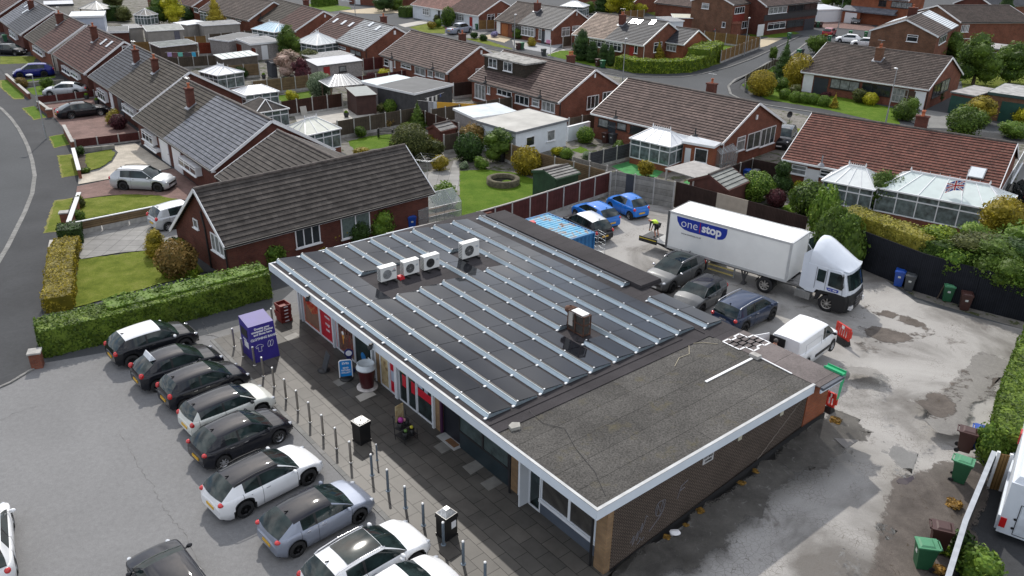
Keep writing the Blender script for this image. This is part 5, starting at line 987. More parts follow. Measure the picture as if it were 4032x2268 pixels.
for w0,u0,u1,lab in rows:
 T=onroof('solar_panel_row','solar panel row '+lab,'solar panels',u0,w0,group='rows of solar panels on the shop roof');Lr=u1-u0;n=max(1,round(Lr/1.76));m_=Lr/n;hh=.21
 b=MB();b.add([(.02,0,.02),(.13,0,hh-.03),(.02,Lr,.02),(.13,Lr,hh-.03)],[(0,1,3,2)]);b.box(.10,0,hh-.05,.17,Lr,hh-.015);b.build('wind_deflector',STEEL,T)
 b=MB();b.box(.12,.0,.02,.235,Lr,hh-.012);b.box(1.08,.0,.04,1.12,Lr,.10);b.build('rail',PFR,T)
 for e in(0,Lr):b=MB();s=-.012 if e==0 else.012;b.add([(-.02,e+s,.02),(1.12,e+s,.02),(1.14,e+s,.09),(.15,e+s,hh-.02),(.08,e+s,hh-.06)],[(0,1,2,3,4),(4,3,2,1,0)]);b.build('end_plate',STEEL,T)
 for i in range(n):
  a0,a1=i*m_+.012,(i+1)*m_-.012;b=MB();dz=random.uniform(-.004,.004)
  z0,z1=hh+.0+dz,.10+dz;b.add([(.22,a0,z0),(1.17,a0,z1),(1.17,a1,z1),(.22,a1,z0),(.22,a0,z0-.035),(1.17,a0,z1-.035),(1.17,a1,z1-.035),(.22,a1,z0-.035)],[(0,1,2,3),(7,6,5,4),(0,4,5,1),(1,5,6,2),(2,6,7,3),(3,7,4,0)]);b.build('solar_panel',CELL,T)
 for i in range(n+1):
  for me_,x_ in((CLM[0],.17),(CLM[1],-.04)):o=bpy.data.objects.new('clamp',me_);COL.objects.link(o);o.parent=T;o.location=(x_,min(Lr-.03,max(.03,i*m_)),hh if x_>0 else.02)
def acu(label,u_,w_,kind=0,wd=.92,hgt=.72):
 T=onroof('air_conditioner',label,'outdoor unit',u_,w_,group='air conditioning units on the roof');b=MB();d=.36
 b.box(0,0,.12,wd,d,.12+hgt);b.box(-.01,-.01,.12+hgt,wd+.01,d+.01,.14+hgt);b.build('casing',plain('ac_white',(.66,.66,.64),.45,var=.04),T)
 fx=wd*(.40 if kind!=1 else.5);rr=hgt*.34
 b=MB();b.cyl((fx,-.004,.12+hgt*.48),(fx,-.012,.12+hgt*.48),rr,n=24);f=b.build('fan_grille',plain('ac_dark',(.03,.03,.03),.5)if kind else plain('ac_mid',(.22,.22,.22),.5),T)
 b=MB()
 for k in range(1,5):r_=rr*k/4;b.path([(fx+r_*cos(t*pi/8),-.02,.12+hgt*.48+r_*sin(t*pi/8))for t in range(17)],.006,4)
 for k in range(8 if kind!=3 else 3):b.bar((fx,-.02,.12+hgt*.48),(fx+rr*cos(k*pi/4+.2),-.02,.12+hgt*.48+rr*sin(k*pi/4+.2)),.01)
 b.cyl((fx,-.02,.12+hgt*.48),(fx,-.03,.12+hgt*.48),rr*.18,n=10);b.build('guard',BLK if kind==3 else MT['ac_mid']if kind else ALU,f)
 b=MB()
 for k in range(8):b.box(-.012,.04,.18+hgt*k/9,0,d-.04,.21+hgt*k/9)
 b.build('fins',MT.get('ac_dark')or plain('ac_dark',(.03,.03,.03),.5),T)
 b=MB();b.box(wd*.78,-.006,hgt*.72,wd*.93,-.001,hgt*.86);b.build('badge',plain('ac_label',(.45,.48,.5),.5),T)
 for x_ in(.12,wd-.2):MB().box(x_,-.25,0,x_+.09,d+.2,.1).build('foot',BLK,T)
 return T
T=acu('cream outdoor unit with ribbed grille, left of the three by the red can',18.8,3.35,0)
b=MB();cx_,cz_=.78,.66
for k in range(3):a=pi/2+k*2*pi/3;dx_,dz_=.045*cos(a),.045*sin(a);b.add([(cx_,-.015,cz_),(cx_+dx_*.5+dz_*.33,-.015,cz_+dz_*.5-dx_*.33),(cx_+dx_,-.015,cz_+dz_),(cx_+dx_*.5-dz_*.33,-.015,cz_+dz_*.5+dx_*.33)],[(0,1,2,3)])
b.build('emblem',REDL,T);text('MITSUBISHI',.05,BLK,T,Matrix(((1,0,0,.76),(0,0,-1,-.014),(0,1,0,.57),(0,0,0,1))),bold=.001)
acu('white outdoor unit with grey fan, middle of the three',18.75,4.68,2);acu('white outdoor unit with black fan hole, right of the three',18.7,5.88,3,.95);acu('large single white outdoor unit apart from the group of three',18.7,8.32,2,1.12,.85)
T=onroof('tool_case','small red tool case between the outdoor units','case',18.65,4.36);MB().box(0,0,0,.3,.35,.16,0,.03).build('body',plain('red_case',(.5,.01,.02),.4),T);MB().bar((.05,.1,.2),(.25,.1,.2),.03).build('handle',REDL,T)
T=onroof('old_condenser','rusty caged condenser unit with a white lid among the solar rows','outdoor unit',8.55,7.55);RU=plain('rusty_steel',(.085,.04,.025),.9,var=.5,scale=4)
b=MB()
for x_ in(0,.42):
 for y_ in(0,.55,1.0):b.box(x_,y_,0,x_+.05,y_+.05,1.0)
for z_ in(.05,.55,.98):b.box(0,0,z_,.47,.05,z_+.04);b.box(0,1.0,z_,.47,1.05,z_+.04);b.box(0,0.05,z_,.05,1.0,z_+.04);b.box(.42,.05,z_,.47,1.0,z_+.04)
b.build('cage',RU,T)
MB().box(.06,.06,.08,.41,.98,.9).build('casing',plain('dirty_fins',(.05,.045,.04),.7,var=.4,scale=8),T);MB().box(.02,.12,.95,.45,.85,1.05).build('lid',plain('bright_lid',(.74,.74,.72),.4),T);b=MB();b.box(-.01,.72,.3,.05,.98,.95);b.build('side_panel',plain('dirty_white',(.4,.38,.35),.6,var=.2),T)
T=onroof('roof_cowl','round rusty cowl vent behind the caged condenser','vent',9.9,8.0);b=MB();b.cyl((0,0,0),(0,0,.7),.13,n=10);b.build('pipe',RU,T);b=MB();b.lathe([(.14,.6),(.26,.72),(.26,.86),(.05,.95)],14);b.build('cowl',RU,T)
T=onroof('white_strip','long white painted strip lying on the granule felt roof','strip',2.75,8.95);MB().box(0,0,.01,3.1,.11,.04).build('strip',plain('bright_white_trim',(.78,.78,.78),.4,var=.03),T)
T=onroof('white_strip','thin white strip lying beside the brick on the roof corner','strip',1.0,12.25);b=MB();b.M=Matrix.Rotation(-.05,4,'Z');b.box(0,0,.03,.06,1.7,.06);b.build('strip',MT['bright_white_trim'],T)
T=onroof('loose_brick','loose grey brick at the end of the white strip','brick',2.72,12.1);MB().box(0,-.15,.02,.32,.3,.16,0,.015).build('brick',CONC,T)
T=onroof('loose_stone','pale concrete lump near the roof corner by the first solar row','stone',5.0,.55);b=MB();b.prism([(0,0),(.35,-.1),(.5,.12),(.28,.3),(.05,.22)],0,.13);b.build('stone',plain('pale_stone',(.32,.31,.28),.9),T)
T=onroof('painted_grid','white painted brick-pattern outline on the rear roof corner','paint marks',4.5,12.15);b=MB()
for i in range(4):
 for j in range(4):
  if(i,j)in((0,3),(3,0)):continue
  x,y=i*.40+.1,-j*.30-(i%2)*.15
  for p,q in(((0,0),(.4,0)),((.4,0),(.4,-.3)),((.4,-.3),(0,-.3)),((0,-.3),(0,0))):b.bar((x+p[0],y+p[1],.028),(x+q[0],y+q[1],.028),.07,.012)
b.build('paint_lines',MT['bright_white_trim'],T)
T=onroof('cable','thin pale cable snaking over the felt near the rear row','cable',4.4,8.9);b=MB();b.path([(0,0,.02),(.7,.35,.02),(1.3,.3,.02),(2.0,.9,.02),(2.6,.6,.02),(3.0,.1,.02)],.014,5);b.build('cable',plain('pale_cable',(.4,.35,.25),.7),T)
T=onroof('cable','thin black cable trailing off the first solar rows to the roof corner','cable',5.6,1.9);b=MB();b.path([(0,0,.03),(-.1,-1.0,.03),(.3,-1.7,.03),(-.2,-2.8,.03),(-.6,-4.2,.03),(-1.2,-5.3,.03)],.010,5);b.build('cable',BLK,T)
T=onroof('cable','black cables on the bare felt between condenser and solar row','cable',8.2,7.2);b=MB();b.path([(.2,.5,.03),(-.1,.3,.03),(.1,-.1,.03),(.4,-.3,.03)],.014,5);b.path([(.4,.4,.03),(.2,.0,.03),(-.1,-.3,.03)],.014,5);b.build('cable',BLK,T)
# ------------------ vehicles
PW=paint('white',(.78,.79,.80));PK=paint('black',(.006,.007,.010));PN=paint('midnight',(.008,.009,.014));PGB=paint('blue_grey',(.27,.30,.37),.6);PS=paint('silver',(.48,.50,.52),.7)
PB=paint('bright_blue',(.005,.15,.55),.0);PDB=paint('deep_blue',(.008,.012,.15),.3);PDN=paint('navy',(.02,.035,.075),.5);PR=paint('red',(.28,.008,.015),.2);PGR=paint('mid_grey',(.12,.124,.126),.6);PIV=paint('ivory',(.66,.67,.62))
def wheels_at(qr,qf,side,Wd,gf=None):
 gf=gf or gh;a,b_=gf(qr),gf(qf);h=atan2(b_.y-a.y,b_.x-a.x);n=Vector((-sin(h),cos(h),0))*(1 if side=='r' else-1);m=(a+b_)/2+n*(Wd/2-.115);m.z=(a.z+b_.z)/2;return m,h
def one_wheel(q,h,side,Wd,wb,which,gf=None):
 a=(gf or gh)(q);d=Vector((cos(h),sin(h),0));n=Vector((-d.y,d.x,0))*(1 if side=='r' else-1);return a+d*(wb/2 if which=='rear' else-wb/2)+n*(Wd/2-.115)
GP='cars parked nose-in along the forecourt kerb'
m7,H0=wheels_at((1,3,417,1245),(1,3,1042,909),'r',1.77)
N_='parked_car'
car(N_,'black crossover with white roof and white mirrors, nearest the hedge',one_wheel((0,2,1345,800),H0,'r',1.78,2.6,'rear'),H0-.02,PK,roofm=PW,mir=PW,L=4.12,Wd=1.78,H=1.57,wb=2.6,R=.34,rim='b',group=GP,zc=1.04,zb=1.08,zn=.78,cl=.24)
T=car(N_,'black hatchback with a small white sign on its roof',one_wheel((0,2,1600,1040),H0,'r',1.72,2.49,'rear'),H0-.02,PN,L=3.97,Wd=1.72,H=1.48,wb=2.49,group=GP,rr=.62,tl=(.12,.10,.20),tz=.0)
b=MB();b.add([(-1.28,-.42,1.46),(-1.0,-.42,1.46),(-1.0,.42,1.46),(-1.28,.42,1.46),(-1.15,-.38,1.68),(-1.13,-.38,1.68),(-1.13,.38,1.68),(-1.15,.38,1.68)],[(4,5,6,7),(0,1,5,4),(1,2,6,5),(2,3,7,6),(3,0,4,7)]);b.build('roof_sign',plain('sign_white',(.62,.66,.70),.5,var=.05),T)
car(N_,'small rounded black hatchback with white reversing lamps, third from the hedge',one_wheel((0,2,1868,1240),H0,'r',1.69,2.43,'rear'),H0,PN,L=3.85,Wd=1.69,H=1.51,wb=2.43,group=GP,hood=.92,rr=.34,zc=1.0,zb=1.04,crown=.08,tl=(.10,.09,.18),tz=-.08)
car(N_,'small ivory hatchback with black roof, fourth from the hedge',one_wheel((0,3,2090,62),H0,'r',1.73,2.5,'rear'),H0,PIV,roofm=PN,L=3.9,Wd=1.73,H=1.42,wb=2.5,rim='b',group=GP,clad=1,hood=.98,rr=.28,zc=.98,zb=1.0,crown=.09,ws=.62,tl=(.08,.09,.14),mir=PK,cp=.3)
car(N_,'black hatchback with chrome window line and silver wheels, fifth from the hedge',*wheels_at((0,3,2250,365),(1,3,235,105),'r',1.73),PN,L=4.04,Wd=1.73,H=1.48,wb=2.49,group=GP,rr=.6,tl=(.12,.12,.10),tz=-.08)
car(N_,'white compact crossover with black roof and black wheel arches',*wheels_at((0,3,2469,850),(1,3,535,519),'r',1.8),PW,roofm=PN,L=4.42,Wd=1.8,H=1.50,wb=2.7,R=.35,rim='b',clad=1,group=GP,rr=.55,hood=1.15,zc=1.0,zb=1.05,tl=(.14,.14,.10),tz=-.1,sp=5,rails=2)
car(N_,'grey-blue metallic hatchback with black roof and yellow rear plate',m7,H0,PGB,roofm=PN,L=4.06,Wd=1.77,H=1.43,wb=2.54,R=.32,rim='b',group=GP,rr=.62,sp=5,tl=(.14,.13,.08),tz=-.07)
car(N_,'white crossover with large glass roof panel, next to the bottom edge',one_wheel((1,3,1600,1375),H0,'r',1.8,2.65,'front'),H0,PW,L=4.38,Wd=1.8,H=1.60,wb=2.65,R=.35,rim='b',group=GP,clad=1,hood=1.12,zc=1.05,zb=1.10,zn=.80,sun=.28,rails=1,sp=10,cl=.23)
car(N_,'white car with only its bonnet in view at the bottom edge',one_wheel((1,3,1915,1738),H0,'r',1.74,2.5,'front'),H0,PW,L=4.0,Wd=1.74,H=1.46,wb=2.5,group=GP,crown=.09)
a_,b_=g((0,3,1990,1449),.85),g((0,3,1765,1150),.85);h10=atan2(b_.y-a_.y,b_.x-a_.x);d_=Vector((cos(h10),sin(h10),0))
car(N_,'black car facing away at the bottom edge, left of the parked row',g((0,3,1478,1150),.7)*1.0-d_*(1.28+.80)-Vector((0,0,.7)),h10,PN,L=4.2,Wd=1.78,H=1.46,wb=2.56,mir=PK)
car(N_,'white hatchback cut by the left edge with dark rear lamps',*wheels_at((0,3,152,1405),(0,3,122,968),'r',1.8,g),PW,L=4.3,Wd=1.8,H=1.5,wb=2.6,tl=(.16,.12,.12))
GY='cars parked in the yard behind the shop'
mC,hC=wheels_at((2,1,880,866),(2,1,628,738),'l',1.73)
car(N_,'bright blue five-door hatchback beside the blue container',mC,hC,PB,L=4.06,Wd=1.73,H=1.45,wb=2.59,group=GY,rr=.55,tl=(.14,.12,.08),cl=.18)
car(N_,'small rounded bright blue three-door car against the grey wall',one_wheel((2,1,1185,762),hC-.03,'l',1.63,2.3,'rear'),hC-.03,PB,L=3.57,Wd=1.63,H=1.49,wb=2.3,group=GY,hood=.82,rr=.5,rb=.2,crown=.10,tw=.70,tl=(.06,.07,.13),R=.30)
car(N_,'black estate car with sky reflection painted silver on its roof, squeezed behind the blue container',one_wheel((2,1,770,985),hC,'l',1.75,2.6,'rear'),hC,PK,roofm=PS,L=4.2,Wd=1.75,H=1.55,wb=2.6,group=GY)  # silver roof paint stands in for sky reflected in black
mN,hN=wheels_at((2,1,1862,1363),(2,1,1590,1500),'l',1.8)
car(N_,'silver-grey crossover with dark glass roof facing the shop, beside the trailer',mN,hN,PGR,L=4.38,Wd=1.8,H=1.6,wb=2.65,R=.35,group=GY,hood=1.1,zc=1.05,zb=1.1,zn=.8,sun=.25,rails=1,rim='b',mir=CHR)
car(N_,'small grey hatchback with dark roof, middle of three cars behind the shop',one_wheel((2,1,2110,1578),hN+.06,'l',1.73,2.5,'rear'),hN+.06,PGR,roofm=PN,L=3.88,Wd=1.73,H=1.42,wb=2.5,rim='b',group=GY,clad=1,hood=.98,rr=.28,crown=.09,ws=.62,mir=PK)
hD=pi/2-R(48)
T=car(N_,'dark blue boxy crossover with roof rails, its tail to the shop',one_wheel((2,1,2600,1768),hD,'r',1.81,2.66,'front'),hD,PDN,L=4.34,Wd=1.81,H=1.68,wb=2.66,R=.36,rim='b',group=GY,clad=1,rails=1,rr=.3,zc=1.1,zb=1.12,zn=.86,tw=.8,cl=.25,sp=6,tl=(.08,.10,.12),tz=-.1)
text('DACIA',.13,CHR,T,Matrix(((0,0,-1,-1.33-.86-.05),(-1,0,0,0),(0,1,0,.92),(0,0,0,1))),bold=.003)
a_,b_=gh((3,2,403,717),.25),gh((3,2,586,632),.25);hV=atan2(b_.y-a_.y,b_.x-a_.x);pV=one_wheel((3,2,611,668),hV,'r',1.81,2.73,'front');pV.z=hz(pV.x,pV.y)
van=car('parked_van','small white panel van with its rear door open beside the red barrier',pV,hV,PW,cat='van',L=4.38,Wd=1.81,H=1.82,wb=2.73,R=.32,hood=.85,ws=.72,zc=1.12,zb=1.12,zn=.86,rr=.10,rb=.02,cp=.02,tw=.86,glasso=.25,sp=8,crown=.07,bp=.6,det=0,tl=(.05,.06,.16),mir=PK)
b=MB();x_=-1.365-.86-.02;b.box(x_-.02,-.02,.5,x_+.03,.78,1.68);b.build('cargo_opening',plain('van_interior',(.012,.012,.014),.8),van)
b=MB();b.M=Matrix.Translation((x_,.82,.45))@Matrix.Rotation(R(-25),4,'Z');b.box(-.84,-.0,0,0,.05,1.28,0,.0);b.build('rear_door',PW,van)
b=MB();b.box(-.6,-.935,.46,1.0,-.905,.60);b.box(-.6,.905,.46,1.0,.935,.6);b.build('side_moulding',BLK,van)
b=MB();t_=.012
for s in(-1,1):
 y_=s*.898
 for p,q in(((-1.7,.72),(-.1,.72)),((-.1,.72),(-.1,1.5)),((-.1,1.5),(-1.7,1.5)),((-1.7,1.5),(-1.7,.72)),((.28,.45),(.28,1.7))):b.bar((p[0],y_-s*(.05 if p[1]>1.2 else 0),p[1]),(q[0],y_-s*(.05 if q[1]>1.2 else 0),q[1]),.012)
b.build('panel_crease',plain('crease_grey',(.42,.43,.44),.5),van)
car(N_,'silver estate-like SUV on the cream and red paved drive',*wheels_at((0,1,1252,470),(0,1,1600,486),'r',1.88,g),PS,L=4.69,Wd=1.88,H=1.69,wb=2.75,R=.37,rim='b',rails=2,clad=1,zc=1.08,zb=1.14,zn=.84,hood=1.15,rr=.5)
a_,b_=g((0,1,1760,838),.25),g((0,1,1915,800),.25);hS=atan2(b_.y-a_.y,b_.x-a_.x)
car(N_,'silver people carrier on slab paving, its nose hidden by the dark-roofed bungalow',one_wheel((0,1,1700,877),hS,'r',1.81,2.69,'rear',g),hS,PS,L=4.26,Wd=1.81,H=1.62,wb=2.69,hood=.85,ws=1.0,rr=.35,zc=1.05,zb=1.06,tl=(.08,.09,.2),tz=-.05)
car(N_,'black saloon car on the wide red block-paved drive',*wheels_at((0,0,725,1200),(0,0,1018,1166),'r',1.85,g),PK,L=4.8,Wd=1.85,H=1.48,wb=2.74,R=.34,boot=.35,rr=.85,hood=1.15,ws=.9,zb=1.02)
a_,b_=g((0,0,850,985)),g((0,0,500,1000));h_=atan2(b_.y-a_.y,b_.x-a_.x)
car(N_,'silver saloon car half hidden behind a low maroon fence',g((0,0,655,955)),h_,PS,L=4.6,Wd=1.82,H=1.44,wb=2.7,boot=.3,rr=.8,hood=1.1,ws=.9)
car(N_,'vivid dark blue crossover in a front garden of the left row',*wheels_at((0,0,455,775),(0,0,205,792),'l',1.85,g),PDB,L=4.65,Wd=1.85,H=1.63,wb=2.66,R=.37,zc=1.06,zb=1.12,rr=.6,hood=1.1,rim='b')
a_,b_=g((0,0,-100,545)),g((0,0,160,560));h_=atan2(b_.y-a_.y,b_.x-a_.x)
car(N_,'black hatchback cut by the left edge in the upper left',one_wheel((0,0,160,562),h_,'r',1.8,2.6,'front',g),h_,PK,L=4.3,Wd=1.8,H=1.47,wb=2.6)
mP,hP=wheels_at((1,0,2030,350),(1,0,2160,330),'r',1.85,g)
pk=car('pickup_truck','grey double-cab pickup truck on the drive by the white bungalow',mP,hP,PGB,cat='pickup',L=5.3,Wd=1.82,H=1.78,wb=3.0,R=.38,hood=1.05,ws=.7,zc=1.15,zb=1.15,zn=.95,boot=1.5,rr=.35,cp=.1,rb=.12,tw=.8)
b=MB();b.box(-2.35,-.72,1.0,-.95,.72,1.172);b.build('load_bed',BLK,pk)
a_,b_=g((3,0,240,1340)),g((3,1,40,140));h_=atan2(b_.y-a_.y,b_.x-a_.x)
car(N_,'black SUV on the drive between the brown and red-roofed bungalows',(a_+b_)/2,h_,PK,L=4.7,Wd=1.9,H=1.72,wb=2.8,R=.38,zc=1.12,zb=1.16,zn=.9,rr=.4)
a_,b_=g((3,0,300,450)),g((3,0,690,285));h_=atan2(b_.y-a_.y,b_.x-a_.x)
car(N_,'dark red hatchback standing in the side road, upper right',g((3,0,610,362)),h_,PR,L=4.0,Wd=1.74,H=1.46,wb=2.5)
a_,b_=g((3,0,920,440)),g((3,0,690,425));h_=atan2(b_.y-a_.y,b_.x-a_.x)
car(N_,'white hatchback on a drive beyond the mossy roof, the farther of two',g((3,0,800,430)),h_,PW,L=4.2,Wd=1.77,H=1.47,wb=2.6);car(N_,'white car nearest the gable wall, beyond the mossy roof',g((3,0,960,468)),h_,PW,L=4.2,Wd=1.77,H=1.47,wb=2.6)
a_,b_=g((3,0,890,200)),g((3,0,865,262));h_=atan2(b_.y-a_.y,b_.x-a_.x)
car(N_,'dark grey hatchback facing the camera by the orange brick garage',g((3,0,882,235)),h_,PGR,L=3.95,Wd=1.72,H=1.47,wb=2.49)
car(N_,'dark car on the tarmac drive at the right edge by the red pantile roof',g((3,1,2610,560)),R(70),PK,L=4.5,Wd=1.85,H=1.6,wb=2.7)
car(N_,'pale grey SUV beside the clipped hedge at the white bungalow',g((1,0,1660,165)),R(120),PS,L=4.4,Wd=1.85,H=1.65,wb=2.65)
car(N_,'white car behind the tall garden fence, left of a silver one',g((2,0,2010,328)),R(-15),PW,L=4.2,Wd=1.77,H=1.47,wb=2.6);car(N_,'silver car behind the tall garden fence beside the blank gable',g((2,0,2150,348)),R(-15),PGR,L=4.2,Wd=1.77,H=1.47,wb=2.6)
car(N_,'silver SUV mostly hidden between the trailer and the black fence',g((3,1,350,1165)),R(-48),PS,L=4.6,Wd=1.88,H=1.7,wb=2.75,rails=1,R=.37)
# ------------------ articulated lorry (local x forward, y away from the near side)
tf=Vector((.77,-.64,0)).normalized();TRO=Vector((9.64,48.3,0))+Vector((-tf.y,tf.x,0))*.2
lorry=thing('articulated_lorry','white articulated lorry with box trailer and one stop lettering','lorry',TRO,atan2(tf.y,tf.x))
TRW=plain('trailer_white',(.80,.80,.77),.45,var=.06,scale=.7);TBL=plain('trailer_blue',(.012,.035,.30),.35,var=.05);TGR=plain('chassis_grey',(.09,.09,.09),.7,var=.3);CABW=paint('cab_white',(.64,.68,.74))
Wt,Lt,Zb,Zt=2.5,8.0,1.12,3.5
b=MB();b.box(0,0,Zb,Lt,Wt,Zt);b.build('trailer_box',TRW,lorry)
b=MB()
for y in(-.02,Wt-.03):b.box(0,y,Zt-.10,Lt,y+.05,Zt+.03);b.box(0,y,Zb-.05,Lt,y+.05,Zb+.10)
for y in(-.03,Wt-.05):b.box(Lt-.12,y,Zb,Lt+.02,y+.08,Zt+.03)
b.box(Lt-.1,0,Zt-.05,Lt+.03,Wt,Zt+.04);b.box(3.6,0.05,Zt,3.64,Wt-.05,Zt+.012);b.add([(.05,.1,Zt+.008),(1.4,Wt*.3,Zt+.008),(1.42,Wt*.3,Zt+.008),(.1,.1,Zt+.008)],[(0,1,2,3)]);b.build('trim_rail',plain('trailer_trim',(.55,.56,.56),.4,.3,var=.1),lorry)
b=MB();b.box(-.08,-.03,Zb-.1,.06,.10,Zt+.02);b.box(-.08,Wt-.1,Zb-.1,.06,Wt+.03,Zt+.02);b.box(-.06,0,Zt-.15,.02,Wt,Zt+.01);b.build('rear_frame',TGR,lorry)
b=MB();pts=[(.55,3.32),(3.98,3.32),(3.98,3.0),(3.9,2.75),(3.75,2.6),(3.5,2.52),(1.5,2.52),(1.1,2.58),(.8,2.75),(.62,3.0)]
b.add([(x,-.012,z)for x,z in pts][::-1],[tuple(range(len(pts)))]);b.add([(x,Wt+.012,z)for x,z in pts],[tuple(range(len(pts)))]);logo=b.build('logo_panel',TBL,lorry)
MF=lambda x,z,s=1:Matrix(((1,0,0,x),(0,0,-1,-.02),(0,1,0,z),(0,0,0,1)))
text('one',.78,WTX,logo,MF(1.46,2.97),bold=-.008);text('stop',.74,WTX,logo,MF(2.97,2.96),bold=.026);MB().box(2.17,-.022,2.62,2.21,-.013,3.25).build('red_bar',REDL,logo)
text('www.onestop.co.uk',.17,plain('grey_lettering',(.22,.22,.24),.6),lorry,MF(1.65,2.3),bold=.001)
b=MB();b.box(1.0,.5,.78,8.2,.62,1.1);b.box(1.0,Wt-.62,.78,8.2,Wt-.5,1.1)
for x in(1.5,2.6,3.6,4.8,6.0):b.box(x,.3,.95,x+.1,Wt-.3,1.1)
b.box(5.9,.8,.62,11.0,.95,.95);b.box(5.9,Wt-.95,.62,11.0,Wt-.8,.95);b.box(-.05,.2,.45,.1,Wt-.2,.6);b.box(.3,.3,.5,1.2,1.0,.9);b.build('chassis',TGR,lorry)
b=MB();b.box(8.05,.3,.98,9.3,Wt-.3,1.02);b.box(7.2,.25,.93,9.2,.85,.97);b.build('catwalk',plain('catwalk_plate',(.25,.24,.23),.6,.3,var=.3,scale=3),lorry)
for x,y in((2.35,1),(6.72,1),(10.45,1)):
 for s in(-1,1):wheel(lorry,x,Wt/2+s*(Wt/2-.17),.50,.32 if x<10 else.28,s,plain('truck_rim',(.42,.40,.37),.5,.3,var=.3,scale=6),8)
for s in(0,1):
 y0_,y1_=(.02,.5)if s==0 else(Wt-.5,Wt-.02)
 for xc_ in(6.72,):
  b=MB();n_=8;R_=.60;v_=[]
  for k in range(n_+1):a_=pi*(.02+.96*k/n_);v_+=[(xc_-R_*cos(a_),y0_,.5+R_*sin(a_)),(xc_-R_*cos(a_),y1_,.5+R_*sin(a_))]
  b.add(v_,[(2*k,2*k+1,2*k+3,2*k+2)for k in range(n_)],0,True);b.build('mudguard',BLK,lorry)
b=MB();YS=plain('yellow_guard_rail',(.42,.34,.12),.5,var=.2)
for z in(.42,.74):b.box(2.95,.06,z,4.75,.10,z+.09)
b.build('side_guard',YS,lorry);b=MB();b.box(2.9,.04,.35,2.98,.12,1.1);b.box(4.7,.04,.35,4.78,.12,1.1);b.build('guard_post',ALU,lorry)
b=MB();b.bar((5.0,.4,1.0),(5.25,.4,.3),.08);b.bar((5.5,.4,1.0),(5.3,.4,.3),.08);b.box(5.15,.25,.02,5.4,.6,.12);b.bar((5.27,.4,.9),(5.27,.4,.1),.10);b.build('landing_leg',TGR,lorry)
b=MB();b.box(8.55,.02,.42,9.45,.5,.86)
for k in range(6):b.box(8.6+k*.14,.0,.44,8.62+k*.14,.02,.84)
b.build('fuel_tank',plain('tank_grey',(.30,.30,.29),.45,.5,var=.15),lorry)
def sweep(prof,ys,fx,mat,name,par,caps=True,smooth=False):
 b=MB();n=len(prof);v=[]
 for y in ys:v+=[fx(x,y,z)for x,z in prof]
 b.add(v,[(i*n+j,i*n+(j+1)%n,(i+1)*n+(j+1)%n,(i+1)*n+j)for i in range(len(ys)-1)for j in range(n)],0,smooth)
 if caps:b.f.append(list(range(n))[::-1]);b.f.append([(len(ys)-1)*n+k for k in range(n)]);b.m+=[0,0];b.sm+=[False,False]
 return b.build(name,mat,par)
yc=[.02,.12,.3,.8,1.25,1.7,2.2,2.38,2.48]
def cabx(x,y,z):
 t=abs(y-1.25)/1.25;return(x-(.28*t**4 if x>10.6 else 0),y,z-(.10*t**8 if z>2.5 else 0))
sweep([(9.1,.95),(9.62,.95),(9.75,1.2),(11.1,1.2),(11.55,.92),(11.66,1.3),(11.64,1.55),(11.36,2.52),(11.15,2.68),(9.1,2.72)],yc,cabx,CABW,'cab_shell',lorry)
sweep([(9.72,.6),(9.76,1.0),(9.95,1.22),(11.1,1.26),(11.68,1.22),(11.76,.92),(11.72,.30),(11.55,.18),(11.05,.18),(11.02,.6),(10.93,.88),(10.72,1.06),(10.45,1.11),(10.18,1.06),(9.97,.88),(9.88,.6)],[.0,.12,.45],cabx,BLK,'wheel_surround',lorry)
sweep([(9.72,.6),(9.76,1.0),(9.95,1.22),(11.1,1.26),(11.68,1.22),(11.76,.92),(11.72,.30),(11.55,.18),(11.05,.18),(11.02,.6),(10.93,.88),(10.72,1.06),(10.45,1.11),(10.18,1.06),(9.97,.88),(9.88,.6)],[2.05,2.38,2.5],cabx,BLK,'wheel_surround',lorry)
sweep([(11.1,.2),(11.66,.2),(11.76,.35),(11.80,.95),(11.72,1.28),(11.1,1.25)],yc[1:-1],cabx,BLK,'bumper',lorry)
b=MB()
for k in range(4):b.box(11.78,.7,.62+k*.15,11.83,1.8,.68+k*.15)
b.ball((11.83,1.25,1.06),.13,8,0,(.2,1,1));b.build('grille',plain('grille_grey',(.10,.10,.11),.35,.5),lorry)
b=MB();v_=[]
for y in(.14,.5,1.25,2.0,2.36):v_+=[tuple(Vector(cabx(11.66,y,1.55))+Vector((.02,0,.02))),tuple(Vector(cabx(11.40,y,2.45))+Vector((.02,0,0)))]
b.add(v_,[(2*k,2*k+2,2*k+3,2*k+1)for k in range(4)],0,True);b.build('windscreen',GLS,lorry)
for s,y in((0,.0),(1,2.5)):
 b=MB();q=[(10.35,1.62),(11.15,1.55),(11.22,1.75),(11.02,2.42),(10.95,2.46),(10.35,2.46)];b.prism([(x,z)for x,z in q],-.008,.014);b.v=[(p[0],y+p[2]*(-1 if s==0 else 1),p[1])for p in b.v];b.build('side_window',GLS,lorry)
 b=MB();q=[(9.68,1.75),(10.12,1.72),(10.14,2.44),(9.68,2.46)];b.prism(q,-.008,.014);b.v=[(p[0],y+p[2]*(-1 if s==0 else 1),p[1])for p in b.v];b.build('side_window',GLS,lorry)
 b=MB();yy=-.16 if s==0 else 2.66;b.box(11.1,yy-.08,1.8,11.2,yy+.08,2.45,0,.02);b.bar((11.1,0 if s==0 else 2.5,2.5),(11.15,yy,2.45),.05);b.build('wing_mirror',BLK,lorry)
 b=MB();b.box(11.35,.18 if s==0 else 1.95,.45,11.80,.55 if s==0 else 2.32,.66,0,.03);b.build('headlight',HDL,lorry)
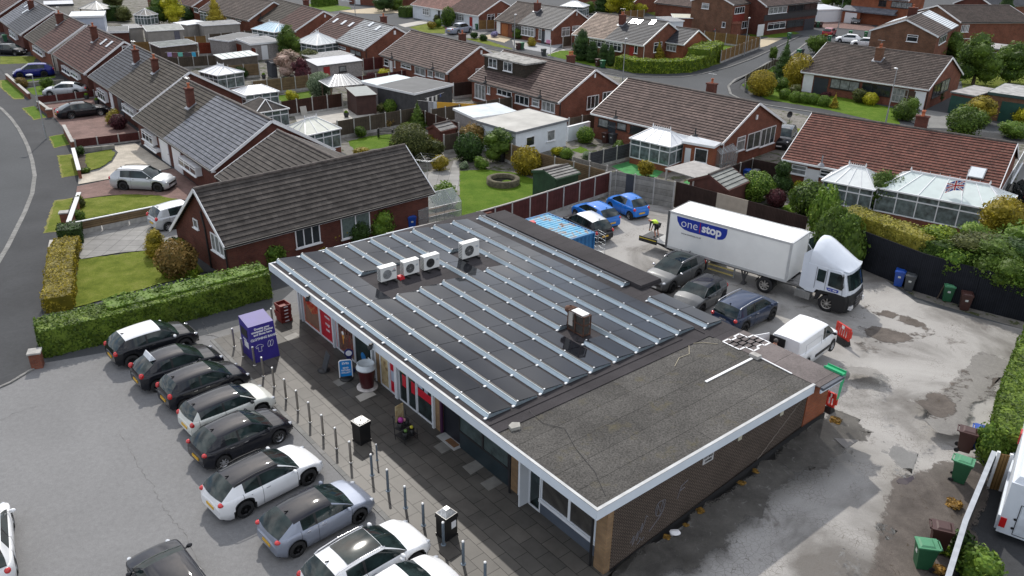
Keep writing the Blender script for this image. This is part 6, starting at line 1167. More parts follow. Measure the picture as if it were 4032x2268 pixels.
for x in(9.6,10.2,11.2):MB().bar((x,.008,1.25),(x-(.12 if x>11 else 0),.008,2.55),.014).build('door_seam',BLK,lorry)
b=MB();pts=[(10.30,1.50),(10.98,1.50),(10.98,1.38),(10.93,1.32),(10.42,1.32),(10.34,1.38)];b.add([(x,-.004,z)for x,z in pts][::-1],[tuple(range(6))]);o_=b.build('logo_panel',TBL,lorry);text('one',.13,WTX,o_,Matrix(((1,0,0,10.5),(0,0,-1,-.01),(0,1,0,1.42),(0,0,0,1))));text('stop',.13,WTX,o_,Matrix(((1,0,0,10.78),(0,0,-1,-.01),(0,1,0,1.42),(0,0,0,1))),bold=.004)
b=MB();xs_=[9.15,9.4,9.7,10.1,10.5,10.9,11.2,11.42];zs_=[3.92,3.95,3.82,3.58,3.32,3.06,2.84,2.66];v_=[];ny=11
for x,z in zip(xs_,zs_):
 hwid=1.22-.12*max(0,x-10.4)
 for j in range(ny):t=(-1,-1,-.93,-.6,-.25,0,.25,.6,.93,1,1)[j];zs=2.62 if j in(0,ny-1)else max(2.63,z-.62*abs(t)**2.6*min(1,(z-2.5)));v_.append((x-.14*abs(t)**3*(x>10.8),1.25+t*hwid,zs))
b.add(v_,[(i*ny+j,(i+1)*ny+j,(i+1)*ny+j+1,i*ny+j+1)for i in range(len(xs_)-1)for j in range(ny-1)],0,True);b.build('roof_fairing',CABW,lorry)
b=MB();b.add([(9.15,.05,.95),(8.75,.05,1.1),(8.72,.08,3.1),(9.15,.06,3.5)],[(0,1,2,3),(3,2,1,0)]);b.add([(9.15,2.45,.95),(8.75,2.45,1.1),(8.72,2.42,3.1),(9.15,2.44,3.5)],[(0,1,2,3),(3,2,1,0)]);b.build('side_deflector',CABW,lorry)
b=MB();b.box(-2.45,.85,.80,-1.5,2.3,.86);b.box(-1.5,.85,.80,-.05,2.3,.84,1);b.box(-2.5,.8,.62,-1.15,.86,.98,0);b.box(-2.48,.79,.84,-1.2,.8,.90,2);b.bar((-1.2,1.0,.75),(0,.8,.6),.12,.12,0);b.bar((-1.2,2.2,.75),(0,2.2,.6),.12,.12,0);b.build('tail_lift',[BLK,plain('lift_plate',(.36,.36,.35),.6,var=.1),plain('hazard_yellow',(.55,.42,.04),.6)],lorry)
b=MB();b.box(-.75,Wt-.1,1.9,-.05,Wt-.04,2.5);b.build('open_flap',TGR,lorry)
# ------------------ motorhome at the right edge
a_,b_=g((3,3,2300,960),.5),g((3,3,2576,1060),.5);rm=atan2(b_.y-a_.y,b_.x-a_.x)
mh=thing('motorhome','white motorhome cut by the right edge, behind the yard wall','motorhome',(a_.x,a_.y,0),rm);ML,MWd=2.9,6.0
b=MB();b.box(0,0,.35,ML,MWd,2.55,0);b.box(.06,.06,2.55,ML-.06,MWd-.06,2.78,0,.12);b.box(-.08,.1,.40,.0,MWd-.1,1.0,0);b.build('body',plain('motorhome_white',(.62,.66,.71),.4,var=.04),mh)
b=MB();b.box(.5,1.2,2.80,1.6,3.4,2.86);b.build('skylight',plain('skylight_grey',(.12,.12,.13),.3),mh)
b=MB();b.box(.55,-.02,.5,1.7,0,1.7);o_=b.build('locker_door',plain('locker_white',(.58,.62,.67),.4),mh)
b=MB();b.path([(.5,-.015,.45),(1.75,-.015,.45),(1.75,-.015,1.75),(.5,-.015,1.75),(.5,-.015,.45)],.012,4);b.build('seal',BLK,o_);b=MB();[b.cyl((.45,-.03,z),(.45,0,z),.05,n=8)for z in(.7,1.1)];b.build('latch',BLK,o_)
b=MB();b.box(.02,-.05,.62,.22,.02,1.02);b.box(-.06,4.4,1.6,-.0,4.8,2.1);b.build('tail_light',REDL,mh);b=MB();b.box(.9,-.02,2.1,1.5,0,2.25);b.box(1.2,-.02,1.85,1.9,0,1.95);b.build('decal',plain('dark_decal',(.05,.05,.10),.5),mh)
for x in(.3,ML-.3):
 for y in(1.2,4.6):b=MB();b.cyl((x-.12,y,.33),(x+.12,y,.33),.33,n=16);b.build('wheel',TYRE,mh)
a_,b_,c_=g((2,1,550,975),2.4),g((2,1,800,885),2.4),g((2,1,125,785),2.4);d_=(c_-a_).normalized();ct=thing('shipping_container','blue corrugated shipping container with rust on its roof','container',(a_.x,a_.y,0),atan2(d_.y,d_.x));LC,WC=4.3,2.3
BLC=plain('container_blue',(.025,.16,.38),.5,var=.25,scale=1.2);m_,nt_,bs_=_new('container_roof');bs_.inputs['Roughness'].default_value=.6
nn_=noise(nt_,.9,7,.7,dist=1);nt_.links.new(ramp(nt_,nn_,[(.35,(.05,.28,.48)),(.5,(.16,.42,.60)),(.56,(.28,.24,.22)),(.68,(.10,.055,.04))]),bs_.inputs['Base Color'])
def corr(b,p0,p1,z0,z1,n,dep,nv):
 p0,p1=Vector(p0),Vector(p1);v=[]
 for i in range(4*n+1):k=i%4;o=dep if k in(1,2)else 0;t=i/(4*n);p=p0.lerp(p1,t)+Vector(nv)*o;v+=[(p.x,p.y,z0),(p.x,p.y,z1)]
 b.add(v,[(2*i,2*i+2,2*i+3,2*i+1)for i in range(4*n)])
b=MB();corr(b,(0,0,0),(LC,0,0),.1,2.34,14,.05,(0,1,0));corr(b,(0,-WC,0),(0,0,0),.1,2.34,7,.05,(1,0,0));corr(b,(LC,-WC,0),(LC,0,0),.1,2.34,7,-.05,(1,0,0));corr(b,(0,-WC,0),(LC,-WC,0),.1,2.34,14,.05,(0,1,0));b.build('wall',BLC,ct)
b=MB();v_=[]
for i in range(4*14+1):k=i%4;z=2.40-(.05 if k in(1,2)else 0);x=LC*i/56;v_+=[(x,-WC,z),(x,0,z)]
b.add(v_,[(2*i,2*i+2,2*i+3,2*i+1)for i in range(56)]);b.build('roof',m_,ct)
b=MB()
for x in(0,LC):b.bar((x,-WC,2.38),(x,0,2.38),.08,.1);b.bar((x,-WC,.08),(x,0,.08),.08,.14);[b.box(x-.05,y-.05,0,x+.05,y+.05,2.42)for y in(-WC,0)]
for y in(-WC,0):b.bar((0,y,2.38),(LC,y,2.38),.06,.1);b.bar((0,y,.08),(LC,y,.08),.06,.14)
b.build('frame',BLC,ct)
T=thing('red_crate','red plastic crate lying on the container roof','crate',g((2,1,185,805),2.5),R(20));MB().box(-.3,-.2,0,.3,.2,.16).build('crate',plain('crate_red',(.5,.02,.03),.5),T)
def skin(name,edges,pts,rad,mat,parent,sub=2):
 me=bpy.data.meshes.new(name);ks=list(pts);me.from_pydata([pts[k]for k in ks],[(ks.index(a),ks.index(b))for a,b in edges],[]);o=bpy.data.objects.new(name,me);COL.objects.link(o)
 o.modifiers.new('s','SKIN');o.modifiers.new('u','SUBSURF').levels=sub
 for i,k in enumerate(ks):r_=rad.get(k,.05);o.data.skin_vertices[0].data[i].radius=(r_,r_)if not isinstance(r_,tuple)else r_
 o.data.skin_vertices[0].data[0].use_root=True
 dg=bpy.context.evaluated_depsgraph_get();m2=bpy.data.meshes.new_from_object(o.evaluated_get(dg));COL.objects.unlink(o);bpy.data.objects.remove(o)
 m2.materials.clear();m2.materials.append(mat);m2.polygons.foreach_set('use_smooth',[True]*len(m2.polygons));r=bpy.data.objects.new(name,m2);COL.objects.link(r);r.parent=parent;return r
SKN=plain('skin',(.46,.22,.15),.6,var=.05);DKC=plain('dark_clothing',(.012,.014,.018),.9);HIV=plain('hi_vis_yellow',(.50,.72,.05),.7,var=.1);GLV=plain('tan_glove',(.45,.28,.08),.8);BLUEJ=plain('blue_jumper',(.02,.04,.22),.9)
def person(label,loc,rz,P,vest,shorts,hairm=None,glove=True,sleeve=DKC):
 T=thing('person',label,'person',loc,rz);E=[('pel','sp'),('sp','ch'),('ch','nk'),('nk','hd'),('hd','top')];Rd=dict(pel=.13,sp=.125,ch=.15,nk=.06,hd=.095,top=.07)
 for s in 'lr':
  E+=[('pel','hip'+s),('hip'+s,'kn'+s),('kn'+s,'an'+s),('an'+s,'to'+s),('ch','sh'+s),('sh'+s,'el'+s),('el'+s,'wr'+s),('wr'+s,'pm'+s)]
  Rd.update({'hip'+s:.09,'kn'+s:.058,'an'+s:.04,'to'+s:.035,'sh'+s:.065,'el'+s:.042,'wr'+s:.028,'pm'+s:.035})
  w_=Vector(P['wr'+s]);e_=Vector(P['el'+s]);d=(w_-e_).normalized();P['pm'+s]=tuple(w_+d*.07);x=d.cross(Vector((0,0,1)));x=(x if x.length>.1 else Vector((0,1,0))).normalized()
  for i,ln in enumerate((.062,.075,.08,.072)):k=f'f{i}{s}';P[k]=tuple(w_+d*.13+x*(i-1.5)*.021);P[k+'t']=tuple(w_+d*(.13+ln*.7)+x*(i-1.5)*.022+Vector((0,0,-.03)));E+=[('pm'+s,k),(k,k+'t')];Rd[k]=.009;Rd[k+'t']=.008
  k='th'+s;P[k]=tuple(w_+d*.07-x*.055);E.append(('wr'+s,k));Rd[k]=.010
 body=skin('body',E,P,Rd,SKN,T,1)
 def cl(nm,E2,grow,mat):ks={k for e in E2 for k in e};return skin(nm,E2,{k:P[k]for k in sorted(ks,key=lambda k:k!=E2[0][0])},{k:Rd[k]*grow if not isinstance(Rd[k],tuple)else Rd[k]for k in ks},mat,T,1)
 cl('top',[('ch','sp'),('sp','pel')]+[e for s in 'lr' for e in(('ch','sh'+s),('sh'+s,'el'+s),('el'+s,'wr'+s))],1.18,sleeve)
 if vest:cl('hi_vis_vest',[('ch','sp'),('sp','pel'),('ch','shl'),('ch','shr')],1.34,vest)
 cl('shorts',[('pel','hipl'),('pel','hipr'),('hipl','knl'),('hipr','knr')],1.28,shorts)
 for s in 'lr':
  cl('boot',[('an'+s,'to'+s)],1.35,BLK)
  if glove:cl('glove',[('wr'+s,'pm'+s)]+[('pm'+s,f'f{i}{s}')for i in range(4)]+[(f'f{i}{s}',f'f{i}{s}t')for i in range(4)],1.3,GLV)
 h=Vector(P['hd']);t=(Vector(P['top'])-h).normalized();f=Vector(P['face'])if 'face' in P else Vector((1,0,0))
 sd=t.cross(f).normalized();b=MB();b.ball(tuple(h+f*.105-t*.01),.018,6);[b.ball(tuple(h+sd*s*.095),.025,6,0,(.6,.6,1))for s in(-1,1)];b.build('face',SKN,T)
 b=MB();[b.ball(tuple(h+f*.09+t*.03+sd*s*.035),.012,6)for s in(-1,1)];b.bar(tuple(h+f*.098-t*.05-sd*.025),tuple(h+f*.098-t*.05+sd*.025),.008);b.build('eyes_and_mouth',BLK,T)
 if hairm:b=MB();b.ball(tuple(h+t*.035-f*.02),.108,8);b.build('hair',hairm,T)
 return T
Pw=dict(pel=(0,0,.88),sp=(-.16,0,1.02),ch=(-.38,0,1.08),nk=(-.52,0,1.05),hd=(-.62,0,1.02),top=(-.72,0,1.04),face=(-.4,0,-.9),hipl=(0,-.10,.84),hipr=(0,.10,.84),knl=(-.10,-.13,.46),knr=(-.04,.14,.46),anl=(.0,-.14,.08),anr=(.06,.15,.08),tol=(-.15,-.14,.04),tor=(-.10,.16,.04),shl=(-.40,-.19,1.04),shr=(-.40,.19,1.04),ell=(-.42,-.22,.76),elr=(-.42,.22,.76),wrl=(-.48,-.14,.52),wrr=(-.46,.12,.50))
Tw=Matrix.Translation(TRO)@Matrix.Rotation(atan2(tf.y,tf.x),4,'Z')
person('bald man in yellow hi-vis vest and dark shorts bending over the tail lift',Tw@Vector((-1.62,1.55,.86)),atan2(tf.y,tf.x),Pw,HIV,DKC)
Pv=dict(pel=(0,0,.85),sp=(.04,0,1.05),ch=(.10,0,1.28),nk=(.15,0,1.42),hd=(.18,0,1.54),top=(.19,0,1.64),face=(.95,0,-.2),hipl=(0,.10,.8),hipr=(0,-.10,.8),knl=(.08,.11,.45),knr=(-.05,-.11,.45),anl=(.0,.11,.08),anr=(-.08,-.11,.08),tol=(.16,.12,.04),tor=(.08,-.12,.04),shl=(.08,.2,1.30),shr=(.08,-.2,1.30),ell=(.22,.25,1.05),elr=(.22,-.25,1.05),wrl=(.45,.18,.95),wrr=(.45,-.18,.95))
Tv=Matrix.Translation(pV)@Matrix.Rotation(hV,4,'Z')
person('grey-haired man in a blue jumper standing at the open van door',Tv@Vector((x_-2.62 if x_>0 else-2.62,.35,0)),hV,Pv,None,DKC,plain('grey_hair',(.10,.09,.085),.8),False,BLUEJ)
# ------------------ vegetation
rng=np.random.default_rng(5)
def leaf_mesh(name,P,Nn,size,core=None,jit=.55,aspect=1.5):
 n=len(P);Nn=Nn+rng.normal(0,jit,(n,3));Nn/=np.linalg.norm(Nn,axis=1,keepdims=True)+1e-9
 a=rng.normal(0,1,(n,3));t=np.cross(Nn,a);t/=np.linalg.norm(t,axis=1,keepdims=True)+1e-9;b=np.cross(Nn,t);s=size*rng.uniform(.6,1.3,(n,1));t=t*s*aspect*.5;b=b*s*.5
 V=np.concatenate([P-t,P-b*.9,P+t,P+b*.9],1).reshape(-1,3);F=np.arange(4*n).reshape(-1,4)
 vs=V.tolist();fs=F.tolist()
 if core:o=len(vs);vs+=core[0];fs+=[[i+o for i in f]for f in core[1]]
 me=bpy.data.meshes.new(name);me.from_pydata(vs,[],fs);me.update();me.materials.append(None);return me
def ball_core(lob,k=.84):
 bm=bmesh.new()
 for c,r,sz in lob:
  m=Matrix.Translation(c)@Matrix.Diagonal((r*k,r*k,sz*k,1));bmesh.ops.create_icosphere(bm,subdivisions=2,radius=1,matrix=m)
 for v in bm.verts:v.co*=1+random.uniform(-.06,.06)
 bm.verts.index_update();r=([tuple(v.co)for v in bm.verts],[[v.index for v in f.verts]for f in bm.faces]);bm.free();return r
def lobes_mesh(name,lob,n,size,lump=.10,jit=.6):
 w_=np.array([r*r for _,r,_ in lob]);ix=rng.choice(len(lob),n,p=w_/w_.sum());d=rng.normal(0,1,(n,3));d/=np.linalg.norm(d,axis=1,keepdims=True)
 C=np.array([c for c,_,_ in lob])[ix];Rr=np.array([(r,r,z)for _,r,z in lob])[ix]
 f=1+lump*(np.sin(d[:,:1]*7+ix[:,None])*np.sin(d[:,1:2]*6)+np.sin(d[:,2:3]*8+1));P=C+d*Rr*f*rng.uniform(.86,1.06,(n,1));k=P[:,2]>.01
 return leaf_mesh(name,P[k],d[k],size,ball_core(lob))
def rl(n,r0,r1,spread,zc,zs=1.0,seed=1):
 r=random.Random(seed);o=[((0,0,zc),r1,r1*zs)]
 for i in range(n):a=2*pi*i/n+r.uniform(-.4,.4);rr=r.uniform(r0,r1*.75);o.append(((cos(a)*spread*r.uniform(.6,1),sin(a)*spread*r.uniform(.6,1),zc+r.uniform(-.35,.45)),rr,rr*zs));
 return o
BM={}
def fol(kind,r):
 """unit foliage meshes: radius 1 (base on the ground), leaf size kept near 0.1 m"""
 c=0 if r<.7 else 1 if r<1.5 else 2;key=(kind,c,random.randint(0,1))
 if key not in BM:
  sz=(.20,.105,.07)[c];n=(650,2200,4600)[c]
  if kind=='bush':lob=rl(6,.45,.72,.42,.72,.85,seed=key[2]+3)
  elif kind=='ball':lob=[((0,0,.9),.98,.92)]
  elif kind=='col':lob=[((0,0,.55+i*.5),.92-.06*i*(i-1)*.5,.75)for i in range(5)]
  elif kind=='cone':lob=[((0,0,.35+i*.42),.95-i*.15,.5)for i in range(7)]
  elif kind=='tree':lob=rl(8,.42,.66,.62,1.25,.9,seed=key[2]+9)+[((.1,0,1.85),.5,.45),((.3,.25,.65),.5,.5),((-.35,-.2,.6),.5,.5)]
  elif kind=='flat':lob=rl(6,.4,.6,.55,.35,.5,seed=key[2]+21)
  BM[key]=lobes_mesh('foliage',lob,n,sz,.05 if kind in('ball','col')else.13,.4 if kind in('ball','col')else.7)
 return BM[key]
FG=dict(green=foliage('leaf_green',(.034,.075,.010),(.115,.185,.024)),bright=foliage('leaf_bright_green',(.055,.12,.012),(.155,.26,.03),(.27,.36,.06)),dark=foliage('leaf_dark_green',(0.017,0.041,0.010),(0.051,0.102,0.020)),yellow=foliage('leaf_yellow',(0.174,0.203,0.007),(0.522,0.493,0.022),(0.725,0.652,0.072)),gold=foliage('leaf_gold',(0.131,0.116,0.009),(0.348,0.275,0.022),(0.493,0.392,0.043)),olive=foliage('leaf_olive',(0.043,0.061,0.014),(0.131,0.145,0.041)),copper=foliage('leaf_copper',(0.087,0.072,0.014),(0.290,0.189,0.051),(0.377,0.246,0.087)),maroon=foliage('leaf_maroon',(0.036,0.012,0.014),(0.116,0.032,0.041)),pink=foliage('leaf_pink',(0.145,0.116,0.072),(0.522,0.362,0.290),(0.725,0.551,0.478)),grey=foliage('leaf_grey_green',(0.072,0.116,0.058),(0.232,0.304,0.174),(0.362,0.435,0.290)),hedge=foliage('leaf_hedge',(0.041,0.080,0.009),(0.109,0.181,0.017),(0.189,0.275,0.036)),lime=foliage('leaf_lime_hedge',(0.072,0.131,0.009),(0.232,0.319,0.022),(0.406,0.478,0.043)),lilac=foliage('leaf_lilac',(0.174,0.174,0.290),(0.435,0.406,0.652)),autumn=foliage('leaf_weed',(0.145,0.087,0.022),(0.377,0.217,0.043)),orange=foliage('leaf_orange_hedge',(.09,.10,.012),(.27,.25,.03),(.38,.34,.06)))
BARK=plain('bark',(.07,.05,.035),.9,var=.3,scale=6)
def plant(kind,colr,q,r,label,h=1.0,group=None,name=None,trunk=0,cat=None,z=0.0):
 p=g(q)if len(q)==4 else Vector(q);nm=name or('tree' if kind=='tree' else 'conifer' if kind=='cone' else 'shrub')
 T=thing(nm,label,cat or nm,(p.x,p.y,z),random.uniform(0,6),group)
 me=fol(kind,r);o=bpy.data.objects.new('crown' if kind in('tree','cone')else 'foliage',me);COL.objects.link(o);o.parent=T;o.scale=(r,r,r*h);o.location=(0,0,trunk)
 o.material_slots[0].link='OBJECT';o.material_slots[0].material=FG[colr]
 b=MB();top=r*(1.7 if kind=='tree' else.5)*h+trunk;b.cyl((0,0,-.02),(0,0,top),.07*r+.03,.03*r+.01,7)
 if kind=='tree':[b.cyl((0,0,top*.5),(cos(a)*r*.6,sin(a)*r*.6,top*.95),.035*r+.01,.012,5)for a in(0,1.7,3.3,4.8)]
 b.build('trunk' if kind in('tree','cone')else 'stem',BARK,T);return T
def hedge(label,pts,wd,h,colr,side=1,z0=0.0,dens=150,size=.10,top=None,name='hedge',lump=.08,gf=g,cat='hedge'):
 P_=[gf(p)if len(p)==4 else Vector(p)for p in pts];T=thing(name,label,cat,tuple(P_[0]));o0=P_[0];P_=[p-o0 for p in P_];pp,nn=[],[];cv,cf=[],[]
 L_=[];R_=[]
 for i,p in enumerate(P_):
  d=P_[min(i+1,len(P_)-1)]-P_[max(0,i-1)];d.z=0;d.normalize();n=Vector((-d.y,d.x,0))*side;L_.append(p);R_.append(p+n*wd)
 def quad(a,b_,c,d_,nrm):
  ar=((b_-a).cross(d_-a)).length;k=max(3,int(ar*dens));s=rng.random((k,1));t=rng.random((k,1));A,B,C,D=(np.array(v)for v in(a,b_,c,d_))
  X=(A*(1-s)+B*s)*(1-t)+(D*(1-s)+C*s)*t;nv=np.array(nrm);X=X+nv*(rng.normal(0,.022,(k,1))+lump*np.sin(X[:,:1]*2.3+X[:,2:3]*3)*np.sin(X[:,1:2]*2.9));pp.append(X);nn.append(np.tile(nv,(k,1)))
 Z=Vector((0,0,h));Zb=Vector((0,0,z0))
 for i in range(len(P_)-1):
  d=(P_[i+1]-P_[i]).normalized();n=Vector((-d.y,d.x,0))*side
  quad(L_[i]+Zb,L_[i+1]+Zb,L_[i+1]+Z,L_[i]+Z,-n);quad(R_[i]+Zb,R_[i+1]+Zb,R_[i+1]+Z,R_[i]+Z,n);quad(L_[i]+Z,L_[i+1]+Z,R_[i+1]+Z,R_[i]+Z,(0,0,1))
 for e,s in((0,-1),(-1,1)):d=(P_[1]-P_[0]if e==0 else P_[-1]-P_[-2]).normalized()*s;quad(L_[e]+Zb,R_[e]+Zb,R_[e]+Z,L_[e]+Z,d)
 ins=.07;m=len(P_)
 for i in range(m):
  n=(R_[i]-L_[i]).normalized()*ins;cv+=[tuple(L_[i]+n+Zb),tuple(R_[i]-n+Zb),tuple(R_[i]-n+Z*(1-ins/h)),tuple(L_[i]+n+Z*(1-ins/h))]
 for i in range(m-1):
  for j in range(4):cf.append([4*i+j,4*i+(j+1)%4,4*i+4+(j+1)%4,4*i+4+j])
 cf+=[[0,1,2,3],[4*m-1,4*m-2,4*m-3,4*m-4]]
 me=leaf_mesh('foliage',np.concatenate(pp),np.concatenate(nn),size,(cv,cf),.45);o=bpy.data.objects.new('foliage',me);COL.objects.link(o);o.parent=T;me.materials[0]=FG[colr];return T
hedge('long clipped hedge along the car park, bright green at its right end',[(0,2,450,712),(0,2,1300,500),(0,2,2050,290),(1,2,170,95)],1.75,1.5,'hedge',1,dens=170)
hedge('bright leaf layer standing for sunlight along the right half of the long clipped hedge top',[(0,2,1150,480),(0,2,2050,245),(1,2,150,60)],1.3,1.62,'bright',1,z0=1.4,dens=70,lump=.1,size=.11)  # brighter leaf colour added to imitate sunlight on the hedge top
hedge('low yellow-green hedge beside the left pavement, in front of the square lawn',[(0,2,452,262),(0,1,505,1250),(0,1,570,1085)],1.5,.95,'gold',-1,size=.09)
hedge('small square dark clipped hedge block beside the slab drive gate',[(0,1,612,1040),(0,1,845,1008)],1.5,1.15,'dark',1)
hedge('low lime green hedge around the copper bush on the square lawn',[(0,1,1640,1360),(0,1,1990,1350)],.5,.5,'lime',1);hedge('short lime hedge running toward the dark-roofed bungalow wall',[(0,1,1770,1060),(0,1,1900,1080)],.9,.7,'bright',1)
plant('col','gold',(0,1,1585,1130),.78,'tall round-topped golden yew beside the slab drive',.72,name='topiary');plant('bush','dark',(0,1,1730,1060),.5,'dark low shrub behind the golden yew')
plant('ball','copper',(0,1,1800,1320),1.2,'round copper and green bush on the square lawn')
BG=[('bush','bright',(1,1,180,1235),1.1,'bright green bush at the left of the dark-roofed bungalow wall'),('bush','olive',(1,1,440,1130),.95,'dull olive bush under the left bungalow window'),('bush','gold',(1,1,640,1105),.65,'low golden bush beside the dark-roofed bungalow'),('bush','gold',(1,1,800,1035),1.0,'yellow-green bush between the two bungalow windows'),('ball','dark',(1,1,1020,1000),.95,'dark green dome bush by the blinds window'),('bush','bright',(1,1,1230,935),1.35,'large pale green bush with pinkish tips by the solar roof corner'),('bush','bright',(1,1,1890,630),1.2,'light green bush between the greenhouse and the round planter lawn')]
for k_,c_,q_,r_,l_ in BG:plant(k_,c_,q_,r_,l_,group='bushes along the dark-roofed bungalow')
GM='garden shrubs between the houses'
for k_,c_,q_,r_,h_,l_ in[('ball','olive',(1,1,1560,165),1.75,1,'big olive brown dome bush at the edge of the round planter lawn'),('bush','olive',(1,1,1790,150),1.2,1,'speckled olive bush behind the rotary dryer'),('ball','dark',(1,1,2140,165),1.3,1,'dark clipped dome bush behind the round planter lawn'),('bush','gold',(1,1,1850,265),.9,.9,'yellow-green bush beside the rotary dryer patio'),('bush','bright',(1,1,2270,245),.75,.9,'bright grassy clump at the lawn edge'),('bush','grey',(1,1,2090,250),.5,.8,'blue-grey small clump left of the grassy clump'),('tree','copper',(1,1,2190,60),1.35,.8,'small red-tipped tree left of the white garage'),('tree','green',(1,1,2430,170),1.5,.85,'small spreading tree by the black water butt'),('ball','gold',(2,1,145,300),1.25,1,'yellow-green domed bush beside the green shed'),('tree','green',(1,0,350,590),1.9,1.05,'dark green tree beside the white pavilion roof'),('bush','green',(1,0,560,560),1.2,1,'green shrub right of the dark green tree'),('bush','grey',(1,0,640,520),1.1,1.3,'grey-green airy bush at the pavilion conservatory'),('tree','pink',(1,0,330,770),2.0,.72,'pale pink flowering tree in the middle of the gardens'),('tree','maroon',(1,0,470,860),1.35,1.05,'dark maroon leaved tree in front of the pink one'),('ball','olive',(1,0,545,730),1.6,1,'round green bush between the pink tree and the garage'),('ball','grey',(1,0,655,975),1.5,1,'pale speckled round bush by the gazebo'),('bush','yellow',(1,0,370,1012),.85,.9,'bright pale yellow bush on the small lawn'),('bush','yellow',(1,0,1310,1040),.8,1.3,'yellow-green upright bush by the brown shed'),('ball','bright',(1,0,1350,1130),.75,1,'round bright bush right of the brown shed'),('bush','olive',(1,0,1255,1130),.6,1,'olive bush at the corner of the brown shed'),('bush','lilac',(1,0,1540,1070),.6,.8,'lilac blue flowering bush beside the black garage'),('bush','grey',(1,0,1470,1040),.9,.7,'grey-green bush left of the lilac one'),('bush','yellow',(1,0,1310,810),1.1,.9,'yellow-orange bush behind the glazed garage roof'),('bush','maroon',(1,0,1165,810),.8,.9,'maroon acer beside the low maroon fence'),('cone','green',(1,0,1630,1285),1.1,.75,'green conifer in front of the brown panel fence'),('bush','copper',(1,0,1325,1290),.9,1,'reddish shrub above the garden bench'),('bush','green',(1,0,1500,1320),.6,1,'low green shrub right of the bench'),('bush','dark',(1,0,1200,920),.7,1,'dark bush at the glazed garage corner'),('bush','gold',(1,0,1820,1449),1.0,.9,'golden variegated bush under the small red-brown shed'),('bush','green',(1,0,1060,1380),.7,1,'shrub at the edge of the bench lawn'),('bush','gold',(1,1,1060,105),.9,.5,'low yellow flowering shrub behind the dark roof ridge'),('tree','green',(0,0,1600,245),2.4,.8,'dark green broad tree, left of the yellow one'),('tree','yellow',(0,0,1760,250),2.3,.95,'glowing yellow-green tree in the upper left gardens'),('cone','gold',(0,0,2190,338),2.2,.95,'broad golden conifer in the upper left gardens'),('bush','green',(0,0,2110,330),1.0,1,'green bush at the foot of the golden conifer'),('bush','olive',(0,0,1250,215),1.8,1,'olive bush right of the tall dark hedge'),('tree','olive',(0,0,1140,90),2.2,.7,'olive tree above the tall dark hedge'),('bush','green',(0,0,1500,195),1.3,1,'bush between summer house and dark green tree'),('bush','dark',(0,0,2440,790),1.0,1,'dark round bush by the lap fence, upper left'),('bush','dark',(1,0,310,900),.9,1,'dark conical bush before the lap fence'),('bush','green',(1,0,180,905),.8,.9,'green bush before the lap fence, left'),('bush','dark',(0,0,1890,200),1.6,1,'dark hedge-like bush right of the yellow tree'),('bush','bright',(2,1,545,150),.8,.9,'bright shrub behind the panel fence'),('bush','yellow',(2,1,450,120),.7,.8,'yellow shrub left of the bright one'),('bush','grey',(2,1,770,165),.7,.8,'silvery shrub beside the dark fence'),('tree','green',(2,1,1075,150),.75,1,'slim young tree against the dark grey fence'),('bush','gold',(2,1,1345,325),.85,1.1,'round bronze shrub on the green turf'),('ball','bright',(2,0,735,1440),.85,1,'clipped round light green bush beside the white garage'),('ball','bright',(2,1,2440,560),1.35,.9,'pale clipped round bush behind the brown yard fence'),('bush','yellow',(2,1,2290,560),.6,.9,'yellow shrub at the patched shed'),('ball','green',(3,1,385,700),1.45,.92,'large clipped green ball beside the conservatory garden'),('ball','dark',(3,1,120,500),.9,1,'cloud-pruned dark tree, lower tier'),('ball','maroon',(3,1,70,630),.75,1,'maroon round bush below the cloud-pruned tree'),('bush','yellow',(3,1,305,480),.6,1,'pale yellow bush by the white door'),('tree','green',(3,1,1120,700),1.6,.9,'leafy green tree in front of the wide conservatory')]:plant(k_,c_,q_,r_,l_,h_,GM)
plant('ball','dark',(3,1,115,500),.62,'cloud-pruned dark tree, upper tier above the lower one',1,trunk=1.5)
hedge('tall dark green hedge in the upper left gardens',[(0,0,970,210),(0,0,1190,215)],1.6,2.5,'dark',1,dens=60,size=.16)
for k_,c_,q_,r_,h_,l_ in[('bush','green',(0,0,475,900),.9,1,'round green shrub on a front lawn of the left row'),('bush','copper',(0,0,235,885),.8,1,'brownish shrub beside the left lamp post'),('bush','gold',(0,0,1150,1250),.95,1,'golden-orange bush on the red paved drive'),('ball','maroon',(0,0,1200,1300),.8,1,'maroon bush in front of the golden one'),('bush','dark',(0,1,800,120),.55,1,'dark green shrub in the semicircle lawn bed'),('bush','green',(0,1,860,290),.5,.6,'low green shrub at the drive edge'),('bush','olive',(0,1,800,640),.55,1,'wispy shrub against the white capped wall'),('bush','green',(0,1,790,760),.6,.8,'green shrub at the corner of the white capped wall')]:plant(k_,c_,q_,r_,l_,h_,'front garden shrubs of the left row')
GC='dark conifers before the half pinkish roof'
for q_,r_,h_,l_ in(((2,0,693,605),1.45,1.15,'largest and leftmost of the dark conifers'),((2,0,803,628),1.05,1.15,'second dark conifer from the left'),((2,0,915,650),.9,1.3,'third dark conifer from the left'),((2,0,990,665),.7,1.6,'rightmost dark conifer, beside the green bin')):plant('col','dark',q_,r_,l_,h_*.8,GC,'conifer')
hedge('long curved bright green hedge around the corner garden',[(2,0,1035,690),(2,0,1220,735),(2,0,1500,748),(2,0,1800,735),(2,0,1990,680)],2.0,1.7,'lime',1,dens=60,size=.16,lump=.12)
hedge('taller bright bushy hedge end by the tan fence',[(2,0,1960,690),(2,0,2110,610)],3.0,2.6,'lime',1,dens=50,size=.17,lump=.2);hedge('rear part of the bright hedge behind the orange gable',[(2,0,1760,590),(2,0,1960,600)],1.6,2.0,'lime',1,dens=50,size=.17,lump=.2)
